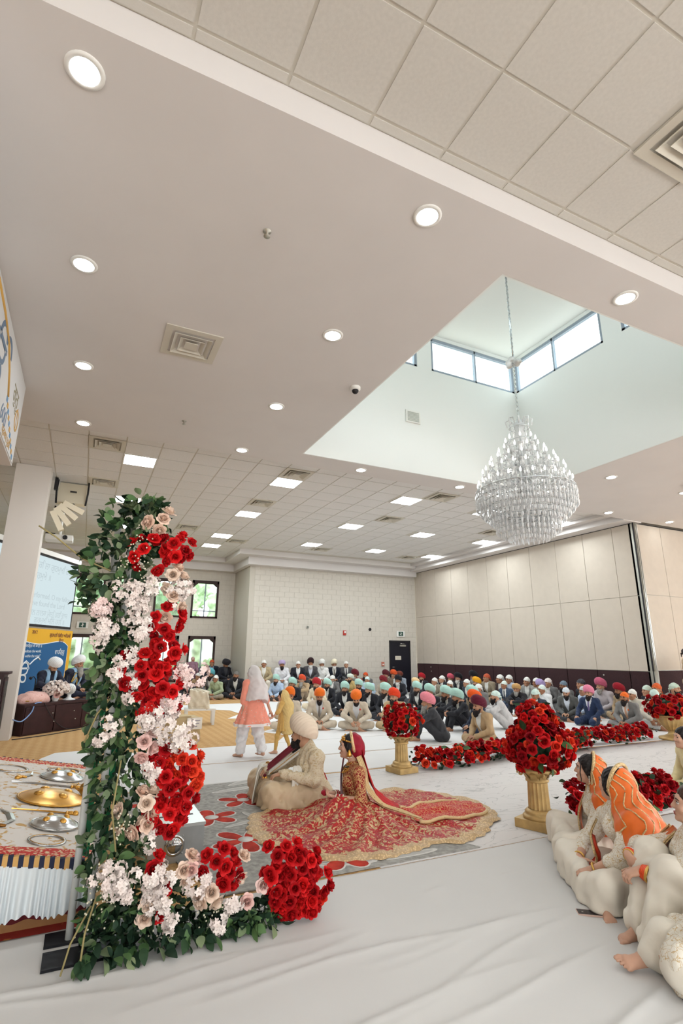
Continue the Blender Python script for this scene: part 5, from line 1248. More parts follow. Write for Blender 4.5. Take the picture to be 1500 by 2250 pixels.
CROWD = [
    (3.32, 18.39, 0.92, -40, 'cross', 0, 10, 'suit', K0, K1, K0, K2, 'turban', K3, 'full', 'k', None, 'man in black suit with pink tie seated by the flower pillar'),
    (3.94, 20.12, 0.968, -35, 'cross', 0, 0, 'kurta', K4, K1, K4, None, 'cloth', K1, None, None, None, 'man in tan shirt half hidden behind the flower pillar'),
    (4.28, 19.54, 1.08, -35, 'cross', 0, 0, 'suit', K5, K1, K6, None, 'turban', K7, 'full', 'k', None, 'man with teal turban and grey jacket below the window'),
    (4.32, 18.82, 0.931, -46, 'cross', 0, 5, 'kurta', K8, K1, K9, None, 'cloth', K1, None, None, None, 'man in sage green shirt and white head cloth'),
    (5.01, 18.83, 1.08, -37, 'cross', 0, 0, 'suit', K0, K1, K0, None, 'cloth', K10, 'full', 'k', None, 'man in black suit with grey cap beside the green shirt'),
    (6.03, 17.48, 0.92, -46, 'cross', 0, 0, 'kurta', K11, K1, K12, None, 'turban', K13, 'full', 'k', None, 'man in light blue shirt and mint turban behind the girl'),
    (6.87, 17.16, 0.92, -48, 'knees', -10, 0, 'kurta', K4, K1, K14, None, 'turban', K15, 'long', 'g', None, 'man with orange-red turban and long grey beard near bench'),
    (5.77, 15.17, 0.92, -57, 'cross', 0, 0, 'suit', K0, K1, K0, None, 'turban', K13, 'full', 'k', None, 'mint-turbaned man in black suit just right of the small child'),
    (6.14, 14.27, 0.947, -52, 'cross', 0, 5, 'kurta', K16, K1, K16, None, 'turban', K17, 'full', 'k', None, 'man in cream kurta and crimson turban in the second row'),
    (6.69, 14.71, 0.892, -63, 'cross', 5, 0, 'suit', K0, K1, K0, None, 'turban', K13, 'full', 'k', None, 'mint-turbaned man in black suit right of the crimson turban'),
    (8.14, 17.55, 0.931, -57, 'cross', -20, 15, 'suit', K5, K1, K5, None, 'cloth', K1, 'full', 'g', None, 'man in grey suit and white head cloth looking down before bench'),
    (6.29, 12.83, 0.914, -40, 'cross', 0, 0, 'suit', K0, K1, K0, None, 'turban', K13, 'full', 'k', None, 'mint-turbaned man in black suit behind the two beige suits'),
    (4.73, 10.95, 0.909, -22, 'cross', 0, 14, 'suit', K18, K19, K18, K20, 'turban', K21, 'full', 'k', K22, 'man in beige suit and grey tie under an orange turban, looking down'),
    (4.06, 11.02, 0.931, -15, 'cross', 0, 10, 'kurta', K18, K1, K18, None, 'turban', K21, 'full', 'k', None, 'man in beige half hidden between the girl and small child'),
    (5.41, 10.51, 0.92, -30, 'over', 5, 38, 'suit', K18, K23, K18, None, 'turban', K21, 'full', 'k', K22, 'man in beige suit with orange turban bowing over his knee'),
    (7.22, 13.77, 0.92, -55, 'cross', 10, 0, 'suit', K0, K1, K0, None, 'turban', K13, 'full', 'k', None, 'mint-turbaned man in black suit behind the bowing beige suit'),
    (8.8, 17.42, 0.947, -65, 'cross', 0, 0, 'kurta', K24, K1, K4, None, 'round', K25, 'full', 'k', None, 'man in mustard shirt with pale turban and black beard'),
    (9.27, 17.99, 1.066, -58, 'cross', 0, 0, 'suit', K26, K1, K6, None, 'turban', K27, 'full', 'g', None, 'man with maroon turban sitting against the back wall, left one'),
    (6.73, 12.22, 0.903, -68, 'cross', -15, 0, 'suit', K0, K1, K0, None, 'turban', K13, 'full', 'k', K28, 'mint-turbaned man in black suit with white pocket square'),
    (8.96, 16.47, 0.92, -61, 'cross', 15, 10, 'kurta', K29, K1, K5, None, 'cloth', K30, None, None, None, 'man in pale blue shirt and pale head cloth, third row'),
    (10.04, 18.64, 0.988, -54, 'cross', -15, 0, 'suit', K5, K1, K5, None, 'cloth', K31, 'full', 'k', None, 'man with small orange head cloth against the back wall'),
    (6.78, 11.49, 0.942, -66, 'cross', -20, 0, 'suit', K0, K1, K0, None, 'turban', K13, 'full', 'k', None, 'mint-turbaned man in black suit left of the orange-red turban'),
    (9.05, 15.56, 0.92, -59, 'cross', -15, 0, 'kurta', K32, K1, K4, None, 'turban', K33, 'full', 'w', None, 'man with dark red turban and white beard in taupe shirt'),
    (10.46, 17.74, 1.034, -69, 'cross', 0, 0, 'suit', K34, K1, K6, None, 'turban', K35, 'full', 'k', None, 'man with wine turban and brown jacket against the back wall'),
    (11.05, 18.18, 1.021, -63, 'cross', -5, 0, 'suit', K5, K1, K6, None, 'turban', K36, None, None, None, 'man in grey suit and orange turban left of the door'),
    (11.59, 18.59, 0.985, -74, 'cross', 0, 0, 'suit', K37, K1, K5, None, 'round', K38, None, None, None, 'man with rust turban in front of the dark door'),
    (9.83, 15.87, 0.92, -67, 'cross', -5, 0, 'suit', K0, K1, K0, None, 'turban', K3, 'full', 'w', None, 'man with black turban, white beard and black suit'),
    (6.11, 10.07, 0.92, -45, 'lapcross', -12, 0, 'kurta', K39, K1, K39, None, 'turban', K40, 'full', 'k', None, 'man in tan kurta with orange-red turban behind the left pedestal'),
    (9.64, 14.51, 0.92, -78, 'cross', -20, 0, 'suit', K6, K1, K6, None, 'round', K41, None, None, None, 'man with sand-coloured turban near the partition end'),
    (8.07, 12.07, 0.92, -71, 'cross', 0, 0, 'suit', K0, K1, K0, None, 'turban', K13, 'full', 'k', None, 'mint-turbaned man in black suit facing the viewer above the left bouquet'),
    (11.71, 17.2, 0.92, -82, 'cross', 0, 0, 'suit', K0, K1, K0, None, 'turban', K42, 'full', 'k', None, 'man with bright red turban in black suit by the partition'),
    (7.74, 11.02, 0.92, -76, 'cross', -10, 0, 'suit', K0, K1, K0, None, 'turban', K13, 'full', 'k', None, 'mint-turbaned man in black suit behind the pink turban'),
    (6.1, 8.52, 0.92, -122, 'knees', 0, 5, 'suit', K6, K1, K6, None, 'turban', K43, 'long', 'g', None, 'grey-bearded man with pink turban hugging his knees'),
    (7.76, 10.21, 0.92, -104, 'knees', -5, 0, 'suit', K0, K1, K0, None, 'turban', K13, 'full', 'k', K28, 'mint-turbaned man in black suit second from front right of pink turban'),
    (7.45, 9.41, 0.909, -106, 'knees', -5, 0, 'suit', K0, K1, K0, None, 'turban', K13, 'full', 'k', None, 'mint-turbaned man in black suit reaching over his knees, front row'),
    (10.69, 14.97, 0.92, -76, 'cross', -20, 0, 'suit', K44, K1, K5, None, 'cloth', K1, None, None, None, 'man in khaki jacket and white head cloth, fourth row'),
    (11.56, 15.72, 0.953, -87, 'cross', -15, 0, 'suit', K0, K1, K0, None, 'cloth', K1, None, None, None, 'man in black suit and white head cloth beside khaki jacket'),
    (12.39, 16.35, 0.914, -81, 'cross', -10, 0, 'suit', K6, K1, K6, None, 'turban', K45, 'full', 'g', None, 'man with coral pink turban in a back row'),
    (12.25, 15.7, 0.984, -85, 'cross', 0, 0, 'suit', K0, K1, K0, None, 'turban', K3, 'full', 'w', None, 'white-bearded man with black turban by the partition'),
    (10.11, 13.37, 0.92, -77, 'cross', 10, 0, 'suit', K5, K1, K5, None, 'cloth', K1, 'full', 'k', None, 'man in glasses and white head cloth in grey suit, third row'),
    (10.96, 13.63, 0.931, -88, 'cross', -20, 0, 'suit', K46, K1, K47, None, 'cloth', K1, None, None, None, 'man in slate jacket with white head cloth right of black turban'),
    (12.37, 15.01, 1.08, -82, 'cross', 0, 0, 'suit', K6, K1, K6, None, 'turban', K3, 'full', 'g', None, 'man with black turban at the partition behind yellow turban'),
    (11.61, 13.94, 0.909, -92, 'cross', -20, 0, 'kurta', K48, K1, K6, None, 'turban', K49, 'full', 'k', None, 'man with bright yellow turban in the back rows'),
    (12.37, 14.33, 1.08, -85, 'cross', -25, 0, 'suit', K50, K1, K4, None, 'cloth', K51, None, None, None, 'man in khaki suit with brick red head cloth'),
    (9.73, 11.63, 0.92, -78, 'cross', -20, 0, 'suit', K5, K1, K5, None, 'cloth', K1, 'full', 'g', None, 'grey-suited man in white head cloth right of yellow turban'),
    (8.35, 10.17, 0.92, -87, 'cross', -15, 0, 'suit', K52, K1, K4, None, 'turban', K13, 'full', 'k', None, 'mint-turbaned man in tan jacket behind the orange turban'),
    (7.26, 8.72, 0.931, -108, 'cross', -5, 0, 'suit', K47, K1, K47, None, 'turban', K53, 'full', 'k', None, 'man with orange turban in navy suit behind the maroon turban'),
    (6.52, 7.73, 0.92, -92, 'lapcross', -4, 0, 'suit', K54, K1, K54, None, 'turban', K55, 'full', 'k', None, 'man in camel suit and maroon turban behind the red flowers'),
    (8.37, 9.24, 0.92, -124, 'knees', 0, 0, 'suit', K56, K57, K56, None, 'cloth', K58, 'full', 'k', None, 'man in pale grey suit with mint head cloth seen from the side'),
    (12.37, 13.67, 1.074, -96, 'cross', -15, 0, 'suit', K59, K1, K6, None, 'cloth', K1, None, None, None, 'man in brown jacket and white head cloth at partition'),
    (12.37, 13.27, 1.08, -90, 'cross', 0, 0, 'kurta', K60, K1, K5, None, 'cloth', K1, None, None, None, 'man in pale blue shirt with white head cloth at partition'),
    (11.53, 12.62, 0.92, -82, 'cross', -10, 0, 'suit', K61, K1, K47, K62, 'cloth', K63, None, None, None, 'man in blue-grey suit and dark tie with white head cloth'),
    (10.63, 11.12, 0.903, -78, 'knees', 20, 0, 'kurta', K64, K1, K0, None, 'round', K65, 'full', 'g', None, 'man in black with sandy turban and grey beard, arms on knees'),
    (12.41, 12.59, 1.033, -82, 'cross', 0, 0, 'suit', K66, K1, K66, None, 'cloth', K1, None, None, None, 'man in light grey suit and white head cloth at partition, left of lavender'),
    (12.33, 12.1, 1.032, -93, 'cross', -10, 0, 'suit', K67, K1, K66, None, 'cloth', K1, None, None, None, 'man in pale suit and white head cloth beside lavender turban'),
    (11.87, 11.53, 0.945, -86, 'cross', 0, 0, 'kurta', K68, K1, K5, None, 'turban', K69, 'full', 'g', None, 'man with lavender turban among the grey suits'),
    (12.36, 11.67, 1.046, -97, 'cross', 0, 8, 'suit', K5, K1, K5, None, 'cloth', K70, None, None, None, 'man in grey suit with hand near mouth and pale head cloth'),
    (9.56, 9.41, 0.92, -96, 'cross', -10, 18, 'suit', K71, K1, K47, K72, 'cloth', K73, None, None, None, 'man in dark slate suit with mint head cloth behind the right bouquet'),
    (10.84, 10.45, 0.936, -100, 'cross', -10, 0, 'kurta', K74, K1, K5, None, 'cloth', K75, None, None, None, 'man in white shirt and mint head cloth behind slate suit'),
    (12.18, 10.96, 1.0, -99, 'cross', -10, 0, 'suit', K5, K1, K5, None, 'cloth', K76, 'full', 'k', None, 'man in glasses with blue-grey head cloth and grey suit'),
    (10.84, 9.77, 0.914, -66, 'cross', 0, 14, 'suit', K77, K78, K6, None, 'cloth', K79, 'full', 'k', None, 'man in dark grey blazer and white head cloth left of navy suit'),
    (12.36, 10.51, 1.08, -103, 'cross', 0, 0, 'suit', K80, K81, K6, None, 'cloth', K82, None, None, None, 'young man with dark patterned head cloth at partition'),
    (11.59, 9.83, 0.92, -100, 'cross', 10, 0, 'kurta', K83, K1, K5, None, 'cloth', K84, None, None, None, 'man in pale blue shirt hidden behind the navy suit'),
    (10.61, 8.98, 0.884, -74, 'kneel', -8, 4, 'suit', K85, K86, K85, K87, 'turban', K88, 'full', 'k', None, 'man in navy suit and purple tie with pink turban, kneeling'),
    (12.36, 9.93, 1.051, -91, 'cross', -5, 0, 'kurta', K89, K1, K5, None, 'turban', K90, 'full', 'g', None, 'man with rose turban and pale grey shirt behind the navy suit'),
    (12.22, 9.29, 0.95, -102, 'cross', -10, 0, 'kurta', K4, K1, K4, None, 'turban', K91, 'full', 'k', None, 'man with deep red turban and tan kurta behind grey suit'),
    (10.74, 8.09, 0.92, -80, 'cross', -6, 4, 'suit', K92, K93, K92, K94, 'cloth', K95, 'full', 'k', K96, 'man in grey suit with orange head cloth and checked tie'),
    (11.62, 8.51, 0.931, -97, 'cross', 0, 0, 'kurta', K97, K1, K4, None, 'cloth', K1, None, None, None, 'man in cream with white head cloth behind grey suit'),
    (12.37, 8.64, 1.006, -108, 'cross', 5, 10, 'suit', K98, K1, K0, K99, 'cloth', K100, None, None, None, 'man in black suit and pale pink tie with mint head cloth'),
    (12.37, 8.41, 1.08, -93, 'cross', 0, 0, 'suit', K101, K1, K6, None, 'cloth', K102, None, None, None, 'man with rust head cloth behind the cream suit'),
    (11.52, 7.96, 1.008, -64, 'over', 0, 30, 'suit', K103, K104, K105, None, 'cloth', K106, 'full', 'k', None, 'man in cream suit with mint head cloth bowing his head'),
    (12.94, 8.4, 1.079, -72, 'cross', 70, 0, 'suit', K107, K1, K5, None, 'cloth', K108, 'full', 'k', None, 'man in grey suit with mint head cloth turned to the right')]
POSES = {'cross': pose_cross(.045, 'lap'), 'lapcross': pose_cross(.05, 'lap', slump=.0), 'over': pose_cross(.095, 'over', slump=.02), 'knees': pose_knees(.09), 'kneel': pose_kneel(), 'bench': pose_bench(.02), 'stand': pose_stand()}
M_glasses = mat('glasses_frame', (40, 36, 36), .4)
GL = MB()
for sx in (-1, 1):
    GL.tube([(sx*(.031+.021*math.cos(a)), -.103, .006+.017*math.sin(a)) for a in np.linspace(0, 6.2832, 13)], .002, 4, cap=False); GL.tube([(sx*.052, -.103, .01), (sx*.080, .0, .012)], .002, 4)
GL.tube([(-.01, -.106, .008), (.01, -.106, .008)], .002, 4)
GL_ME = GL.mesh('glasses')
def seat_person(x, y, s, rot, pose, hy, hp, style, top, shirt, legs, tie, hw, hwc, bd, bdc, sq, label, z=0.0, skin=None, group='seated congregation'):
    q = lambda a: int(round(a/20.0))*20
    hy, hp = (q(hy), q(hp)) if abs(hp) < 30 else (q(hy), hp)
    J = POSES[pose]
    g = person_meshes(pose, J, hy, hp)
    r = thing('person', label, 'person', (x, y, z+.005), R_(rot), group, s)
    sk = skin or SKINS[int(abs(x*13+y*7)) % 3]
    dress(r, g, sk, top, shirt, legs, style, hw, hwc, bd, bdc, tie)
    if sq and style == 'suit':
        c = J['che']; MB().add([(.0, 0, 0), (.045, 0, .005), (.035, -.008, .035), (.012, -.008, .045), (.02, -.012, .01)], [(0, 1, 4), (1, 2, 4), (2, 3, 4), (3, 0, 4)]).build('pocket_square', cloth(sq), r, loc=(c[0]+.065, c[1]-.148, c[2]+.02))
    if 'glasses' in label: o = obj('glasses', GL_ME, M_glasses, r); o.matrix_local = g['Mh'] @ Matrix.Scale(1.06, 4)
    return r
for row in CROWD: seat_person(*row[:-1], row[-1])
WH = (226, 224, 218); BK = (38, 38, 44); GY = (112, 110, 108)
# elders on the bench along the block wall
def bench(x0, x1, y, label):
    t = thing('bench', label, 'bench', (x0, y, 0)); L = x1-x0
    MB().box((0, -.18, .40), (L, .22, .435)).build('seat', mat('bench_wood', (150, 128, 100), .6), t)
    for k in range(3):
        for yy in (-.15, .17): MB().box((.1+k*(L-.26)/2, yy, 0), (.16+k*(L-.26)/2, yy+.05, .40)).build('leg', M_dark, t)
bench(5.65, 9.75, 18.86, 'long low bench under the elders along the back wall')
for x, st, top, sh, lg, tie, hw, hwc, bd, bdc, lab, s in (
    (5.94, 'suit', (176, 158, 124), (226, 222, 212), (216, 206, 190), None, 'cloth', WH, None, None, 'man in khaki vest and white cap at left end of bench', 1.03),
    (6.62, 'kurta', (222, 220, 222), WH, (214, 212, 210), None, 'round', (186, 168, 204), 'full', 'k', 'man in white with lilac turban on the bench', 1.0),
    (7.25, 'suit', (40, 40, 46), (226, 224, 220), BK, None, 'cloth', WH, None, None, 'man in open black jacket and white cap on the bench', 1.0),
    (7.74, 'suit', (78, 74, 76), (206, 206, 214), (60, 58, 60), None, 'turban', (52, 30, 32), 'full', 'w', 'tallest bench sitter with dark brown turban and grey suit', 1.04),
    (8.20, 'kurta', (228, 226, 222), WH, (222, 220, 214), None, 'turban', (232, 230, 224), 'full', 'w', 'white-bearded man all in white on the bench', 1.0),
    (8.71, 'suit', (34, 36, 46), (220, 216, 206), BK, (120, 110, 100), 'turban', (232, 222, 196), 'full', 'w', 'man with cream turban and black suit on the bench', 1.0),
    (9.22, 'suit', (84, 84, 86), (206, 204, 200), (70, 70, 72), (60, 60, 66), 'cloth', WH, None, None, 'man in grey suit and striped tie at right end of bench', 1.0)):
    seat_person(x, 18.82, s, -14, 'bench', 0, 0, st, top, sh, lg, tie, hw, hwc, bd, bdc, None, lab, 0, None, 'elders on the bench')
bench(4.1, 5.2, 20.85, 'short bench in the window recess')
seat_person(4.52, 20.85, 1.02, -10, 'bench', 0, 0, 'suit', (36, 40, 52), (150, 160, 180), BK, None, 'cloth', (206, 84, 44), None, None, None, 'man with orange head cloth on the short bench by the window')
seat_person(4.86, 20.15, 1.0, 20, 'bench', 20, 38, 'suit', (26, 26, 34), (60, 60, 64), BK, None, 'turban', (34, 30, 36), 'full', 'k', None, 'man with black turban in dark suit leaning forward')
seat_person(5.02, 20.85, 1.05, -5, 'bench', 20, 20, 'kurta', (150, 146, 140), WH, (60, 60, 64), None, 'cloth', (50, 52, 60), 'full', 'k', None, 'man in grey with dark head cloth behind the black turban')
seat_person(3.75, 20.6, .80, 150, 'stand', 0, 0, 'kurta', (150, 116, 132), WH, (120, 92, 106), None, 'cloth', (196, 160, 150), None, None, None, 'person in mauve standing at the lower window', 0, None, 'standing people')
# standing man cut by the right edge of the picture
r = seat_person(13.22, 8.22, 1.0, 20, 'stand', 0, 0, 'kurta', (206, 180, 150), WH, (30, 30, 36), None, 'cloth', (70, 60, 60), None, None, None, 'man in light checked shirt standing by the side partition', 0, None, 'standing people')
# musicians
for (x, y, rot, pose, hp, bd, bdc, lab) in ((-0.66, 13.22, 40, 'over', 38, 'full', 'k', 'musician in navy with white turban bowing over the left microphone'), (-0.14, 13.62, 48, 'cross', 0, 'long', 'g', 'grey-bearded musician in navy with tall white turban, looking right')):
    r = seat_person(x, y, .98, rot, pose, 0, hp, 'kurta', (34, 36, 52), WH, (34, 36, 52), None, 'turban', (232, 232, 232), bd, bdc, None, lab, .56, None, 'musicians')
    J = POSES[pose]
    S = SDF((-.3, -.5, .1), (.3, .3, .7), .010); torso_prims(S, J, .030); base_ = S.F.copy()
    S.fn(lambda xx, yy, zz, F: np.maximum(np.maximum(F, np.abs(np.abs(xx)-.085)-.035), np.maximum(yy+.02*0-.14, .22-zz)))
    obj('scarf', np_mesh('scarf', [S.data()]), cloth((150, 186, 216)), r)
# ------------------------------------------------------------------ principal figures (joints measured in metres from each figure's seat)
HEROES = {
    'GROOM': ((2.25, 5.75), {'head': (0.024, -0.009, 0.668), 'nec': (0.099, -0.017, 0.536), 'che': (0.113, -0.044, 0.371), 'wai': (0.148, -0.058, 0.209), 'pel': (0.172, -0.046, 0.1), 'shL': (0.114, -0.227, 0.464), 'shR': (0.093, 0.179, 0.436), 'elL': (0.077, -0.288, 0.261), 'wrL': (-0.225, -0.127, 0.325), 'elR': (-0.087, 0.356, 0.297), 'wrR': (-0.304, 0.183, 0.327), 'hipL': (0.082, -0.161, 0.1), 'hipR': (0.164, 0.065, 0.1), 'knL': (-0.328, -0.13, 0.15), 'knR': (-0.309, 0.443, 0.17), 'anL': (-0.314, 0.177, 0.06), 'anR': (-0.307, 0.013, 0.06), 'sc0': (-0.022, -0.024, 0.586), 'sc1': (-0.164, 0.064, 0.463), 'sc2': (-0.307, 0.142, 0.335), 'bk0': (0.253, -0.045, 0.324), 'bk1': (0.302, -0.065, 0.099)}),
    'BRIDE': ((2.6, 5.02), {'head': (-0.08, 0.041, 0.634), 'nec': (-0.039, 0.031, 0.462), 'che': (-0.032, 0.016, 0.333), 'wai': (-0.008, 0.004, 0.187), 'pel': (0.013, 0.016, 0.1), 'shL': (-0.065, -0.135, 0.417), 'shR': (-0.017, 0.178, 0.384), 'elL': (-0.062, -0.193, 0.198), 'wrL': (-0.265, -0.043, 0.204), 'elR': (-0.01, 0.253, 0.15), 'wrR': (-0.192, 0.156, 0.192), 'hipL': (-0.073, -0.075, 0.1), 'hipR': (0.018, 0.103, 0.1), 'knL': (-0.406, -0.128, 0.12), 'knR': (-0.224, 0.397, 0.12), 'anL': (-0.162, 0.197, 0.05), 'anR': (-0.268, -0.03, 0.05)}),
    'W1': ((3.92, 3.36), {'head': (-0.023, 0.027, 0.624), 'nec': (0.005, -0.006, 0.464), 'che': (0.017, -0.019, 0.349), 'wai': (0.034, -0.04, 0.23), 'pel': (0.041, -0.048, 0.1), 'shL': (-0.075, -0.112, 0.419), 'shR': (0.102, 0.127, 0.368), 'elL': (-0.183, -0.094, 0.207), 'wrL': (-0.237, 0.061, 0.104), 'elR': (0.033, 0.238, 0.07), 'wrR': (-0.124, 0.206, 0.038), 'hipL': (-0.058, -0.086, 0.1), 'hipR': (0.098, 0.039, 0.1), 'knL': (-0.394, -0.001, 0.12), 'knR': (-0.062, 0.38, 0.16), 'anL': (-0.243, 0.099, 0.05), 'anR': (-0.315, -0.017, 0.05)}),
    'W2': ((3.52, 2.82), {'head': (-0.016, 0.021, 0.651), 'nec': (-0.007, 0.009, 0.511), 'che': (0.001, -0.001, 0.402), 'wai': (0.026, -0.033, 0.277), 'pel': (0.038, -0.047, 0.1), 'shL': (-0.08, -0.124, 0.452), 'shR': (0.068, 0.187, 0.395), 'elL': (-0.206, -0.126, 0.261), 'wrL': (-0.301, 0.024, 0.165), 'elR': (-0.04, 0.305, 0.199), 'wrR': (-0.233, 0.195, 0.172), 'hipL': (-0.067, -0.077, 0.1), 'hipR': (0.095, 0.041, 0.1), 'knL': (-0.397, -0.144, 0.14), 'knR': (-0.148, 0.376, 0.15), 'anL': (-0.352, 0.039, 0.06), 'anR': (-0.415, -0.121, 0.06)}),
    'W3': ((3.36, 2.24), {'head': (0.019, -0.029, 0.68), 'nec': (0.018, -0.027, 0.541), 'che': (0.015, -0.022, 0.422), 'wai': (0.01, -0.015, 0.282), 'pel': (-0.002, 0.003, 0.1), 'shL': (-0.092, -0.132, 0.469), 'shR': (0.11, 0.124, 0.427), 'elL': (-0.239, 0.034, 0.299), 'wrL': (-0.267, 0.148, 0.325), 'elR': (-0.007, 0.336, 0.363), 'wrR': (-0.203, 0.269, 0.357), 'hipL': (-0.106, -0.021, 0.1), 'hipR': (0.059, 0.092, 0.1), 'knL': (-0.215, -0.001, 0.334), 'knR': (-0.08, 0.21, 0.355), 'anL': (-0.418, -0.004, 0.07), 'anR': (-0.333, 0.14, 0.07)}),
    'W4': ((3.02, 1.86), {'head': (-0.006, 0.01, 0.576), 'nec': (-0.012, 0.019, 0.444), 'che': (-0.017, 0.028, 0.335), 'wai': (-0.025, 0.04, 0.217), 'pel': (-0.034, 0.055, 0.1), 'shL': (-0.131, -0.073, 0.41), 'shR': (0.078, 0.141, 0.348), 'elL': (-0.23, -0.007, 0.167), 'wrL': (-0.239, 0.121, 0.073), 'elR': (0.036, 0.228, 0.089), 'wrR': (-0.129, 0.209, 0.052), 'hipL': (-0.14, 0.036, 0.1), 'hipR': (0.029, 0.144, 0.1), 'knL': (-0.331, 0.061, 0.13), 'knR': (-0.172, 0.241, 0.151), 'anL': (-0.262, 0.139, 0.06), 'anR': (-0.243, 0.28, -0.063)}),
}
HEROES = {k: (b, {q: np.array(v) for q, v in j.items()}) for k, (b, j) in HEROES.items()}
def project(S, pts, it=14):
    """pull points onto the surface of a field"""
    F = S.F; h = S.h; P = np.array(pts, float)
    gx, gy, gz = np.gradient(F, h)
    for _ in range(it):
        I = np.clip(np.rint((P-S.lo)/h).astype(int), 0, np.array(F.shape)-1); I = tuple(I.T)
        g = np.stack([gx[I], gy[I], gz[I]], 1); g /= np.linalg.norm(g, axis=1, keepdims=True)+1e-6
        P = P-g*np.clip(F[I], -.05, .05)[:, None]*.8
    return P
def ribbon(name, pts, side, w, m, parent, th=.006, fold=.0, nf=3, n_w=10, sub=6):
    """cloth strip along pts; side: half-width direction per point (or one)"""
    P = [Vector(p) for p in pts]; sd = [Vector(s) for s in side] if hasattr(side[0], '__len__') else [Vector(side)]*len(P); ww = w if hasattr(w, '__len__') else [w]*len(P)
    C = []; D = []; W = []
    for i in range(len(P)-1):
        a, b, c, d = P[max(i-1, 0)], P[i], P[i+1], P[min(i+2, len(P)-1)]
        for k in range(sub+(1 if i == len(P)-2 else 0)):
            t = k/sub; C.append(.5*((2*b)+(c-a)*t+(2*a-5*b+4*c-d)*t*t+(3*b-a-3*c+d)*t**3)); D.append(sd[i].lerp(sd[i+1], t).normalized()); W.append(ww[i]*(1-t)+ww[i+1]*t)
    vs = []; fs = []; n = len(C); q = n_w+1
    for lay in (0, 1):
        for i in range(n):
            tg = (C[min(i+1, n-1)]-C[max(i-1, 0)]).normalized(); nn = tg.cross(D[i]).normalized()
            for j in range(q):
                u = j/n_w*2-1; vs.append(C[i]+D[i]*W[i]*u+nn*(fold*math.sin(u*nf*3.14+i*.12)+(th if lay else 0)))
    for lay in (0, 1):
        o = lay*n*q
        for i in range(n-1):
            for j in range(n_w):
                f = (o+i*q+j, o+i*q+j+1, o+(i+1)*q+j+1, o+(i+1)*q+j); fs.append(f if lay else f[::-1])
    B = n*q
    for i in range(n-1):
        for j in (0, n_w):
            f = (i*q+j, (i+1)*q+j, B+(i+1)*q+j, B+i*q+j); fs.append(f if j == 0 else f[::-1])
    for i in (0, n-1):
        for j in range(n_w):
            f = (i*q+j, i*q+j+1, B+i*q+j+1, B+i*q+j); fs.append(f[::-1] if i == 0 else f)
    return MB().add(vs, fs, True).build(name, m, parent)
def torus(name, c, axis, R, r, m, parent, n=20, k=6):
    a = Vector(axis).normalized(); u = a.orthogonal().normalized(); v = a.cross(u)
    return MB().tube([Vector(c)+(u*math.cos(t)+v*math.sin(t))*R for t in np.linspace(0, 2*math.pi, n+1)], r, k, cap=False).build(name, m, parent)
def beads(name, pts, r, m, parent, nu=6, nv=4):
    mb = MB()
    for p in pts: mb.ball(p, r, nu, nv)
    o = mb.build(name, m, parent); o['kind'] = 'stuff'; return o
def fdir(th): return np.array((math.sin(R_(th)), -math.cos(R_(th)), 0.0))
def hframe(J, th):
    f = fdir(th); up = nrm(J['nec']-J['pel']); ax = nrm(np.cross(f, (0, 0, 1)))      # ax to the person's right
    return f, up, ax
def h_torso(S, J, th, g=0.0, rs=1.0, fem=True):
    f, up, ax = hframe(J, th); ay = nrm(np.cross(up, ax)); A = np.stack([ax, ay, up], 1)
    S.ell(J['pel'], np.array((.155, .12, .11))*rs, np.stack([ax, f, (0, 0, 1)], 1), .05, grow=g)
    S.ell(J['wai'], np.array((.115 if fem else .14, .09 if fem else .105, .12))*rs, A, .06, grow=g)
    S.ell(J['che'], np.array((.135 if fem else .165, .098 if fem else .118, .13))*rs, A, .06, grow=g)
    S.cap(J['shL'], J['shR'], (.048 if fem else .06)*rs, None, .05, grow=g)
    for k in 'LR': S.cap(J['nec']-up*.01, J['sh'+k], .042*rs, .042*rs, .05, grow=g)
    if fem:
        for sx in (-1, 1): S.ell(J['che']+ax*sx*.062*rs+f*.075*rs-up*.01, np.array((.052,)*3)*rs, None, .035, grow=g)
    S.cap(J['nec']-up*.03, J['nec']+up*.03, (.05 if fem else .065)*rs, (.042 if fem else .058)*rs, .03, grow=g*.5)
def h_arms(S, J, g=0.0, rs=1.0, to=1.0):
    for k in 'LR':
        S.cap(J['sh'+k], J['el'+k], .050*rs, .041*rs, .03, grow=g)
        if to > .5: S.cap(J['el'+k], J['el'+k]+(J['wr'+k]-J['el'+k])*min(1, (to-.5)*2), .041*rs, (.041-.014*min(1, (to-.5)*2))*rs, .02, grow=g)
def h_legs(S, J, g=0.0, rs=1.0):
    for k in 'LR':
        S.cap(J['hip'+k], J['kn'+k], .085*rs, .065*rs, .05, grow=g); S.cap(J['kn'+k], J['an'+k], .062*rs, .042*rs, .03, grow=g)
def h_bounds(J, m=.2):
    P = np.array([v for k, v in J.items() if k[:2] in ('he', 'ne', 'ch', 'wa', 'pe', 'sh', 'el', 'wr', 'hi', 'kn', 'an')]); lo = P.min(0)-m; hi = P.max(0)+m; lo[2] = max(lo[2], .004); return lo, hi
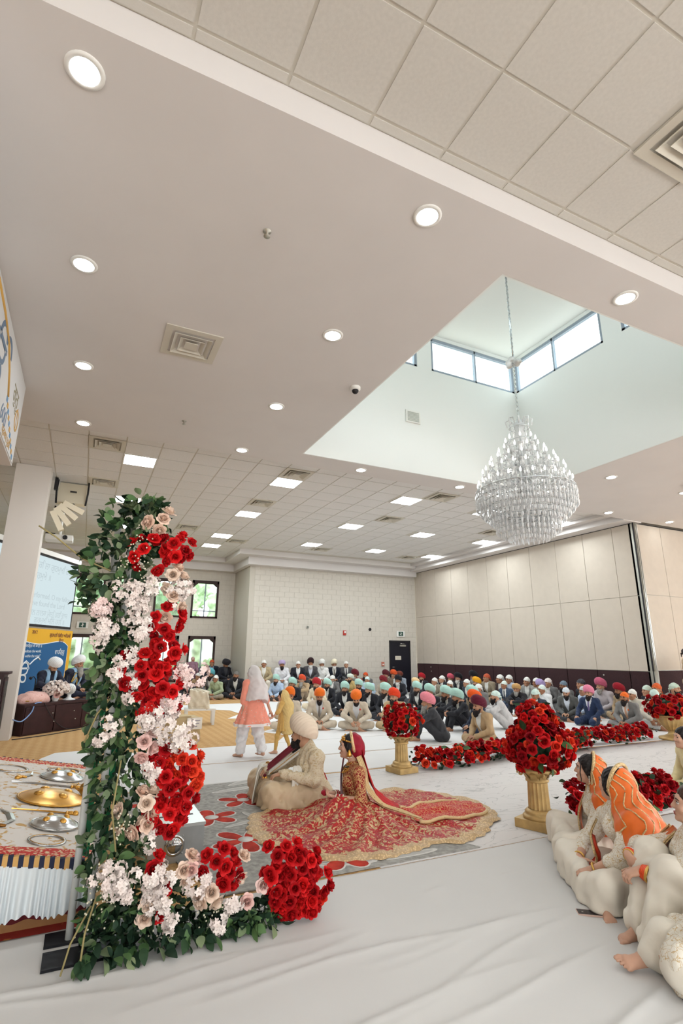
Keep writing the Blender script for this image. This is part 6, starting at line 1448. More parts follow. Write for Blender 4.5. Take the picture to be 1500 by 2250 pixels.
def h_body(J, th, hth, hp, hands, rs=1.0, fem=True, hs=1.0, feet=None, h=.014):
    lo, hi = h_bounds(J)
    S = SDF(lo, hi, h); h_torso(S, J, th, -.010, rs, fem); h_arms(S, J, -.002, rs); h_legs(S, J, -.012, rs); parts = [S.data()]
    Mh = head_frame(J['head'], hth, hp); c = J['head']
    S = SDF(c-.17, c+.16, .0058); head_prims(S, Mh, hs, fem, J['nec']); parts.append(S.data())
    for k, (d, n, side, curl) in hands.items():
        w_ = J['wr'+k]; S = SDF(w_-.17, w_+.17, .0048); S.cap(w_+(J['el'+k]-w_)*.5, w_, .034*rs, .025*rs, .01); hand_prims(S, w_, np.array(d, float), np.array(n, float), np.array(side, float), rs*.95, curl); parts.append(S.data())
    for k, (d, up, side) in (feet or {}).items():
        a = J['an'+k]; S = SDF(a-.22, a+.22, .0046); S.cap(a+(J['kn'+k]-a)*.4, a, .044*rs, .034*rs, .02); foot_prims(S, a, np.array(d, float), np.array(up, float), np.array(side, float), rs*.95); parts.append(S.data())
    return np_mesh('body', parts), Mh
def face_parts(root, Mh, hs, fem=True):
    eye_parts(root, Mh, hs)
    if fem:
        l = MB(); l.ball((0, -.0965, -.0565), (.019, .006, .0048), 12, 6); l.ball((0, -.0945, -.0665), (.016, .006, .0052), 12, 6)
        o = l.build('lips', M_lip, root); o.matrix_local = Mh @ Matrix.Scale(hs, 4)
def pleats(S, J, amp=.0045, fr=52, zt=.30):
    x, y, z = S._pts((slice(None),)*3); a = np.arctan2(y-J['pel'][1], x-J['pel'][0]-.05); r = np.sqrt((x-J['pel'][0])**2+(y-J['pel'][1])**2)
    S.F = (S.F+amp*np.sin(a*fr*.5+5*np.sin(r*9+z*5)+z*14)*np.clip((zt-z)*6, .25, 1)*np.clip(r*4, 0, 1)).astype(np.float32)
def garment(name, J, th, fn, m, root, wr=(.004, .07), seed=3, h=.011, pad=.24, pl=False):
    lo, hi = h_bounds(J, pad); S = SDF(lo, hi, h); fn(S)
    if pl: pleats(S, J)
    if wr[0]: S.wrinkle(wr[0], wr[1], seed)
    return obj(name, np_mesh(name, [S.data()]), m, root), S
def hair_mesh(Mh, hs, bun=True, front=.03):
    S = SDF((-.13, -.13, -.14), (.13, .17, .16), .007); S.ell((0, .018, .034), (.080, .098, .092), None, 0)
    for sx in (-1, 1): S.ell((sx*.062, .0, -.02), (.022, .045, .05), None, .03)
    if bun: S.ell((0, .115, -.02), (.045, .04, .045), None, .03)
    S.half((0, -.060, .030), (0, -1, -.55)); S.wrinkle(.0025, .02, 4, (1, .3, .3))
    return np_mesh('hair', [S.data()])

# ---------------- groom
B, J = HEROES['GROOM']; th = -112
gr = thing('person', 'groom in cream embroidered coat and large ivory turban', 'person', (B[0], B[1], .008))
skin = SKINS[2]
me, Mh = h_body(J, th, -128, 4, {'L': ((-.8, .35, -.15), (.1, .1, -1), (.2, .9, .2), 30), 'R': ((-.35, -.2, -.9), (.3, -.8, -.2), (-.8, -.2, 0), 45)}, 1.0, False, 1.02)
obj('body', me, skin, gr); eye_parts(gr, Mh, 1.02)
M_coat = two_tone('cream_brocade', (216, 200, 172), (200, 176, 138), 34, .12, .30, rough=.7, bump=.35); M_coat2 = mat('champagne_silk', (206, 182, 150), .5, var=.06, vscale=5, bump=.1, bscale=40); M_shawl = mat('ivory_shawl', (226, 220, 208), .7, var=.03, bump=.1)
def coat(S):
    h_torso(S, J, th, .024, 1.02, False); h_arms(S, J, .018, 1.05)
    S.ell(J['pel']+V3(.0, 0, .0), (.20, .19, .12), None, .06)
garment('coat', J, th, coat, M_coat, gr, (.006, .07), 6)
def lap(S):
    h_legs(S, J, .030, 1.0); S.ell(J['pel'], (.19, .18, .11), None, .08)
    S.cap(J['knL'], J['knR'], .07, .07, .12); S.cap(J['knL']+V3(.25, .02, -.02), J['knR']+V3(.25, -.1, -.03), .10, .10, .12)
    for k in range(9):
        p = J['knL']*(1-k/8)+J['knR']*k/8; q = p+fdir(th)*.045; q[2] = .02; S.cap(p, q, .055, .062, .03)
    for k in range(6):
        p = J['knL']*(1-k/5)+(J['hipL']+V3(.05, -.02, 0))*k/5+V3(0, -.04, 0); q = p+V3(-.02, -.05, 0); q[2] = .02; S.cap(p, q, .06, .06, .03)
    x, y, z = S._pts((slice(None),)*3); S.F = (S.F+.015*np.sin((x*.75+y*.9)*48+2*np.sin(z*12))*np.clip(.26-z, 0, .22)*4.5).astype(np.float32)
garment('coat_skirt', J, th, lap, M_coat2, gr, (.006, .10), 8)
# turban: big, smooth, layered, peaked to the front
S = SDF((-.2, -.22, -.16), (.2, .25, .3), .006); A = np.array(Euler((R_(-22), 0, 0)).to_matrix())
S.ell((0, .022, .088), (.120, .150, .118), A, 0); S.ell((0, .05, .03), (.108, .125, .09), A, .04); S.ell((0, -.03, .15), (.07, .08, .07), A, .06)
S.fn(lambda x, y, z, F: F+.0022*np.sin((z*.55-.6*np.abs(x)-.75*y)*6.283/.030)); S.half((0, -.085, .050), (0, -.30, -1)); S.half((0, .11, -.055), (0, .35, -1)); S.cap((0, .10, -.02), (0, .02, .205), .012, .008, .012)
o = obj('turban', np_mesh('turban', [S.data()]), mat('ivory_turban', (226, 206, 184), .75, var=.03, bump=.05), gr); o.matrix_local = Mh @ Matrix.Scale(1.06, 4)
o = obj('beard', beard('full'), M_bblack, gr); o.matrix_local = Mh @ Matrix.Scale(1.05, 4)
M_mar = mat('maroon_velvet', (112, 18, 36), .6, var=.12, vscale=8, sheen=.4); M_sred = mat('red_stole', (196, 30, 40), .6, var=.1, vscale=8)
s0_, s1_, s2_ = J['sc0'], J['sc1'], J['sc2']
ribbon('maroon_scarf', [s0_+V3(.07, .10, .0), s0_+V3(.0, .02, .0), s1_, s2_], [(.3, .3, .9), (.25, .1, .95), (.3, .1, .9), (.3, 0, .9)], [.05, .05, .052, .05], M_mar, gr, .008, .006)
ribbon('scarf_lining', [s0_+V3(.06, -.02, -.05), s1_+V3(.03, -.01, -.062), s2_+V3(.02, -.01, -.04)], [(.3, .05, .9)]*3, [.028, .04, .03], M_shawl, gr, .006, .004)
beads('scarf_beading', [Vector(s0_+(s2_-s0_)*t+V3(.015, -.03, -.058)) for t in np.linspace(.05, .95, 30)], .006, M_gold, gr)
ribbon('hanging_shawl', [J['wrL']+V3(.16, .0, .06), J['wrL']+V3(.14, -.065, .0), J['wrL']+V3(.13, -.085, -.15), J['wrL']+V3(.12, -.095, -.30)], [(1, .25, 0)]*4, [.05, .06, .065, .07], M_shawl, gr, .008, .006)
ribbon('far_shawl', [J['wrR']+V3(.05, .08, .03), J['wrR']+V3(-.06, .03, .02), J['wrR']+V3(-.10, .02, -.12), J['wrR']+V3(-.13, .02, -.30)], [(.3, 1, 0)]*4, [.10, .12, .13, .15], M_shawl, gr, .010, .010)
ribbon('red_stole', [J['bk0']+V3(-.02, 0, .02), J['bk0']+V3(.0, -.03, -.06), J['bk1']+V3(-.01, -.02, .02), J['bk1']+V3(-.02, -.10, -.055)], [(.6, -.3, 0)]*4, [.008, .035, .05, .06], M_sred, gr, .006, .004)
beads('stole_beading', [Vector(J['bk0']+(J['bk1']-J['bk0'])*t+V3(-.02, -.04, 0)) for t in np.linspace(0, 1, 16)], .005, mat('pearl', (230, 222, 206), .3), gr)
for k in range(3): torus('bracelet', J['wrR']+V3(.02, .0, .02+.008*k), J['elR']-J['wrR'], .03, .004, M_gold, gr)
torus('watch', J['wrL']+V3(.03, -.01, 0), J['elL']-J['wrL'], .033, .008, mat('pearl', (230, 222, 206), .3), gr)
for k in range(2): MB().lathe([(.0, 0), (.02, -.03), (.026, -.07), (.012, -.10), (0, -.10)], 12, cap=False).build('gold_tassel', M_gold, gr, loc=tuple(J['wrR']+V3(-.01-.03*k, -.03, -.05-.01*k)))
MB().ball(tuple(J['wrR']+V3(-.02, -.035, -.06)), .018, 8, 6).build('tassel_knot', M_mar, gr)

# ---------------- bride
B, J = HEROES['BRIDE']; th = -116
for q in ('knL', 'knR', 'anL', 'anR'): J[q][2] = .045; J[q][:2] = J['pel'][:2]+(J[q][:2]-J['pel'][:2])*.8
br = thing('person', 'bride in red and gold embroidered dress with jewelled headpiece', 'person', (B[0], B[1], .012))
me, Mh = h_body(J, th, -116, 0, {'L': ((-.85, .3, .35), (.15, -.2, .9), (-.3, -.9, .2), 35), 'R': ((-.8, .2, .2), (.1, .1, 1), (-.2, .9, .2), 30)}, .88, True, .95)
obj('body', me, SKINS[3], br); face_parts(br, Mh, .95)
M_brid = two_tone('red_gold_embroidery', (206, 166, 110), (140, 20, 28), 40, .05, .15, rough=.55, bump=.5, dist=1.6)
def blouse(S): h_torso(S, J, th, .010, .90, True); h_arms(S, J, .010, .90, .58)
garment('blouse', J, th, blouse, M_brid, br, (.002, .05), 2, .010)
o = obj('hair', hair_mesh(Mh, .95), M_hair, br); o.matrix_local = Mh @ Matrix.Scale(.97, 4)
S = SDF((-.15, -.14, -.16), (.15, .2, .18), .0065); S.ell((0, .03, .03), (.094, .105, .102), None, 0); S.ell((0, .09, -.03), (.075, .07, .09), None, .04); S.half((0, .018, 0), (0, -1, .10)); S.wrinkle(.003, .05, 3)
M_dup = mat('red_net', (150, 16, 40), .6, var=.15, vscale=20); o = obj('dupatta_hood', np_mesh('dupatta_hood', [S.data()]), M_dup, br); o.matrix_local = Mh
M_gb = two_tone('gold_lace', (226, 196, 146), (150, 40, 34), 60, .30, .44, rough=.45, metal=.2, bump=.6)
arc = [Mh @ Vector((.093*math.sin(a), .016+.02*(1-math.cos(a)), .030+.100*math.cos(a))) for a in np.linspace(-2.3, 2.3, 19)]
MB().tube(arc, [.015]*19, 8).build('dupatta_border', M_gb, br)
jw = [Mh @ Vector((x, -.085*math.sqrt(max(0, 1-(x/.085)**2))*math.cos(z*0)+.012 if False else -.07+.9*x*x/.085*.6, z)) for x in np.linspace(-.06, .06, 9) for z in (.068, .086)]
beads('head_jewellery', jw+[Mh @ Vector((0, -.088+.012*k, .045+.016*k)) for k in range(5)]+[Mh @ Vector((.072*sx, -.03+.015*k, .062-.004*k)) for sx in (-1, 1) for k in range(4)], .0105, M_gold, br)
for sx in (-1, 1):
    e = Mh @ Vector((sx*.082, .0, -.045)); MB().lathe([(.004, .03), (.012, .02), (.022, -.01), (.026, -.03), (.018, -.034), (0.001, -.03)], 14, cap=False).build('earring', M_gold, br, loc=e)
    beads('earring_pearls', [e+Vector((.022*math.cos(a), .022*math.sin(a), -.04)) for a in np.linspace(0, 6.28, 9)], .005, mat('pearl', (230, 222, 206), .3), br)
f_, up_, ax_ = hframe(J, th)
for k, (R2, dz) in enumerate(((.052, .028), (.060, .006), (.075, -.016))):
    c = J['nec']+V3(0, 0, dz)+f_*(.012+.012*k); torus('necklace', c, V3(0, 0, 1)+f_*(.25+.2*k), R2, .008-.001*k, M_gold if k != 1 else mat('green_stones', (40, 44, 36), .3), br, 24)
    beads('necklace_drops', [Vector(c+f_*R2*math.cos(a)+ax_*R2*math.sin(a)+V3(0, 0, -.012-R2*(.25+.2*k)*math.cos(a)*.8)) for a in np.linspace(-1.3, 1.3, 11)], .006, M_gold, br)
M_bred = mat('bangle_red', (178, 24, 34), .35); M_bwht = mat('bangle_ivory', (232, 220, 200), .4)
for k in 'LR':
    d = J['el'+k]-J['wr'+k]
    for q in range(7): torus('bangle', J['wr'+k]+d*(.02+.045*q), d, .033, .006, M_bwht if q in (0, 3, 6) else M_bred, br, 18)
hc = J['wrL']+V3(-.10, .04, .05)
S = SDF(hc-.08, hc+.08, .006); S.ell(hc, (.035, .022, .028), None, 0); S.wrinkle(.004, .03, 2); obj('red_pouch', np_mesh('red_pouch', [S.data()]), mat('pouch_red', (150, 20, 40), .5), br)
for k in range(5):
    p = J['wrL']+V3(-.07-.02*k, -.03+.01*k, -.05); ribbon('gold_streamer', [p, p+V3(-.03, -.04, -.05), p+V3(-.07, -.12-.02*k, -.095), p+V3(-.10, -.20-.03*k, -.125)], [(.7, -.3, .3)]*4, [.018, .026, .016, .010], mat('gold_foil', (222, 190, 110), .35, .5), br, .004, .006)
# skirt and train
outl = [(1.59, 5.31), (1.70, 5.55), (1.95, 5.58), (2.2, 5.50), (2.5, 5.45), (2.9, 5.55), (3.27, 5.83), (3.54, 5.76), (3.84, 5.46), (3.99, 5.09), (3.98, 4.72), (3.80, 4.40), (3.63, 4.31), (3.35, 4.10), (3.07, 4.01), (2.95, 4.06), (2.88, 4.11), (2.68, 4.05), (2.53, 4.01), (2.28, 3.99), (2.0, 4.08), (1.76, 4.21), (1.62, 4.43), (1.51, 4.81), (1.51, 5.05)]
cx0, cy0 = 2.55, 4.90
an = np.array([math.atan2(y-cy0, x-cx0) for x, y in outl]); rd = np.array([math.hypot(x-cx0, y-cy0) for x, y in outl]); od = np.argsort(an); an, rd = an[od], rd[od]
an = np.concatenate([an-2*math.pi, an, an+2*math.pi]); rd = np.tile(rd, 3)
NA, NR = 300, 46
AA = np.linspace(-math.pi, math.pi, NA, endpoint=False); Rr = np.interp(AA, an, rd); Rr = np.convolve(np.concatenate([Rr[-2:], Rr, Rr[:2]]), np.ones(5)/5, 'valid')
Rr = Rr*(1+.012*np.sin(AA*46)+.008*np.sin(AA*17+1))
tt = np.linspace(0, 1, NR+1)
X = cx0+np.outer(tt, Rr*np.cos(AA)); Y = cy0+np.outer(tt, Rr*np.sin(AA)); T_ = np.repeat(tt[:, None], NA, 1); A_ = np.repeat(AA[None, :], NR+1, 0)
def gs(px, py, s, a): return a*np.exp(-(((X-px)**2+(Y-py)**2)/s**2))
Z = .020+gs(2.62, 5.02, .22, .07)+gs(2.42, 4.80, .32, .10)+gs(2.22, 5.02, .30, .05)+gs(2.6, 4.7, .30, .05)+gs(3.3, 5.1, .45, .035)
for q in ('knL', 'knR'): Z = Z+gs(B[0]+J[q][0], B[1]+J[q][1], .16, .075)
Z = Z+.014*np.sin(A_*15+4*np.sin(T_*3+A_))*(T_*(1-T_)*4)+.008*np.sin(A_*31+2*T_*5)*T_+.010*np.sin(X*19+Y*13)*T_
Z = np.maximum(Z, .012); Z[-1] = .004
vs = np.stack([(X-B[0]).ravel(), (Y-B[1]).ravel(), Z.ravel()], 1); I = np.arange((NR+1)*NA).reshape(NR+1, NA)
fs = np.stack([I[:-1].ravel(), np.roll(I, -1, 1)[:-1].ravel(), np.roll(I, -1, 1)[1:].ravel(), I[1:].ravel()], 1)[NA*0:]
me = np_mesh('skirt', [(vs, fs[:, ::-1])])
ca = me.color_attributes.new('rim', 'FLOAT_COLOR', 'POINT') if len(me.vertices) == len(vs) else None
def skirt_mat():
    m = bpy.data.materials.new('lehenga_embroidery'); m.use_nodes = True; nt = m.node_tree; b = nt.nodes['Principled BSDF']; b.inputs['Roughness'].default_value = .55; L = nt.links.new
    tc = nt.nodes.new('ShaderNodeTexCoord'); n = nt.nodes.new('ShaderNodeTexNoise'); n.inputs['Scale'].default_value = 19; n.inputs['Detail'].default_value = 5; n.inputs['Distortion'].default_value = 1.8; L(tc.outputs['Object'], n.inputs['Vector'])
    at = nt.nodes.new('ShaderNodeAttribute'); at.attribute_name = 'rim'
    ad = nt.nodes.new('ShaderNodeMath'); ad.operation = 'ADD'; L(n.outputs['Fac'], ad.inputs[0]); L(at.outputs['Fac'], ad.inputs[1])
    r = nt.nodes.new('ShaderNodeValToRGB'); e = r.color_ramp.elements; e[0].position = .43; e[0].color = lin((186, 20, 28)); e[1].position = .60; e[1].color = lin((222, 194, 150)); x = e.new(.51); x.color = lin((196, 40, 32)); x = e.new(.535); x.color = lin((208, 168, 118))
    L(ad.outputs[0], r.inputs['Fac'])
    v = nt.nodes.new('ShaderNodeTexVoronoi'); v.inputs['Scale'].default_value = 55; L(tc.outputs['Object'], v.inputs['Vector'])
    r2 = nt.nodes.new('ShaderNodeValToRGB'); r2.color_ramp.elements[0].position = .15; r2.color_ramp.elements[0].color = (1.15, 1.12, 1.05, 1); r2.color_ramp.elements[1].position = .55; r2.color_ramp.elements[1].color = (.62, .52, .45, 1); L(v.outputs['Distance'], r2.inputs['Fac'])
    mx = nt.nodes.new('ShaderNodeMixRGB'); mx.blend_type = 'MULTIPLY'; mx.inputs['Fac'].default_value = .75; L(r.outputs['Color'], mx.inputs['Color1']); L(r2.outputs['Color'], mx.inputs['Color2']); L(mx.outputs['Color'], b.inputs['Base Color'])
    bp = nt.nodes.new('ShaderNodeBump'); bp.inputs['Strength'].default_value = .5; bp.inputs['Distance'].default_value = .01; L(v.outputs['Distance'], bp.inputs['Height']); L(bp.outputs['Normal'], b.inputs['Normal'])
    return m
if ca is not None:
    rim = np.clip((T_-.86)/.08, 0, 1)*.35+np.where(np.abs(A_) < .55, -.03, 0); rim = rim.ravel().astype(np.float32); col = np.stack([rim, rim, rim, np.ones_like(rim)], 1); ca.data.foreach_set('color', col.ravel())
obj('skirt', me, skirt_mat(), br)
# long dupatta falling behind onto the train
def on_skirt(x, y):
    a = math.atan2(y-cy0, x-cx0); j = int(round((a+math.pi)/(2*math.pi)*NA)) % NA; i = min(NR, int(round(math.hypot(x-cx0, y-cy0)/Rr[j]*NR))); return Z[i, j]
def veil_pt(u, v):
    x = 2.98+u*(.95-.25*abs(v-.5)); y = 4.70+.10*u+(v-.5)*(.34+.20*math.sin(u*2.6)); return (x-B[0], y-B[1], on_skirt(x, y)+.010+.006*math.sin(v*21+u*4))
vs, fs = grid_surface(veil_pt, 40, 26); MB().add(vs, fs, True).build('veil_on_train', two_tone('red_net_train', (214, 150, 100), (190, 24, 30), 34, .03, .09, rough=.6, bump=.2), br)
for vv in (.0, 1.0): MB().tube([Vector(veil_pt(u, vv))+Vector((0, 0, .004)) for u in np.linspace(0, 1, 30)], .016, 6).build('gold_edge', M_gb, br)
hb = Mh @ Vector((0, .10, -.02))
wpt = [hb, Vector(J['nec'])+Vector((.13, -.02, -.05)), Vector(J['che'])+Vector((.18, -.05, -.08)), Vector(J['wai'])+Vector((.24, -.10, -.05)), Vector((.34, -.12, .085)), Vector((.44, -.13, .058))]
M_net = mat('red_net_sheer', (196, 30, 34), .6, var=.2, vscale=14, alpha=.93)
ribbon('dupatta', wpt, [(.1, 1, 0), (.2, 1, .1), (.25, 1, .2), (.3, 1, .3), (.2, 1, .1), (.1, 1, .0)], [.08, .10, .13, .17, .20, .22], M_net, br, .004, .007, 5, 18)
bp_ = [Mh @ Vector((.095, .03, -.06)), Vector(J['shL'])+Vector((.06, .0, .02)), Vector(J['elL'])+Vector((.075, .02, .10)), Vector((.14, -.22, .15)), Vector((.26, -.36, .11)), Vector((.38, -.52, .07))]
bp_[0] = Vector(J['head'])+Vector((.055, -.10, -.08))
ribbon('gold_border', bp_, [(.8, -.3, .3)]*3+[(.6, .5, .2)]*2+[(.2, .9, 0)], .026, M_gb, br, .012, .004)
ribbon('far_dupatta', [Vector(J['head'])+Vector((-.0, .10, -.04)), Vector(J['shR'])+Vector((-.07, .03, -.02)), Vector(J['che'])+Vector((-.12, .06, -.05)), Vector(J['wai'])+Vector((-.15, .04, .0))], [(.5, .8, 0)]*4, [.03, .04, .045, .05], mat('maroon_velvet', (112, 18, 36)), br, .006, .004)

# ---------------- women at the right
M_ivory = mat('ivory_satin', (228, 219, 204), .5, var=.03, vscale=4, bump=.06, bscale=25); M_ivemb = two_tone('ivory_gold_embroidery', (196, 164, 112), (228, 220, 206), 34, .012, .06, rough=.6, bump=.3, dist=1.6)
M_orange = mat('orange_silk', (224, 104, 26), .5, var=.10, vscale=5, sheen=.3); M_orred = mat('orange_red_silk', (200, 58, 26), .5, var=.12, vscale=6)
M_seq = mat('gold_sequins', (220, 190, 140), .35, .5, var=.25, vscale=90, bump=.5, bscale=220)
def pants(J, th, root, spread=.12, seed=5):
    def f(S):
        h_legs(S, J, .016, .88); S.ell(J['pel'], (.16, .16, .11), None, .06)
        S.cap(J['knL']*.5+J['hipL']*.5-V3(0, 0, .03), J['knR']*.5+J['hipR']*.5-V3(0, 0, .03), .055, .055, .1)
        for k in 'LR':
            for t in np.linspace(0, 1, 16):
                p = J['kn'+k]*(1-t)+J['an'+k]*t; q = p.copy(); q[2] = .022; S.cap(p, q, .050, .062, .05)
                p = J['kn'+k]*(1-t)+J['hip'+k]*t; q = p.copy(); q[2] = .022; S.cap(p, q, .058, .06, .05)
    return garment('trousers', J, th, f, M_ivory, root, (.004, .12), seed, .011, .24, True)
def veil(J, th, Mh, root, m, flare=.22, drop=.35, cut=.02, border=True, squig=7, hs=1.0, seed=1, lat=0.0, near=1.0):
    f, up, ax = hframe(J, th); b = -f; hf = -np.array(Mh.to_3x3() @ Vector((0, 1, 0))); hb_ = -hf
    lo, hi = h_bounds(J, .34); S = SDF(lo, hi, .0105); hd = J['head']
    S.ell(hd+hb_*.02+V3(0, 0, .022), np.array((.100, .112, .118))*hs, np.array(Mh.to_3x3()), 0)
    S.cap(hd+hb_*.05, J['nec']+b*.06, .095*hs, .11*hs, .05); S.cap(J['nec']+b*.05, J['che']+b*.07, .12*hs, .17*hs, .06)
    S.cap(J['che']+b*.07+ax*lat, J['wai']+b*.12+ax*lat-V3(0, 0, drop-.2), .17*hs, flare, .06)
    for k in 'LR': S.cap(J['nec']+b*.02, J['sh'+k]+b*.03, .085*hs, .085*hs, .06)
    if near: S.cap(J['shL']+b*.03, J['elL']+b*.10+V3(0, 0, .06), .09*hs, .08*hs, .07)
    pc = hd+hf*cut*hs; S.half(pc, hf*1.0+V3(0, 0, .30)); S.half((J['nec']+f*.045), f)
    x, y, z = S._pts((slice(None),)*3); u = (x*ax[0]+y*ax[1]); S.F = (S.F+.008*np.sin(u*52+z*9+2*np.sin(z*11))*np.clip((hd[2]-z)*3, 0, 1)).astype(np.float32)
    S.wrinkle(.004, .08, seed)
    o = obj('dupatta', np_mesh('dupatta', [S.data()]), m, root)
    if border:
        R3 = Mh.to_3x3(); arc = [Vector(hd)+R3 @ Vector((.100*hs*math.sin(a), -cut*hs+.03*hs*math.cos(a)*.9, .022*hs+.122*hs*math.cos(a))) for a in np.linspace(-1.9, 1.9, 25)]
        arc = [Vector(J['shR']+f*.05+V3(0, 0, -.04)), Vector(J['shR']+f*.03+ (hd-J['shR'])*.3)]+arc+[Vector(J['shL']+f*.03+(hd-J['shL'])*.3), Vector(J['shL']+f*.05+V3(0, 0, -.04))]
        if np.dot(np.array(R3 @ Vector((1, 0, 0))), J['shL']-J['shR']) < 0: arc = arc[:2][::-1][:0]+[Vector(J['shL']+f*.05+V3(0, 0, -.04)), Vector(J['shL']+f*.03+(hd-J['shL'])*.3)]+arc[2:-2]+[Vector(J['shR']+f*.03+(hd-J['shR'])*.3), Vector(J['shR']+f*.05+V3(0, 0, -.04))]
        MB().tube(arc, .013*hs, 7).build('sequin_border', M_seq, root)
    rr = random.Random(seed)
    for k in range(squig):
        # wavy sequin lines run down the cloth
        side = ax if rr.random() < 0.0 else -ax
        a0 = -1.0+2.3*k/max(1, squig-1); st = []
        for t in np.linspace(0, 1, 26):
            zz = hd[2]+.10-t*(hd[2]+.02-J['wai'][2]+.02); w_ = .05+.16*t; wv = .032*math.sin(t*15+k*.6)
            c = hd*(1-t)+(J['wai']+b*.12)*t; dirn = nrm(-ax*math.cos(a0)+b*math.sin(a0)); st.append(c+dirn*(w_+.06)+np.cross(dirn, (0, 0, 1))*wv+V3(0, 0, zz-c[2]))
        P = project(S, st)
        seg = []; 
        for i in range(len(P)):
            if i and np.linalg.norm(P[i]-P[i-1]) > .09:
                if len(seg) > 3: MB().tube(seg, .0055, 5).build('sequin_line', M_seq, root)
                seg = []
            seg.append(Vector(P[i]))
        if len(seg) > 3: MB().tube(seg, .0055, 5).build('sequin_line', M_seq, root)
    return S
def top(J, th, root, rs=.92, m=M_ivemb, to=.70):
    def f(S): h_torso(S, J, th, .014, rs, True); h_arms(S, J, .016, rs, to); S.ell(J['pel'], (.17, .17, .10), None, .06)
    return garment('tunic', J, th, f, m, root, (.003, .06), 4, .010)
def bangles(J, k, cols, root, R=.030, r=.005, t0=.04, dt=.05):
    d = J['el'+k]-J['wr'+k]
    for q, m in enumerate(cols): torus('bangle', J['wr'+k]+d*(t0+dt*q), d, R+.002*q, r, m, root, 20)
M_green = mat('bangle_green', (28, 84, 62), .3); M_ora = mat('bangle_orange', (232, 84, 40), .35); M_yel = mat('bangle_gold', (222, 178, 96), .3, .6)

B, J = HEROES['W1']; th = -135
w1 = thing('person', 'woman in ivory with orange veil, green bangles, face in profile', 'person', (B[0], B[1], .008))
me, Mh = h_body(J, th, -134, 2, {'L': ((-.75, .1, -.55), (.4, .2, -.8), (-.3, .9, .2), 45), 'R': ((-.6, -.5, -.4), (.3, .2, -.9), (0, -.9, .3), 40)}, .90, True, .92)
obj('body', me, SKINS[3], w1); face_parts(w1, Mh, .92); o = obj('hair', hair_mesh(Mh, .92), M_hair, w1); o.matrix_local = Mh @ Matrix.Scale(.93, 4)
for sx in (-1, 1): MB().tube([Mh @ Vector((sx*a, b, c)) for a, b, c in ((.050, -.062, .070), (.064, -.058, .03), (.061, -.066, -.02), (.060, -.060, -.07), (.056, -.066, -.11))], [.004, .005, .004, .0035, .0015], 6).build('hair_strand', M_hair, w1)
top(J, th, w1); pants(J, th, w1)
veil(J, th, Mh, w1, M_orange, .17, .30, -.03, True, 5, .92, 3)
f, up, ax = hframe(J, th)
ribbon('dupatta_end', [J['shR']+f*.05+V3(0, 0, .04), J['shR']+f*.10+V3(0, 0, -.08), J['che']+f*.16-ax*(-.05)+V3(0, 0, -.14), J['wai']+f*.17+ax*.03+V3(0, 0, -.10)], [tuple(ax)]*4, [.05, .06, .055, .05], M_orange, w1, .008, .012)
ribbon('sequin_trim', [J['shR']+f*.065-ax*.045+V3(0, 0, .03), J['shR']+f*.115-ax*.05+V3(0, 0, -.08), J['che']+f*.175-ax*.0+V3(0, 0, -.14), J['wai']+f*.19-ax*.02+V3(0, 0, -.10)], [tuple(ax)]*4, .013, M_seq, w1, .010, .003)
torus('choker', J['nec']+V3(0, 0, .015)+f*.01, V3(0, 0, 1)+f*.3, .048, .012, mat('choker_silver', (206, 202, 196), .3, .5), w1, 24)
for sx in (-1, 1): beads('earring', [Mh @ Vector((sx*.080, -.002, -.04-.012*k)) for k in range(5)], .006, mat('pearl', (230, 222, 206), .3), w1)
bangles(J, 'L', [M_green, M_yel, M_green, M_green, M_yel], w1); bangles(J, 'R', [M_green, M_yel], w1)

B, J = HEROES['W2']; th = -138
w2 = thing('person', 'woman in ivory under a large orange veil with wavy gold lines', 'person', (B[0], B[1], .008))
me, Mh = h_body(J, th, -176, 4, {'L': ((-.85, .45, -.15), (-.1, .1, -1), (.3, .9, .2), 55), 'R': ((-.2, -.75, -.6), (.7, -.2, -.5), (-.2, -.6, .7), 50)}, .92, True, .95, {'R': ((-.55, -.8, -.12), (-.2, -.1, .9), (-.8, .5, 0))})
obj('body', me, SKINS[3], w2); face_parts(w2, Mh, .95); o = obj('hair', hair_mesh(Mh, .95), M_hair, w2); o.matrix_local = Mh @ Matrix.Scale(.97, 4)
top(J, th, w2, .94, M_ivemb, .68); pants(J, th, w2, .12, 7)
veil(J, th, Mh, w2, M_orange, .26, .34, -.035, True, 6, 1.04, 5)
f, up, ax = hframe(J, th)
ribbon('dupatta_end', [J['shR']+f*.05+V3(0, 0, .0), J['shR']+f*.10+V3(0, 0, -.10), J['che']+f*.19+V3(0, 0, -.16), J['wai']+f*.22+V3(0, 0, -.10), (J['wrL']+J['wrR'])/2+V3(0, 0, -.06), (J['wrL']+J['wrR'])/2+V3(.03, -.05, -.19)], [tuple(ax)]*6, [.05, .06, .06, .055, .05, .045], M_orred, w2, .008, .012)
ribbon('sequin_trim', [J['shR']+f*.065-ax*.05+V3(0, 0, .0), J['shR']+f*.115-ax*.06+V3(0, 0, -.10), J['che']+f*.205-ax*.06+V3(0, 0, -.16), J['wai']+f*.235-ax*.055+V3(0, 0, -.10), (J['wrL']+J['wrR'])/2-ax*.05+V3(0, 0, -.06), (J['wrL']+J['wrR'])/2+V3(.03, -.05, -.19)-ax*.045], [tuple(ax)]*6, .012, M_seq, w2, .010, .003)
bangles(J, 'L', [M_yel], w2, .034, .007, .08); bangles(J, 'R', [M_yel], w2, .034, .007, .08)

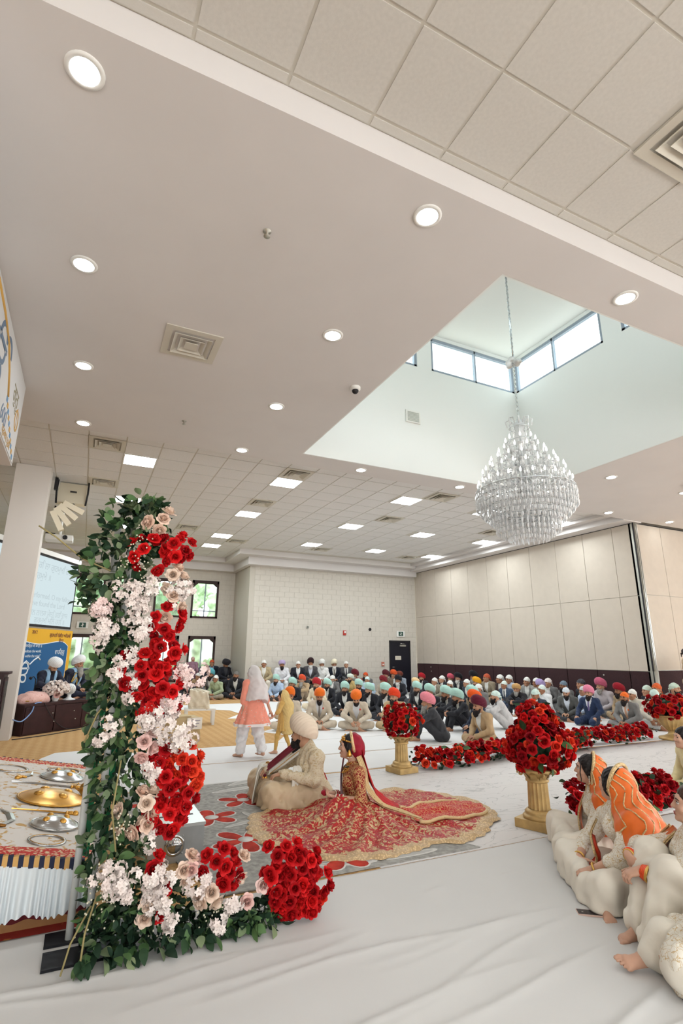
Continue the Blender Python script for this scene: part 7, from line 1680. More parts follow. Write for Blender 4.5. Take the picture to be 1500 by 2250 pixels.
B, J = HEROES['W3']; th = -135
w3 = thing('person', 'woman clasping raised knee, orange bangles, cut by right edge', 'person', (B[0], B[1], .008))
me, Mh = h_body(J, th, -138, 6, {'L': ((-.75, .5, -.25), (.1, .2, -.95), (-.3, .6, .6), 50), 'R': ((-.1, -.55, -.8), (.8, -.3, -.4), (-.5, -.6, .2), 45)}, .92, True, .95, {'R': ((-.9, .25, -.1), (0, 0, 1), (0, -1, 0)), 'L': ((-.9, .1, -.1), (0, 0, 1), (0, 1, 0))})
obj('body', me, SKINS[3], w3); face_parts(w3, Mh, .95); o = obj('hair', hair_mesh(Mh, .95), mat('brown_hair', (70, 46, 34), .5), w3); o.matrix_local = Mh @ Matrix.Scale(.97, 4)
top(J, th, w3, .94, M_ivemb, .66)
def skirt3(S):
    h_legs(S, J, .030, 1.0); S.ell(J['pel'], (.18, .18, .14), None, .08)
    for k in 'LR':
        for t in np.linspace(0, 1, 9):
            p = J['kn'+k]*(1-t)+J['hip'+k]*t; q = p+V3(.02, -.02, 0); q[2] = .03; S.cap(p, q, .075, .085, .05)
        S.cap(J['kn'+k], J['an'+k]+V3(.03, 0, .03), .07, .075, .05)
    S.cap(J['knL'], J['knR'], .05, .05, .08)
    x, y, z = S._pts((slice(None),)*3); S.F = (S.F+.011*np.sin((x*.5-y*.9)*74+z*4+2*np.sin(z*9))*np.clip(.36-z, 0, .3)*3.4).astype(np.float32)
garment('trousers', J, th, skirt3, M_ivory, w3, (.004, .09), 3, .010)
bangles(J, 'R', [M_yel, M_ora, M_ora, mat('bangle_silver', (206, 204, 200), .25, .8)], w3, .031, .006, .02, .045); bangles(J, 'L', [M_ora, M_ora, M_ora, M_ora, M_yel, M_yel], w3, .032, .006, .06, .06)
f, up, ax = hframe(J, th)
ribbon('dupatta', [J['shR']+f*.03+V3(0, 0, .08), J['shR']+f*.12+V3(0, 0, -.02), J['che']+f*.19+V3(0, 0, -.10), J['wai']+f*.20+V3(0, 0, -.05)], [tuple(ax)]*4, [.06, .075, .08, .085], M_orange, w3, .01, .014)
for sx in (-.07, .07): ribbon('sequin_trim', [J['shR']+f*.045+ax*sx+V3(0, 0, .08), J['shR']+f*.135+ax*sx+V3(0, 0, -.02), J['che']+f*.205+ax*sx+V3(0, 0, -.10), J['wai']+f*.215+ax*sx+V3(0, 0, -.05)], [tuple(ax)]*4, .012, M_seq, w3, .010, .003)
for k in 'LR': beads('cuff_beads', [Vector(J['el'+k]+(J['wr'+k]-J['el'+k])*.34+V3(.045*math.cos(a), .02*math.sin(a), .045*math.sin(a)-.01)) for a in np.linspace(0, 6.28, 16)], .007, mat('pearl_gold', (222, 200, 166), .3), w3)

B, J = HEROES['W4']; th = -130
w4 = thing('person', 'woman in gold-embroidered ivory at the bottom right corner', 'person', (B[0], B[1], .008))
J['anR'] = J['anR'].copy(); J['anR'][2] = .085
me, Mh = h_body(J, th, -110, 10, {'L': ((-.8, .3, .1), (.2, .2, .95), (0, -.9, .3), 60), 'R': ((-.6, -.5, .1), (.4, -.2, .9), (0, .9, .3), 60)}, .95, True, .95, {'R': ((-.92, .38, -.02), (-.05, -.45, .85), (.2, .6, .7))})
obj('body', me, SKINS[3], w4); face_parts(w4, Mh, .95); o = obj('hair', hair_mesh(Mh, .95), M_hair, w4); o.matrix_local = Mh @ Matrix.Scale(.97, 4)
top(J, th, w4, .96, M_ivemb, .7)
def lap4(S):
    h_legs(S, J, .024, .95)
    for t in np.linspace(0, 1, 6):
        p = J['knR']*(1-t)+J['hipR']*t; q = p.copy(); q[2] = .03; S.cap(p, q, .06, .07, .04)
garment('trousers', J, th, lap4, M_ivory, w4, (.003, .09), 3, .010)
def apron(S):
    S.cap(J['hipL']+V3(0, 0, .06), J['knR']*.55+J['hipR']*.45+V3(0, 0, .04), .11, .08, .08); S.ell(J['pel'], (.2, .2, .16), None, .08); S.cap(J['hipL'], J['knL']+V3(0, 0, .03), .12, .09, .06)
    for t in np.linspace(0, 1, 6):
        p = J['knL']*(1-t)+J['knR']*t+V3(.07, 0, .0); q = p.copy(); q[2] = .025; S.cap(p, q, .07, .08, .05)
garment('tunic_skirt', J, th, apron, M_ivemb, w4, (.006, .07), 6, .011)
MB().ball(tuple((J['wrL']+J['wrR'])/2+V3(-.05, 0, .03)), (.03, .03, .04), 10, 8).build('dark_purse', M_dark, w4)

# yellow-clad woman behind, cut by the right edge
r = thing('person', 'woman in pale yellow shawl at the right edge behind red flowers', 'person', (6.35, 4.0, .01), R_(-120), None, .9)
g = person_meshes('cross', POSES['cross'], 0, 0); obj('body', g['body'], SKINS[3], r); obj('kurta', g['kurta'], cloth((224, 206, 158)), r); obj('trousers', g['trousers'], cloth((226, 210, 170)), r)
o = obj('eyes', eyes_mesh(), M_eye, r); o.matrix_local = g['Mh']; o = obj('hair', hair_mesh(g['Mh'], 1.0), M_hair, r); o.matrix_local = g['Mh'] @ Matrix.Scale(1.08, 4)
Jc = POSES['cross']; S = SDF((-.4, -.4, .1), (.4, .4, .95), .014); S.ell(Jc['head']+V3(0, .03, .02), (.105, .12, .12), None, 0); S.cap(Jc['head']+V3(0, .05, 0), Jc['che']+V3(0, .06, 0), .1, .2, .08); S.cap(Jc['shL'], Jc['shR'], .1, .1, .06); S.half((0, -.13, .7), (0, -1, .3)); S.wrinkle(.008, .1, 3)
obj('shawl', np_mesh('shawl', [S.data()]), cloth((226, 208, 160)), r)

# phone on the sheet
ph = thing('phone', 'rose-gold phone with dark screen lying on the white sheet', 'phone', (3.005, 2.715, .0075), math.atan2(-.08, .11))
MB().box((-.072, -.036, 0), (.072, .036, .009)).build('case', mat('rose_gold', (222, 190, 176), .35, .3), ph); MB().box((-.069, -.033, .009), (.069, .033, .0095)).build('screen', mat('phone_glass', (40, 30, 36), .1), ph); MB().box((-.045, -.005, .0095), (-.035, .005, .0097)).build('logo_dot', M_alu, ph)

# ---------------- walking girl and small child
def walker(label, loc, rot, s, hs, kc, sc, vc, kurta_hem, flare, veil_len, alpha, dots, seed, hand_out):
    J = pose_stand(0.02)
    J['anL'] = V3(.10, -.20, .08); J['knL'] = V3(.10, -.16, .48); J['anR'] = V3(-.10, .20, .12); J['knR'] = V3(-.10, .06, .48); J['fuR'] = V3(0, -.3, 1)
    J['wrL'] = V3(.26, -.08, .86) if not hand_out else V3(.25, -.02, .86)
    if hand_out: J['elR'] = V3(-.29, .06, 1.10); J['wrR'] = V3(-.345, .15, .83); J['hdR'] = V3(-.5, .2, -.8)
    else: J['elL'] = V3(.31, -.10, 1.17); J['wrL'] = V3(.41, -.27, 1.0); J['hdL'] = V3(.5, -.6, .1)
    r = thing('person', label, 'person', loc, R_(rot), 'walking children', s)
    c = J['head']
    S = SDF(*bounds(J), .02); torso_prims(S, J, -.02, True); arm_prims(S, J, -.012, 1, .85); leg_prims(S, J, -.02, .85); parts = [S.data()]
    Mh = head_frame(c, 0, 8); S = SDF(c-.21, c+.2, .009); head_prims(S, Mh, hs, True, J['nec']); parts.append(S.data())
    for k in 'LR':
        S = SDF(J['wr'+k]-.19, J['wr'+k]+.19, .008); S.cap(J['wr'+k]+(J['el'+k]-J['wr'+k])*.5, J['wr'+k], .03, .024, .01); hand_prims(S, J['wr'+k], J['hd'+k], J['hn'+k], J['hs'+k], .9, 30); parts.append(S.data())
        a = J['an'+k]; S = SDF(a-.24, a+.24, .009); S.cap(a+(J['kn'+k]-a)*.3, a, .04, .034, .02); foot_prims(S, a, J['fd'+k], J['fu'+k], J['fs'+k]); parts.append(S.data())
    obj('body', np_mesh('body', parts), SKINS[3], r)
    o = obj('eyes', eyes_mesh(), M_eye, r); o.matrix_local = Mh @ Matrix.Scale(hs, 4)
    o = obj('hair', hair_mesh(Mh, hs), M_hair, r); o.matrix_local = Mh @ Matrix.Scale(hs*1.03, 4)
    S = SDF((-.55, -.5, kurta_hem-.05), (.55, .5, 1.6), .013); torso_prims(S, J, .016, True); arm_prims(S, J, .020, .62, .95)
    def fl(x, y, z, F):
        R0 = .15+(flare-.15)*np.clip((1.12-z)/(1.12-kurta_hem), 0, 1)**.9; a = np.arctan2(y, x); q = np.sqrt((x/1.1)**2+(y/.95)**2)-R0*(1+.06*np.sin(a*11+2*np.sin(a*3))*np.clip((1.15-z)*2, 0, 1)); d = np.maximum(q, np.maximum(z-1.14, kurta_hem-z)); k = .05; h_ = np.maximum(k-np.abs(F-d), 0)/k; return np.minimum(F, d)-h_*h_*k*.25
    S.fn(fl); obj('kurta', np_mesh('kurta', [S.data()]), kc, r)
    if dots:
        rr = random.Random(4); pts = []
        for k in range(90):
            a = rr.uniform(0, 6.28); z = rr.uniform(kurta_hem+.05, 1.1); R0 = .15+(flare-.15)*((1.12-z)/(1.12-kurta_hem))**.9; pts.append((1.1*R0*1.0*math.cos(a), .95*R0*math.sin(a), z))
        P = project(S, pts); beads('sequin_dots', [Vector(p) for p in P], .008, mat('dot_white', (236, 220, 210), .5), r)
        vs, fs = grid_surface(lambda u, v: ((flare+.004)*1.1*(1+.06*math.sin(u*6.2832*11+2*math.sin(u*6.2832*3)))*math.cos(u*6.2832), (flare+.004)*.95*(1+.06*math.sin(u*6.2832*11+2*math.sin(u*6.2832*3)))*math.sin(u*6.2832), kurta_hem-.006+.05*v), 90, 2, True); MB().add(vs, fs, True).build('lace_hem', mat('lace_white', (232, 220, 216), .8), r)
    S = SDF((-.5, -.5, .05), (.5, .5, 1.05), .014); leg_prims(S, J, .045 if dots else .012, 1.0 if dots else .85, .9); S.wrinkle(.012 if dots else .005, .10, seed); obj('trousers', np_mesh('trousers', [S.data()]), sc, r)
    S = SDF((-.42, -.4, veil_len-.05), (.42, .5, 1.85), .013); S.ell(c+V3(0, .02, .03), np.array((.115, .128, .125))*hs, None, 0); S.cap(c+V3(0, .05, -.05), V3(0, .08, 1.28), .12*hs, .20, .08); S.cap(V3(0, .08, 1.28), V3(.03, .12, veil_len+.12), .20, .17 if not dots else .24, .06)
    S.half((0, -.085, 1.5), (0, -1, .12)); S.fn(lambda x, y, z, F: np.maximum(F+.006*np.sin(x*46+z*8+3*np.sin(z*5)), veil_len+.12*np.sin(x*5+1)-z)); S.wrinkle(.005, .09, seed+2)
    obj('veil', np_mesh('veil', [S.data()]), vc, r)
    return r
M_wveil = mat('white_chiffon', (230, 222, 220), .7, alpha=.80); M_yveil = mat('yellow_chiffon', (228, 196, 130), .7, var=.08, vscale=4, alpha=.88)
walker('girl in coral tunic, white trousers and sheer white veil walking', (2.50, 8.38, .006), -152, .775, 1.12, cloth((240, 150, 128), 'g'), cloth((228, 224, 224), 'g'), M_wveil, .60, .345, .98, .8, True, 3, True)
walker('small child in mustard outfit and long yellow veil holding her hand', (3.06, 8.52, .006), -120, .545, 1.30, cloth((206, 166, 96), 'c'), cloth((206, 164, 92), 'c'), M_yveil, .62, .20, .42, .9, False, 6, False)
# ------------------------------------------------------------------ flowers
FLOWERS = [('red', 0.31, 3.44, 2.13, 0.119, 7), ('red', 0.47, 3.44, 2.17, 0.106, 7), ('red', 0.44, 3.44, 1.72, 0.106, 7), ('red', 0.46, 3.44, 1.55, 0.099, 6), ('red', 0.34, 3.44, 1.41, 0.139, 10), ('red', 0.45, 3.44, 1.34, 0.145, 10), ('red', 0.4, 3.44, 1.27, 0.086, 5), ('redsmall', 0.39, 3.44, 1.22, 0.073, 12), ('red', 0.51, 3.44, 0.99, 0.026, 1), ('red', 0.48, 3.44, 0.89, 0.086, 4), ('red', 0.6, 3.44, 0.77, 0.099, 6), ('red', 0.55, 3.44, 0.86, 0.093, 5), ('orange', 0.62, 3.44, 0.91, 0.086, 8), ('orange', 0.67, 3.44, 0.82, 0.059, 5), ('red', 0.49, 3.44, 0.65, 0.079, 4), ('red', 0.58, 3.44, 0.64, 0.093, 6), ('red', 0.56, 3.44, 0.57, 0.053, 2), ('peach', 0.36, 3.44, 2.34, 0.079, 4), ('peach', 0.5, 3.44, 1.96, 0.073, 3), ('peach', 0.46, 3.44, 1.84, 0.093, 4), ('peach', 0.46, 3.44, 2.02, 0.053, 2), ('pink', 0.39, 3.44, 1.02, 0.073, 4), ('peach', 0.36, 3.44, 0.68, 0.112, 5), ('peach', 0.42, 3.44, 0.71, 0.066, 3), ('peach', 0.43, 3.44, 0.6, 0.073, 3), ('white', 0.22, 3.44, 1.87, 0.112, 12), ('white', 0.27, 3.44, 1.77, 0.112, 12), ('white', 0.31, 3.44, 1.67, 0.093, 9), ('white', 0.32, 3.44, 1.91, 0.086, 7), ('white', 0.09, 3.44, 1.65, 0.093, 10), ('pinkw', 0.06, 3.44, 1.77, 0.079, 8), ('white', 0.24, 3.44, 1.5, 0.066, 5), ('white', 0.28, 3.44, 1.37, 0.053, 6), ('white', 0.3, 3.44, 1.28, 0.046, 5), ('white', 0.39, 3.44, 1.14, 0.106, 10), ('white', 0.48, 3.44, 1.19, 0.112, 12), ('white', 0.55, 3.44, 1.11, 0.112, 12), ('pinkw', 0.62, 3.44, 1.42, 0.099, 10), ('white', 0.6, 3.44, 1.03, 0.073, 8), ('pinkw', 0.54, 3.44, 1.26, 0.079, 8), ('white', 0.18, 3.44, 1.42, 0.059, 4), ('white', 0.2, 3.44, 1.15, 0.046, 3), ('white', 0.15, 3.44, 1.08, 0.04, 3), ('white', 0.45, 3.44, 0.89, 0.073, 7), ('white', 0.47, 3.44, 0.53, 0.053, 4), ('white', 0.49, 3.44, 1.89, 0.086, 8), ('white', 0.54, 3.44, 1.95, 0.059, 5), ('white', 0.29, 3.4, 0.39, 0.104, 10), ('white', 0.32, 3.4, 0.32, 0.072, 7), ('white', 0.48, 3.4, 0.38, 0.111, 11), ('white', 0.57, 3.4, 0.26, 0.111, 11), ('white', 0.54, 3.4, 0.22, 0.085, 7), ('white', 0.62, 3.4, 0.12, 0.059, 5), ('white', 0.76, 3.4, 0.3, 0.085, 7), ('white', 0.87, 3.4, 0.07, 0.065, 6), ('white', 0.94, 3.4, 0.16, 0.046, 4), ('peach', 0.47, 3.4, 0.17, 0.046, 1), ('peach', 0.48, 3.4, 0.23, 0.046, 1), ('peach', 0.65, 3.4, 0.36, 0.072, 3), ('peach', 0.82, 3.4, 0.23, 0.065, 3), ('pink', 0.69, 3.4, 0.38, 0.052, 2), ('pink', 1.03, 3.4, 0.15, 0.033, 1), ('pink', 1.12, 3.4, 0.22, 0.033, 1), ('peach', 0.96, 3.4, 0.32, 0.065, 3), ('red', 0.85, 3.4, 0.37, 0.098, 7), ('red', 0.92, 3.4, 0.29, 0.065, 4), ('red', 0.53, 3.4, 0.18, 0.046, 2), ('red', 0.48, 3.4, 0.41, 0.046, 2), ('red', 0.56, 3.4, 0.29, 0.039, 1), ('red', 1.24, 3.4, 0.31, 0.118, 12), ('red', 1.36, 3.4, 0.26, 0.124, 13), ('red', 1.45, 3.4, 0.16, 0.098, 9), ('red', 1.31, 3.4, 0.16, 0.124, 14), ('red', 1.38, 3.4, 0.06, 0.104, 11), ('red', 1.27, 3.4, 0.07, 0.078, 6), ('orange', 1.5, 3.4, 0.1, 0.033, 1), ('red', 1.31, 3.4, 0.38, 0.046, 2), ('red', 1.19, 3.4, 0.24, 0.091, 7), ('orange', 1.35, 3.4, 0.11, 0.065, 4)]
LEAFROWS = [(2.43, 0.17, 0.36), (2.31, 0.06, 0.43), (2.19, -0.0, 0.38), (2.07, -0.07, 0.33), (1.93, -0.03, 0.26), (1.82, 0.02, 0.28), (1.71, 0.09, 0.29), (1.58, 0.13, 0.3), (1.45, 0.1, 0.25), (1.29, 0.1, 0.33), (1.14, 0.11, 0.43), (0.99, 0.13, 0.44), (0.85, 0.16, 0.46), (0.7, 0.17, 0.44), (0.56, 0.18, 0.46), (0.43, 0.18, 0.45), (0.29, 0.2, 0.51), (0.16, 0.2, 0.76), (0.08, 0.22, 1.03), (-0.0, 0.26, 0.72)]
def flower_mat(name, c0, c1, rough=.65):
    m = bpy.data.materials.new(name); m.use_nodes = True; nt = m.node_tree; b = nt.nodes['Principled BSDF']; b.inputs['Roughness'].default_value = rough; b.inputs['Specular IOR Level'].default_value = .2
    oi = nt.nodes.new('ShaderNodeObjectInfo'); tc = nt.nodes.new('ShaderNodeTexCoord'); n = nt.nodes.new('ShaderNodeTexNoise'); n.inputs['Scale'].default_value = 18; nt.links.new(tc.outputs['Object'], n.inputs['Vector'])
    a = nt.nodes.new('ShaderNodeMath'); a.operation = 'MULTIPLY_ADD'; a.inputs[1].default_value = .5; nt.links.new(n.outputs['Fac'], a.inputs[0])
    s = nt.nodes.new('ShaderNodeMath'); s.operation = 'MULTIPLY_ADD'; s.inputs[1].default_value = .9; s.inputs[2].default_value = -.2; nt.links.new(oi.outputs['Random'], s.inputs[0]); nt.links.new(s.outputs[0], a.inputs[2])
    r = nt.nodes.new('ShaderNodeValToRGB'); r.color_ramp.elements[0].color = lin(c0); r.color_ramp.elements[1].color = lin(c1); nt.links.new(a.outputs[0], r.inputs['Fac']); nt.links.new(r.outputs['Color'], b.inputs['Base Color'])
    return m
FM = {'red': flower_mat('rose_red', (164, 10, 20), (224, 28, 30)), 'dark': flower_mat('rose_dark', (132, 8, 22), (198, 18, 28)), 'orange': flower_mat('rose_orange', (216, 42, 26), (234, 76, 42)), 'peach': flower_mat('rose_peach', (232, 196, 174), (236, 212, 192)), 'pink': flower_mat('rose_pink', (234, 186, 176), (238, 206, 196)), 'white': flower_mat('blossom_white', (232, 214, 206), (238, 226, 218)), 'pinkw': flower_mat('blossom_pink', (236, 204, 198), (240, 218, 212)), 'redsmall': flower_mat('blossom_red', (190, 18, 26), (214, 40, 34))}
M_leafs = [flower_mat('leaf_deep', (30, 50, 36), (52, 76, 50), .5), flower_mat('leaf_mid', (62, 92, 56), (92, 120, 74), .5), flower_mat('leaf_sage', (100, 118, 86), (140, 152, 114), .6)]
def petal_patch(mb, a, tilt, L, W, cup, curl, z0, r0):
    """one curved petal: a azimuth, tilt from vertical, L length, W half width"""
    ca, sa = math.cos(a), math.sin(a); vs = []
    for j in range(4):
        v = j/3
        for i in range(4):
            u = i/3*2-1; w = W*math.sin(math.pi*(.22+.62*v))*u; rad = r0+math.sin(tilt)*L*v+curl*v**3-cup*u*u*(1-.3*v); zz = z0+math.cos(tilt)*L*v-abs(curl)*.8*v**3-.15*W*abs(u)*v
            vs.append((ca*rad-sa*w, sa*rad+ca*w, zz))
    fs = [(j*4+i, j*4+i+1, (j+1)*4+i+1, (j+1)*4+i) for j in range(3) for i in range(3)]
    mb.add(vs, fs, True)
def rose_mesh(seed):
    r = random.Random(seed); mb = MB()
    for n, tilt, L, W, cup, curl, z0, r0 in ((3, .04, .040, .014, .005, -.003, .014, .005), (4, .12, .044, .022, .009, -.002, .010, .010), (5, .28, .047, .030, .012, .003, .004, .015), (5, .52, .048, .036, .013, .009, -.002, .018), (6, .90, .046, .038, .010, .012, -.008, .018)):
        o = r.uniform(0, 6)
        for k in range(n): petal_patch(mb, o+k*2*math.pi/n+r.gauss(0, .1), tilt+r.gauss(0, .06), L*r.uniform(.9, 1.1), W, cup, curl, z0, r0)
    mb.lathe([(.014, -.018), (.014, .0), (.008, .03), (.002, .042)], 7, cap=True)
    return mb.mesh('rose')
def blossom_mesh(seed, n=9, R=.045):
    r = random.Random(seed); mb = MB()
    for k in range(n):
        d = Vector((r.gauss(0, 1), r.gauss(0, 1), abs(r.gauss(0, 1))+.3)).normalized(); c = d*R*r.uniform(.6, 1); u = d.orthogonal().normalized(); v = d.cross(u); o = r.uniform(0, 6)
        for q in range(5):
            a = o+q*1.2566; e = u*math.cos(a)+v*math.sin(a); s = d.cross(e); p = c
            mb.add([p, p+e*.012+s*.009+d*.004, p+e*.024+s*.004+d*.006, p+e*.024-s*.004+d*.006, p+e*.012-s*.009+d*.004], [(0, 1, 2), (0, 2, 3), (0, 3, 4)])
        mb.ball(c+d*.003, .0035, 5, 3)
    return mb.mesh('blossom')
def leaf_mesh(L, W, bend):
    mb = MB(); vs = []
    for j in range(6):
        v = j/5; w = W*math.sin(math.pi*min(1, v*.93+.05))**.8; y = L*v; z = -bend*v*v
        vs += [(-w, y, z+w*.25), (0, y, z), (w, y, z+w*.25)]
    mb.add(vs, [(j*3+i, j*3+i+1, (j+1)*3+i+1, (j+1)*3+i) for j in range(5) for i in range(2)], True); return mb
ROSE = [rose_mesh(k) for k in range(4)]; BLOS = [blossom_mesh(k) for k in range(4)]; RBL = [blossom_mesh(9, 6, .03)]
LEAF = [leaf_mesh(.075, .026, .02).mesh('leaf'), leaf_mesh(.055, .024, .012).mesh('leaf'), leaf_mesh(.095, .028, .035).mesh('leaf')]
rw = random.Random(21)
def quat(d, spin=None): return Vector(d).to_track_quat('Z', 'Y') @ Euler((0, 0, rw.uniform(0, 6.28) if spin is None else spin)).to_quaternion()
def put(name, me, m, root, p, d, s):
    o = obj(name, me, m, root); o.rotation_mode = 'QUATERNION'; o.rotation_quaternion = quat(d); o.location = p; o.scale = (s,)*3; return o
def fib(n, rnd=.25):
    out = []
    for k in range(n):
        z = 1-2*(k+.5)/n; a = k*2.39996+rw.uniform(-rnd, rnd); q = math.sqrt(1-z*z); out.append(Vector((q*math.cos(a), q*math.sin(a), z)))
    return out
def leaf_stuff(root, spots, name='foliage', m=None):
    """many small leaves joined in one part"""
    mb = MB(); base = [leaf_mesh(.06, .022, .015), leaf_mesh(.045, .019, .01), leaf_mesh(.08, .020, .03)]
    for p, d, s in spots:
        b = rw.choice(base); q = Vector(d).to_track_quat('Y', 'Z') @ Euler((0, rw.uniform(0, 6.28), 0)).to_quaternion()
        mb.add([q @ (Vector(v)*s)+Vector(p) for v in b.v], b.f, True)
    o = mb.build(name, m or M_leafs[1], root); o['kind'] = 'stuff'; return o
def one_leaf(root, p, d, s, k=None):
    o = obj('leaf', LEAF[rw.randrange(3) if k is None else k], M_leafs[rw.choice((0, 0, 0, 1, 1, 2))], root); o.rotation_mode = 'QUATERNION'; o.rotation_quaternion = Vector(d).to_track_quat('Y', 'Z') @ Euler((0, rw.uniform(-1, 1), 0)).to_quaternion(); o.location = p; o.scale = (s,)*3; return o

# ---- tall flower pillar with a foot of flowers
fp = thing('flower_pillar', 'tall pillar of greenery, white blossoms and red roses on black base', 'floral pillar', (0, 0, .008))
M_pipe = mat('grey_pipe', (204, 204, 200), .5); M_gcl = mat('green_cloth', (34, 130, 84), .7, var=.2, vscale=9)
for x, y in ((.205, 3.60), (.120, 3.70)):
    MB().tube([(x, y, .01), (x, y, 2.35)], .020, 12).build('pipe', M_pipe, fp)
    vs, fs = grid_surface(lambda u, v: (x+.035+.02*math.sin(v*40+u*7), y+.03+.05*(u-.5), .4+v*1.6), 4, 40); MB().add(vs, fs, True).build('green_wrap', M_gcl, fp)
def plate(pts): return MB().prism(pts, .0, .012)
M_plate = mat('black_steel_plate', (30, 30, 34), .4, .3, var=.1)
plate([(0.0, 3.66), (.42, 3.66), (.42, 3.81), (0.0, 3.81)]).build('base_plate', M_plate, fp); plate([(0.0, 3.42), (.42, 3.42), (.42, 3.60), (0.0, 3.60)]).build('base_plate', M_plate, fp); plate([(.17, 3.58), (.42, 3.58), (.42, 3.68), (.17, 3.68)]).build('base_bridge', M_plate, fp)
camd = Vector((-.07, -.97, .05))
for t, x, y, z, R, n in FLOWERS:
    C = Vector((x, y, max(z, R*.55))); n = int(n*1.55) if t in ('red', 'orange', 'dark') and n > 2 else n
    if t in ('white', 'pinkw', 'redsmall'):
        for k in range(n):
            d = Vector((rw.gauss(0, 1), -abs(rw.gauss(0, .8))-.1, rw.gauss(0, 1))).normalized(); p = C+Vector((d.x*R*rw.uniform(.2, 1), d.y*R*.7, d.z*R*rw.uniform(.2, 1))); p.z = max(p.z, .05)
            put('blossom', rw.choice(BLOS) if t != 'redsmall' else RBL[0], FM[t], fp, p, (d+camd*.6), rw.uniform(.65, .9))
    else:
        pts = [d for d in fib(max(2*n, 3)) if d.dot(camd) > -.25]; rw.shuffle(pts)
        if n == 1: pts = [camd.copy()]
        for d in pts[:n]:
            q_ = rw.uniform(.55, 1.15); p = C+Vector((d.x*R*q_, d.y*R*.6*q_, d.z*R*q_)); p.z = max(p.z, .055); put('rose', rw.choice(ROSE), FM[t], fp, p, d+camd*.5+Vector((0, 0, .15)), rw.uniform(.60, .74)*(1.0 if t in ('red', 'orange') else 1.12))
LR = sorted(LEAFROWS); zs_ = [r[0] for r in LR]
def width_at(z):
    return float(np.interp(z, zs_, [r[1] for r in LR])), float(np.interp(z, zs_, [r[2] for r in LR]))
spots = []
for k in range(1900):
    z = rw.uniform(.05, 2.52); a, b = width_at(z); x = rw.uniform(a-.03, b); cxm = (a+b)/2; d = Vector(((x-cxm)*4+rw.gauss(0, .4), -abs(rw.gauss(0, .5))-.05, rw.gauss(-.15, .6))); y = 3.56+rw.uniform(-.10, .15)
    spots.append(((x, y, z), d, rw.uniform(.65, 1.15)))
leaf_stuff(fp, spots[:900], 'dark_foliage', M_leafs[0]); leaf_stuff(fp, spots[900:1300], 'mid_foliage', M_leafs[1]); leaf_stuff(fp, spots[1300:], 'sage_foliage', M_leafs[2])
for k in range(230):
    z = rw.choice((rw.uniform(.05, 2.5), rw.uniform(1.6, 2.52))); a, b = width_at(z); x = rw.uniform(a-.01, b+.01); d = Vector(((x-(a+b)/2)*5+rw.gauss(0, .3), -abs(rw.gauss(0, .5))-.2, rw.gauss(-.1, .6))); one_leaf(fp, (x, 3.50+rw.uniform(-.06, .05), z), d, rw.uniform(.65, 1.05))
sp2 = []
for k in range(620):      # greenery of the flower foot
    x = rw.uniform(.18, 1.25); z = rw.uniform(.015, .10 if x > .6 else .24); y = 3.49+rw.uniform(-.14, .14)
    sp2.append(((x, y, z), Vector((rw.gauss(.1, .5), -abs(rw.gauss(.4, .4)), rw.gauss(-.05, .4))), rw.uniform(.65, 1.1)))
leaf_stuff(fp, sp2[:430], 'dark_foliage', M_leafs[0]); leaf_stuff(fp, sp2[430:], 'mid_foliage', M_leafs[1])
for k in range(60):
    x = rw.uniform(.15, 1.2); one_leaf(fp, (x, 3.35+rw.uniform(-.05, .06), rw.uniform(.025, .07)), (rw.gauss(.1, .5), -1, rw.gauss(-.15, .2)), rw.uniform(.8, 1.1))
bb = MB()
for cx_, cz_, r_ in ((.25, 2.20, .10), (.30, 1.95, .10), (.20, 2.05, .08), (.28, .25, .10), (.55, .12, .10), (.85, .12, .12), (.30, .62, .08), (.24, .35, .1)):
    for k in range(26): bb.ball((cx_+rw.gauss(0, r_*.5), 3.40+rw.uniform(-.04, .04), max(.03, cz_+rw.gauss(0, r_*.5))), .0055, 5, 3)
o = bb.build('filler_buds', mat('bud_cream', (222, 214, 190), .8), fp); o['kind'] = 'stuff'
for pts in ([(.10, 3.50, 2.02), (-.06, 3.50, 2.08), (-.22, 3.5, 2.20), (-.32, 3.5, 2.26)], [(.22, 3.42, .30), (.18, 3.36, .16), (.17, 3.30, .02)], [(.20, 3.44, .25), (.12, 3.38, .12), (.09, 3.33, .012)], [(.20, 3.5, 1.30), (.12, 3.46, 1.2), (.07, 3.45, 1.05)], [(.27, 3.42, .95), (.25, 3.40, .7), (.29, 3.40, .5)]):
    MB().tube(pts, .005, 6).build('stem', mat('dry_stem', (150, 136, 92), .8), fp)
for x, z in ((-.02, 1.93), (-.05, 1.84), (.02, 2.33), (.06, 2.42)): 
    for k in range(5): one_leaf(fp, (x+rw.uniform(-.02, .02), 3.48, z+rw.uniform(-.03, .03)), (rw.gauss(-.4, .5), -.2, rw.gauss(.1, .6)), .85, 1)

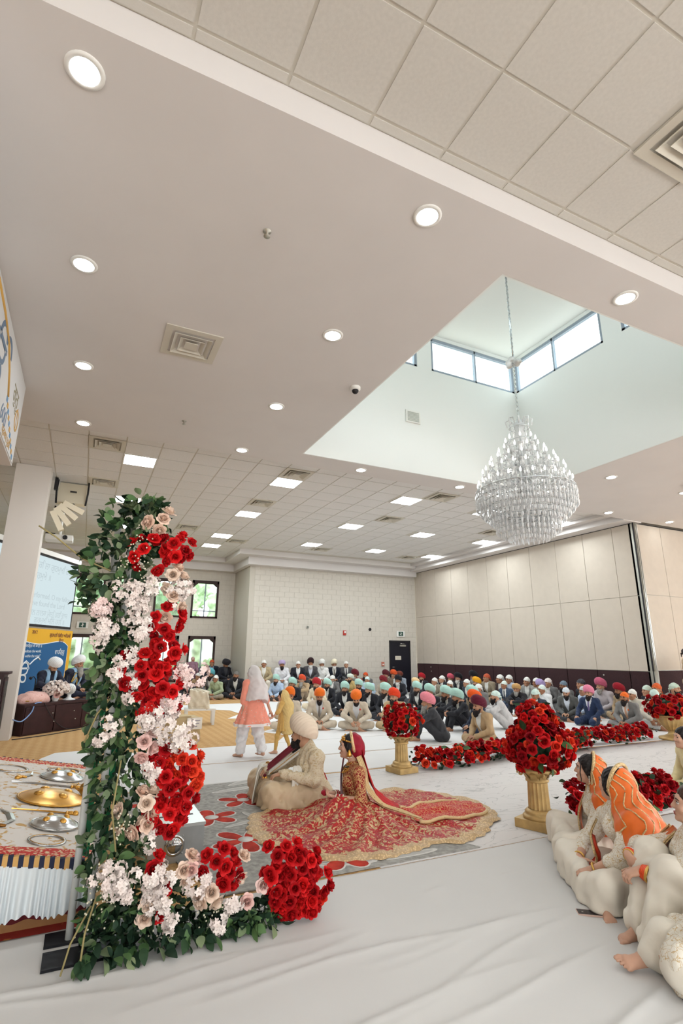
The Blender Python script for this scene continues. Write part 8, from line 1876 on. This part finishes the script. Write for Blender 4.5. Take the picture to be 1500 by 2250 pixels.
# ---- gold pedestals, urn and bouquets
M_gp = mat('gold_paint', (192, 160, 106), .45, .35, var=.16, vscale=9, bump=.08, bscale=60)
def pedestal(x, y, rot, label, s=1.0):
    t = thing('gold_pedestal', label, 'pedestal', (x, y, .006), R_(rot), None, s)
    MB().box((-.17, -.17, 0), (.17, .17, .075)).build('plinth', M_gp, t)
    MB().lathe([(.15, .075), (.155, .09), (.14, .105), (.125, .11), (.135, .125), (.115, .145), (.10, .15)], 32, cap=False).build('base_moulding', M_gp, t)
    vs, fs = grid_surface(lambda u, v: ((.098-.008*abs(math.sin(u*math.pi*16)))*(1-.08*v)*math.cos(u*6.2832), (.098-.008*abs(math.sin(u*math.pi*16)))*(1-.08*v)*math.sin(u*6.2832), .148+.235*v), 128, 2, True)
    MB().add(vs, fs, False).build('fluted_shaft', M_gp, t)
    MB().lathe([(.092, .38), (.105, .385), (.107, .398), (.095, .404), (.095, .42), (.12, .45), (.145, .47), (.145, .49), (.0, .49)], 32, cap=False).build('capital', M_gp, t); cap_ = t.children[-1]
    for k in range(8):
        a = k*math.pi/4+.2; vs = []
        for j in range(5):
            v = j/4
            for i in (-1, 0, 1): vs.append(((.10+.05*v+.03*v**4)*math.cos(a)-i*.035*(1-.5*v)*math.sin(a), (.10+.05*v+.03*v**4)*math.sin(a)+i*.035*(1-.5*v)*math.cos(a), .41+.085*v-.03*v**5))
        MB().add(vs, [(j*3+i, j*3+i+1, (j+1)*3+i+1, (j+1)*3+i) for j in range(4) for i in range(2)], True).build('acanthus_leaf', M_gp, cap_)
    for k in range(4):
        a = k*math.pi/2+math.pi/4; c = Vector((.155*math.cos(a), .155*math.sin(a), .455)); MB().tube([c+Vector((math.cos(a)*.03*math.cos(q)*(1-q/9), math.sin(a)*.03*math.cos(q)*(1-q/9), .03*math.sin(q)*(1-q/9))) for q in np.linspace(0, 7, 20)], .009, 6).build('scroll', M_gp, cap_)
    return t
def bouquet(c, r, n, label, mix=('red', 'red', 'red', 'dark', 'orange'), nleaf=26, s=1.0):
    t = thing('rose_bouquet', label, 'bouquet', c)
    S = SDF((-r[0]*.9, -r[1]*.9, -r[2]*.9), (r[0]*.9, r[1]*.9, r[2]*.9), r[0]*.10); S.ell((0, 0, 0), np.array(r)*.70, None, 0); S.wrinkle(r[0]*.06, r[0]*.3, 3); obj('foliage_core', np_mesh('foliage_core', [S.data()]), M_leafs[0], t)
    for d in fib(int(n*1.5)):
        q = rw.uniform(.74, 1.14); put('rose', rw.choice(ROSE), FM[rw.choice(mix)], t, (d.x*r[0]*q, d.y*r[1]*q, d.z*r[2]*q), d+Vector((0, 0, .1)), s*rw.uniform(.68, .92))
    for d in fib(nleaf): one_leaf(t, (d.x*r[0]*.85, d.y*r[1]*.85, d.z*r[2]*.85), d+Vector((rw.gauss(0, .4), rw.gauss(0, .4), rw.gauss(0, .3))), rw.uniform(.9, 1.3))
    return t
pedestal(4.08, 6.60, 8, 'gold fluted pedestal standing behind the bride', .92)
bouquet((4.09, 6.60, .655), (.25, .25, .20), 52, 'round red rose bouquet on the pedestal behind the bride')
pedestal(4.03, 4.10, 20, 'larger-looking gold fluted pedestal beside the women in orange', 1.0)
bouquet((4.09, 4.12, .70), (.30, .28, .25), 74, 'tall red rose bouquet on the pedestal near the women in orange', s=1.05)
bouquet((4.13, 4.14, .94), (.17, .17, .13), 26, 'small upper rose bouquet crowning the near pedestal', s=1.05, nleaf=10)
ur = thing('gold_urn', 'gold fluted urn at the right edge', 'urn', (10.30, 6.90, .006))
MB().lathe([(.24, 0), (.25, .02), (.24, .04), (.16, .06), (.09, .09), (.07, .13), (.09, .16)], 32, cap=False).build('foot', M_gp, ur)
vs, fs = grid_surface(lambda u, v: ((.09+.17*math.sin(min(1, v*1.05)*1.45)-.012*abs(math.sin(u*math.pi*18)))*math.cos(u*6.2832), (.09+.17*math.sin(min(1, v*1.05)*1.45)-.012*abs(math.sin(u*math.pi*18)))*math.sin(u*6.2832), .16+.25*v), 108, 8, True); MB().add(vs, fs, False).build('fluted_bowl', M_gp, ur)
MB().lathe([(.25, .40), (.28, .41), (.29, .43), (.27, .44), (.22, .43), (0.001, .42)], 32, cap=False).build('rim', M_gp, ur)
bouquet((10.32, 6.90, .585), (.42, .40, .21), 60, 'wide red rose bouquet in the gold urn', ('red', 'dark', 'dark', 'orange'), s=1.25)
def garland(pts, n, w, h, label, mix, nleaf=60, s=1.1):
    P = [Vector((x, y, 0)) for x, y in pts]; L = [0]
    for a, b in zip(P[:-1], P[1:]): L.append(L[-1]+(b-a).length)
    def at(t):
        q = t*L[-1]
        for i in range(len(P)-1):
            if q <= L[i+1]+1e-6: return P[i].lerp(P[i+1], (q-L[i])/(L[i+1]-L[i]))
        return P[-1]
    t = thing('rose_garland', label, 'garland', tuple(P[0])); o0 = P[0]
    sp = []
    for k in range(int(L[-1]*90)):
        c = at(rw.random())-o0; sp.append((c+Vector((rw.uniform(-w, w), rw.uniform(-w, w), rw.uniform(.01, h*.7))), (rw.gauss(0, 1), rw.gauss(-.4, 1), rw.gauss(.2, .5)), rw.uniform(.8, 1.4)))
    leaf_stuff(t, sp, 'dark_foliage', M_leafs[0])
    n = int(n*1.35)
    for k in range(n):
        c = at((k+rw.uniform(.0, 1))/n)-o0; u = rw.uniform(-1, 1); v = rw.uniform(-1, 1); zz = h*math.sqrt(max(0, 1-u*u*.8))*rw.uniform(.35, 1.0); put('rose', rw.choice(ROSE), FM[rw.choice(mix)], t, c+Vector((u*w*.6, u*w, max(zz, .05))), Vector((v*.5, u*.9-.3, .35+zz*2)), s*rw.uniform(.66, .92))
    for k in range(nleaf): c = at(rw.random())-o0; one_leaf(t, c+Vector((rw.uniform(-w, w), rw.uniform(-w, w), rw.uniform(.03, h))), (rw.gauss(0, 1), rw.gauss(-.3, 1), rw.gauss(.3, .4)), rw.uniform(.9, 1.4), None)
    return t
garland([(4.40, 6.74), (4.86, 6.62), (5.42, 6.70), (6.35, 7.0), (6.75, 6.95)], 150, .18, .27, 'low red rose garland between the two gold pedestals', ('red', 'red', 'dark', 'orange'), 70)
garland([(6.85, 6.85), (7.4, 6.85), (8.22, 7.12), (9.32, 7.08), (9.95, 7.18)], 150, .19, .29, 'low red rose garland leading to the gold urn', ('red', 'dark', 'dark', 'orange'), 70, 1.2)
garland([(4.42, 4.10), (4.8, 4.08), (5.4, 4.06), (5.95, 4.1)], 150, .18, .34, 'dark red rose garland behind the women in orange', ('dark', 'dark', 'red'), 50, 1.1)
garland([(10.75, 6.75), (11.3, 6.7)], 24, .15, .22, 'short dark rose garland right of the gold urn', ('dark', 'red'), 10, 1.2)
# white blossoms on the musicians' platform
t = thing('blossom_vase', 'bunch of white blossoms before the musicians', 'flowers', on_stage(1.06, .24))
MB().lathe([(.05, 0), (.07, .05), (.06, .1), (.04, .12), (.0, .12)], 16, cap=False).build('vase', M_white, t)
for d in fib(46):
    if d.z > -.5: put('blossom', rw.choice(BLOS), FM['white'], t, (d.x*.20, d.y*.16, .22+d.z*.14), d, 1.3)
for k in range(4): put('rose', ROSE[k], FM['pink'], t, (rw.uniform(-.06, .06), -.14, .16+rw.uniform(-.04, .04)), (0, -1, .2), 1.0)

# ------------------------------------------------------------------ chandelier
ch = thing('chandelier', 'large tiered crystal chandelier hanging in the skylight', 'chandelier', (5.74, 5.60, 0))
def crystal_mat():
    m = bpy.data.materials.new('crystal'); m.use_nodes = True; nt = m.node_tree; b = nt.nodes['Principled BSDF']
    b.inputs['Base Color'].default_value = (1, 1, 1, 1); b.inputs['Roughness'].default_value = .15; b.inputs['Specular IOR Level'].default_value = .9; b.inputs['Transmission Weight'].default_value = .35; b.inputs['IOR'].default_value = 1.3
    return m
M_cry = crystal_mat(); M_chr = mat('chandelier_chrome', (200, 204, 206), .2, .9); E_candle = emat('candle_bulb', (255, 250, 240), 3.0)
MB().tube([(0, 0, 6.12), (0, 0, 7.0), (0, 0, 8.2)], .012, 6).build('chain_core', M_chr, ch)
lk = MB()
for k in range(40): lk.tube([(0 if k % 2 else .02*math.cos(a), .02*math.cos(a) if k % 2 else 0, 5.05+k*.078+.035*math.sin(a)) for a in np.linspace(0, 6.2832, 9)], .006, 4, cap=False)
o = lk.build('chain_links', M_chr, ch); o['kind'] = 'stuff'
S = SDF((-.22, -.22, 5.9), (.22, .22, 6.3), .012)
for k in range(7): a = k*.9; S.ell((.08*math.cos(a), .08*math.sin(a), 6.10+.03*math.sin(k*2.1)), (.05, .05, .045), None, .02)
obj('cable_cover', np_mesh('cable_cover', [S.data()]), M_cry, ch)
MB().lathe([(.03, 3.35), (.07, 3.5), (.04, 3.6), (.09, 3.75), (.05, 3.9), (.10, 4.05), (.05, 4.2), (.08, 4.4), (.04, 4.6), (.12, 4.75), (.06, 4.9), (.09, 5.0), (.03, 5.1)], 20).build('stem', M_cry, ch)
drop = MB().lathe([(.0, 0), (.012, -.012), (.016, -.034), (.009, -.052), (0, -.058)], 6, cap=False, sm=False).mesh('crystal_drop')
drop2 = MB().lathe([(.0, 0), (.008, -.008), (0, -.018), (.008, -.028), (0, -.038), (.013, -.05), (.010, -.085), (0, -.10)], 6, cap=False, sm=False).mesh('crystal_pendant')
tiers = [(.68, 3.90, 26, .17), (.60, 4.10, 22, .15), (.48, 4.28, 16, .14), (.34, 4.44, 12, .12), (.22, 4.62, 8, .10)]
nd = 0; rest = MB()
dv = [Vector(v) for v in (p.co for p in drop2.vertices)]; df = [tuple(p.vertices) for p in drop2.polygons]
def add_drop(p, s=1.0):
    global nd
    if nd < 290: obj('crystal_drop', drop2, M_cry, ch, p, None, s); nd += 1
    else: rest.add([Vector(p)+v*s for v in dv], df)
for R, z, n, dr in tiers:
    for k in range(n):
        a = k*2*math.pi/n; ca, sa = math.cos(a), math.sin(a)
        MB().tube([(.06*ca, .06*sa, z+.05), (R*.4*ca, R*.4*sa, z-.12), (R*.8*ca, R*.8*sa, z-.10), (R*ca, R*sa, z)], .010, 6).build('arm', M_cry, ch); arm_ = ch.children[-1]
        cnd = MB().lathe([(.0, 0), (.03, .01), (.045, .02), (.012, .025), (.011, .12), (.0, .12)], 8, (R*ca, R*sa, z), cap=False).build('candle_cup', M_cry, arm_)
        MB().lathe([(.010, .12), (.016, .145), (.010, .175), (.0, .20)], 7, (R*ca, R*sa, z), cap=False).build('bulb', E_candle, arm_)
        for q in range(3): add_drop((R*ca+.03*math.cos(a+q*2.1), R*sa+.03*math.sin(a+q*2.1), z+.01), 1.1)
for R, z0, n, L in ((.72, 3.92, 60, 3), (.66, 3.84, 56, 3), (.60, 3.77, 50, 3), (.53, 3.70, 44, 3), (.45, 3.63, 38, 4), (.37, 3.57, 30, 4), (.28, 3.51, 24, 4), (.19, 3.45, 16, 3), (.10, 3.39, 9, 2), (.36, 4.35, 26, 2), (.52, 4.15, 34, 2), (.20, 4.72, 14, 3), (.15, 4.95, 10, 2)):
    torus('crystal_ring', (0, 0, z0), (0, 0, 1), R, .008, M_chr, ch, 40, 5)
    for k in range(n):
        a = k*2*math.pi/n+R
        for q in range(L): add_drop((R*math.cos(a), R*math.sin(a), z0-q*.085), 1.15)
o = rest.build('crystal_curtain', M_cry, ch); o['kind'] = 'stuff'
for k in range(8):
    a = k*math.pi/4; MB().tube([(.04*math.cos(a), .04*math.sin(a), 4.95), (.12*math.cos(a), .12*math.sin(a), 5.12), (.20*math.cos(a), .20*math.sin(a), 5.08), (.18*math.cos(a), .18*math.sin(a), 4.98)], .010, 6).build('crown_scroll', M_cry, ch)
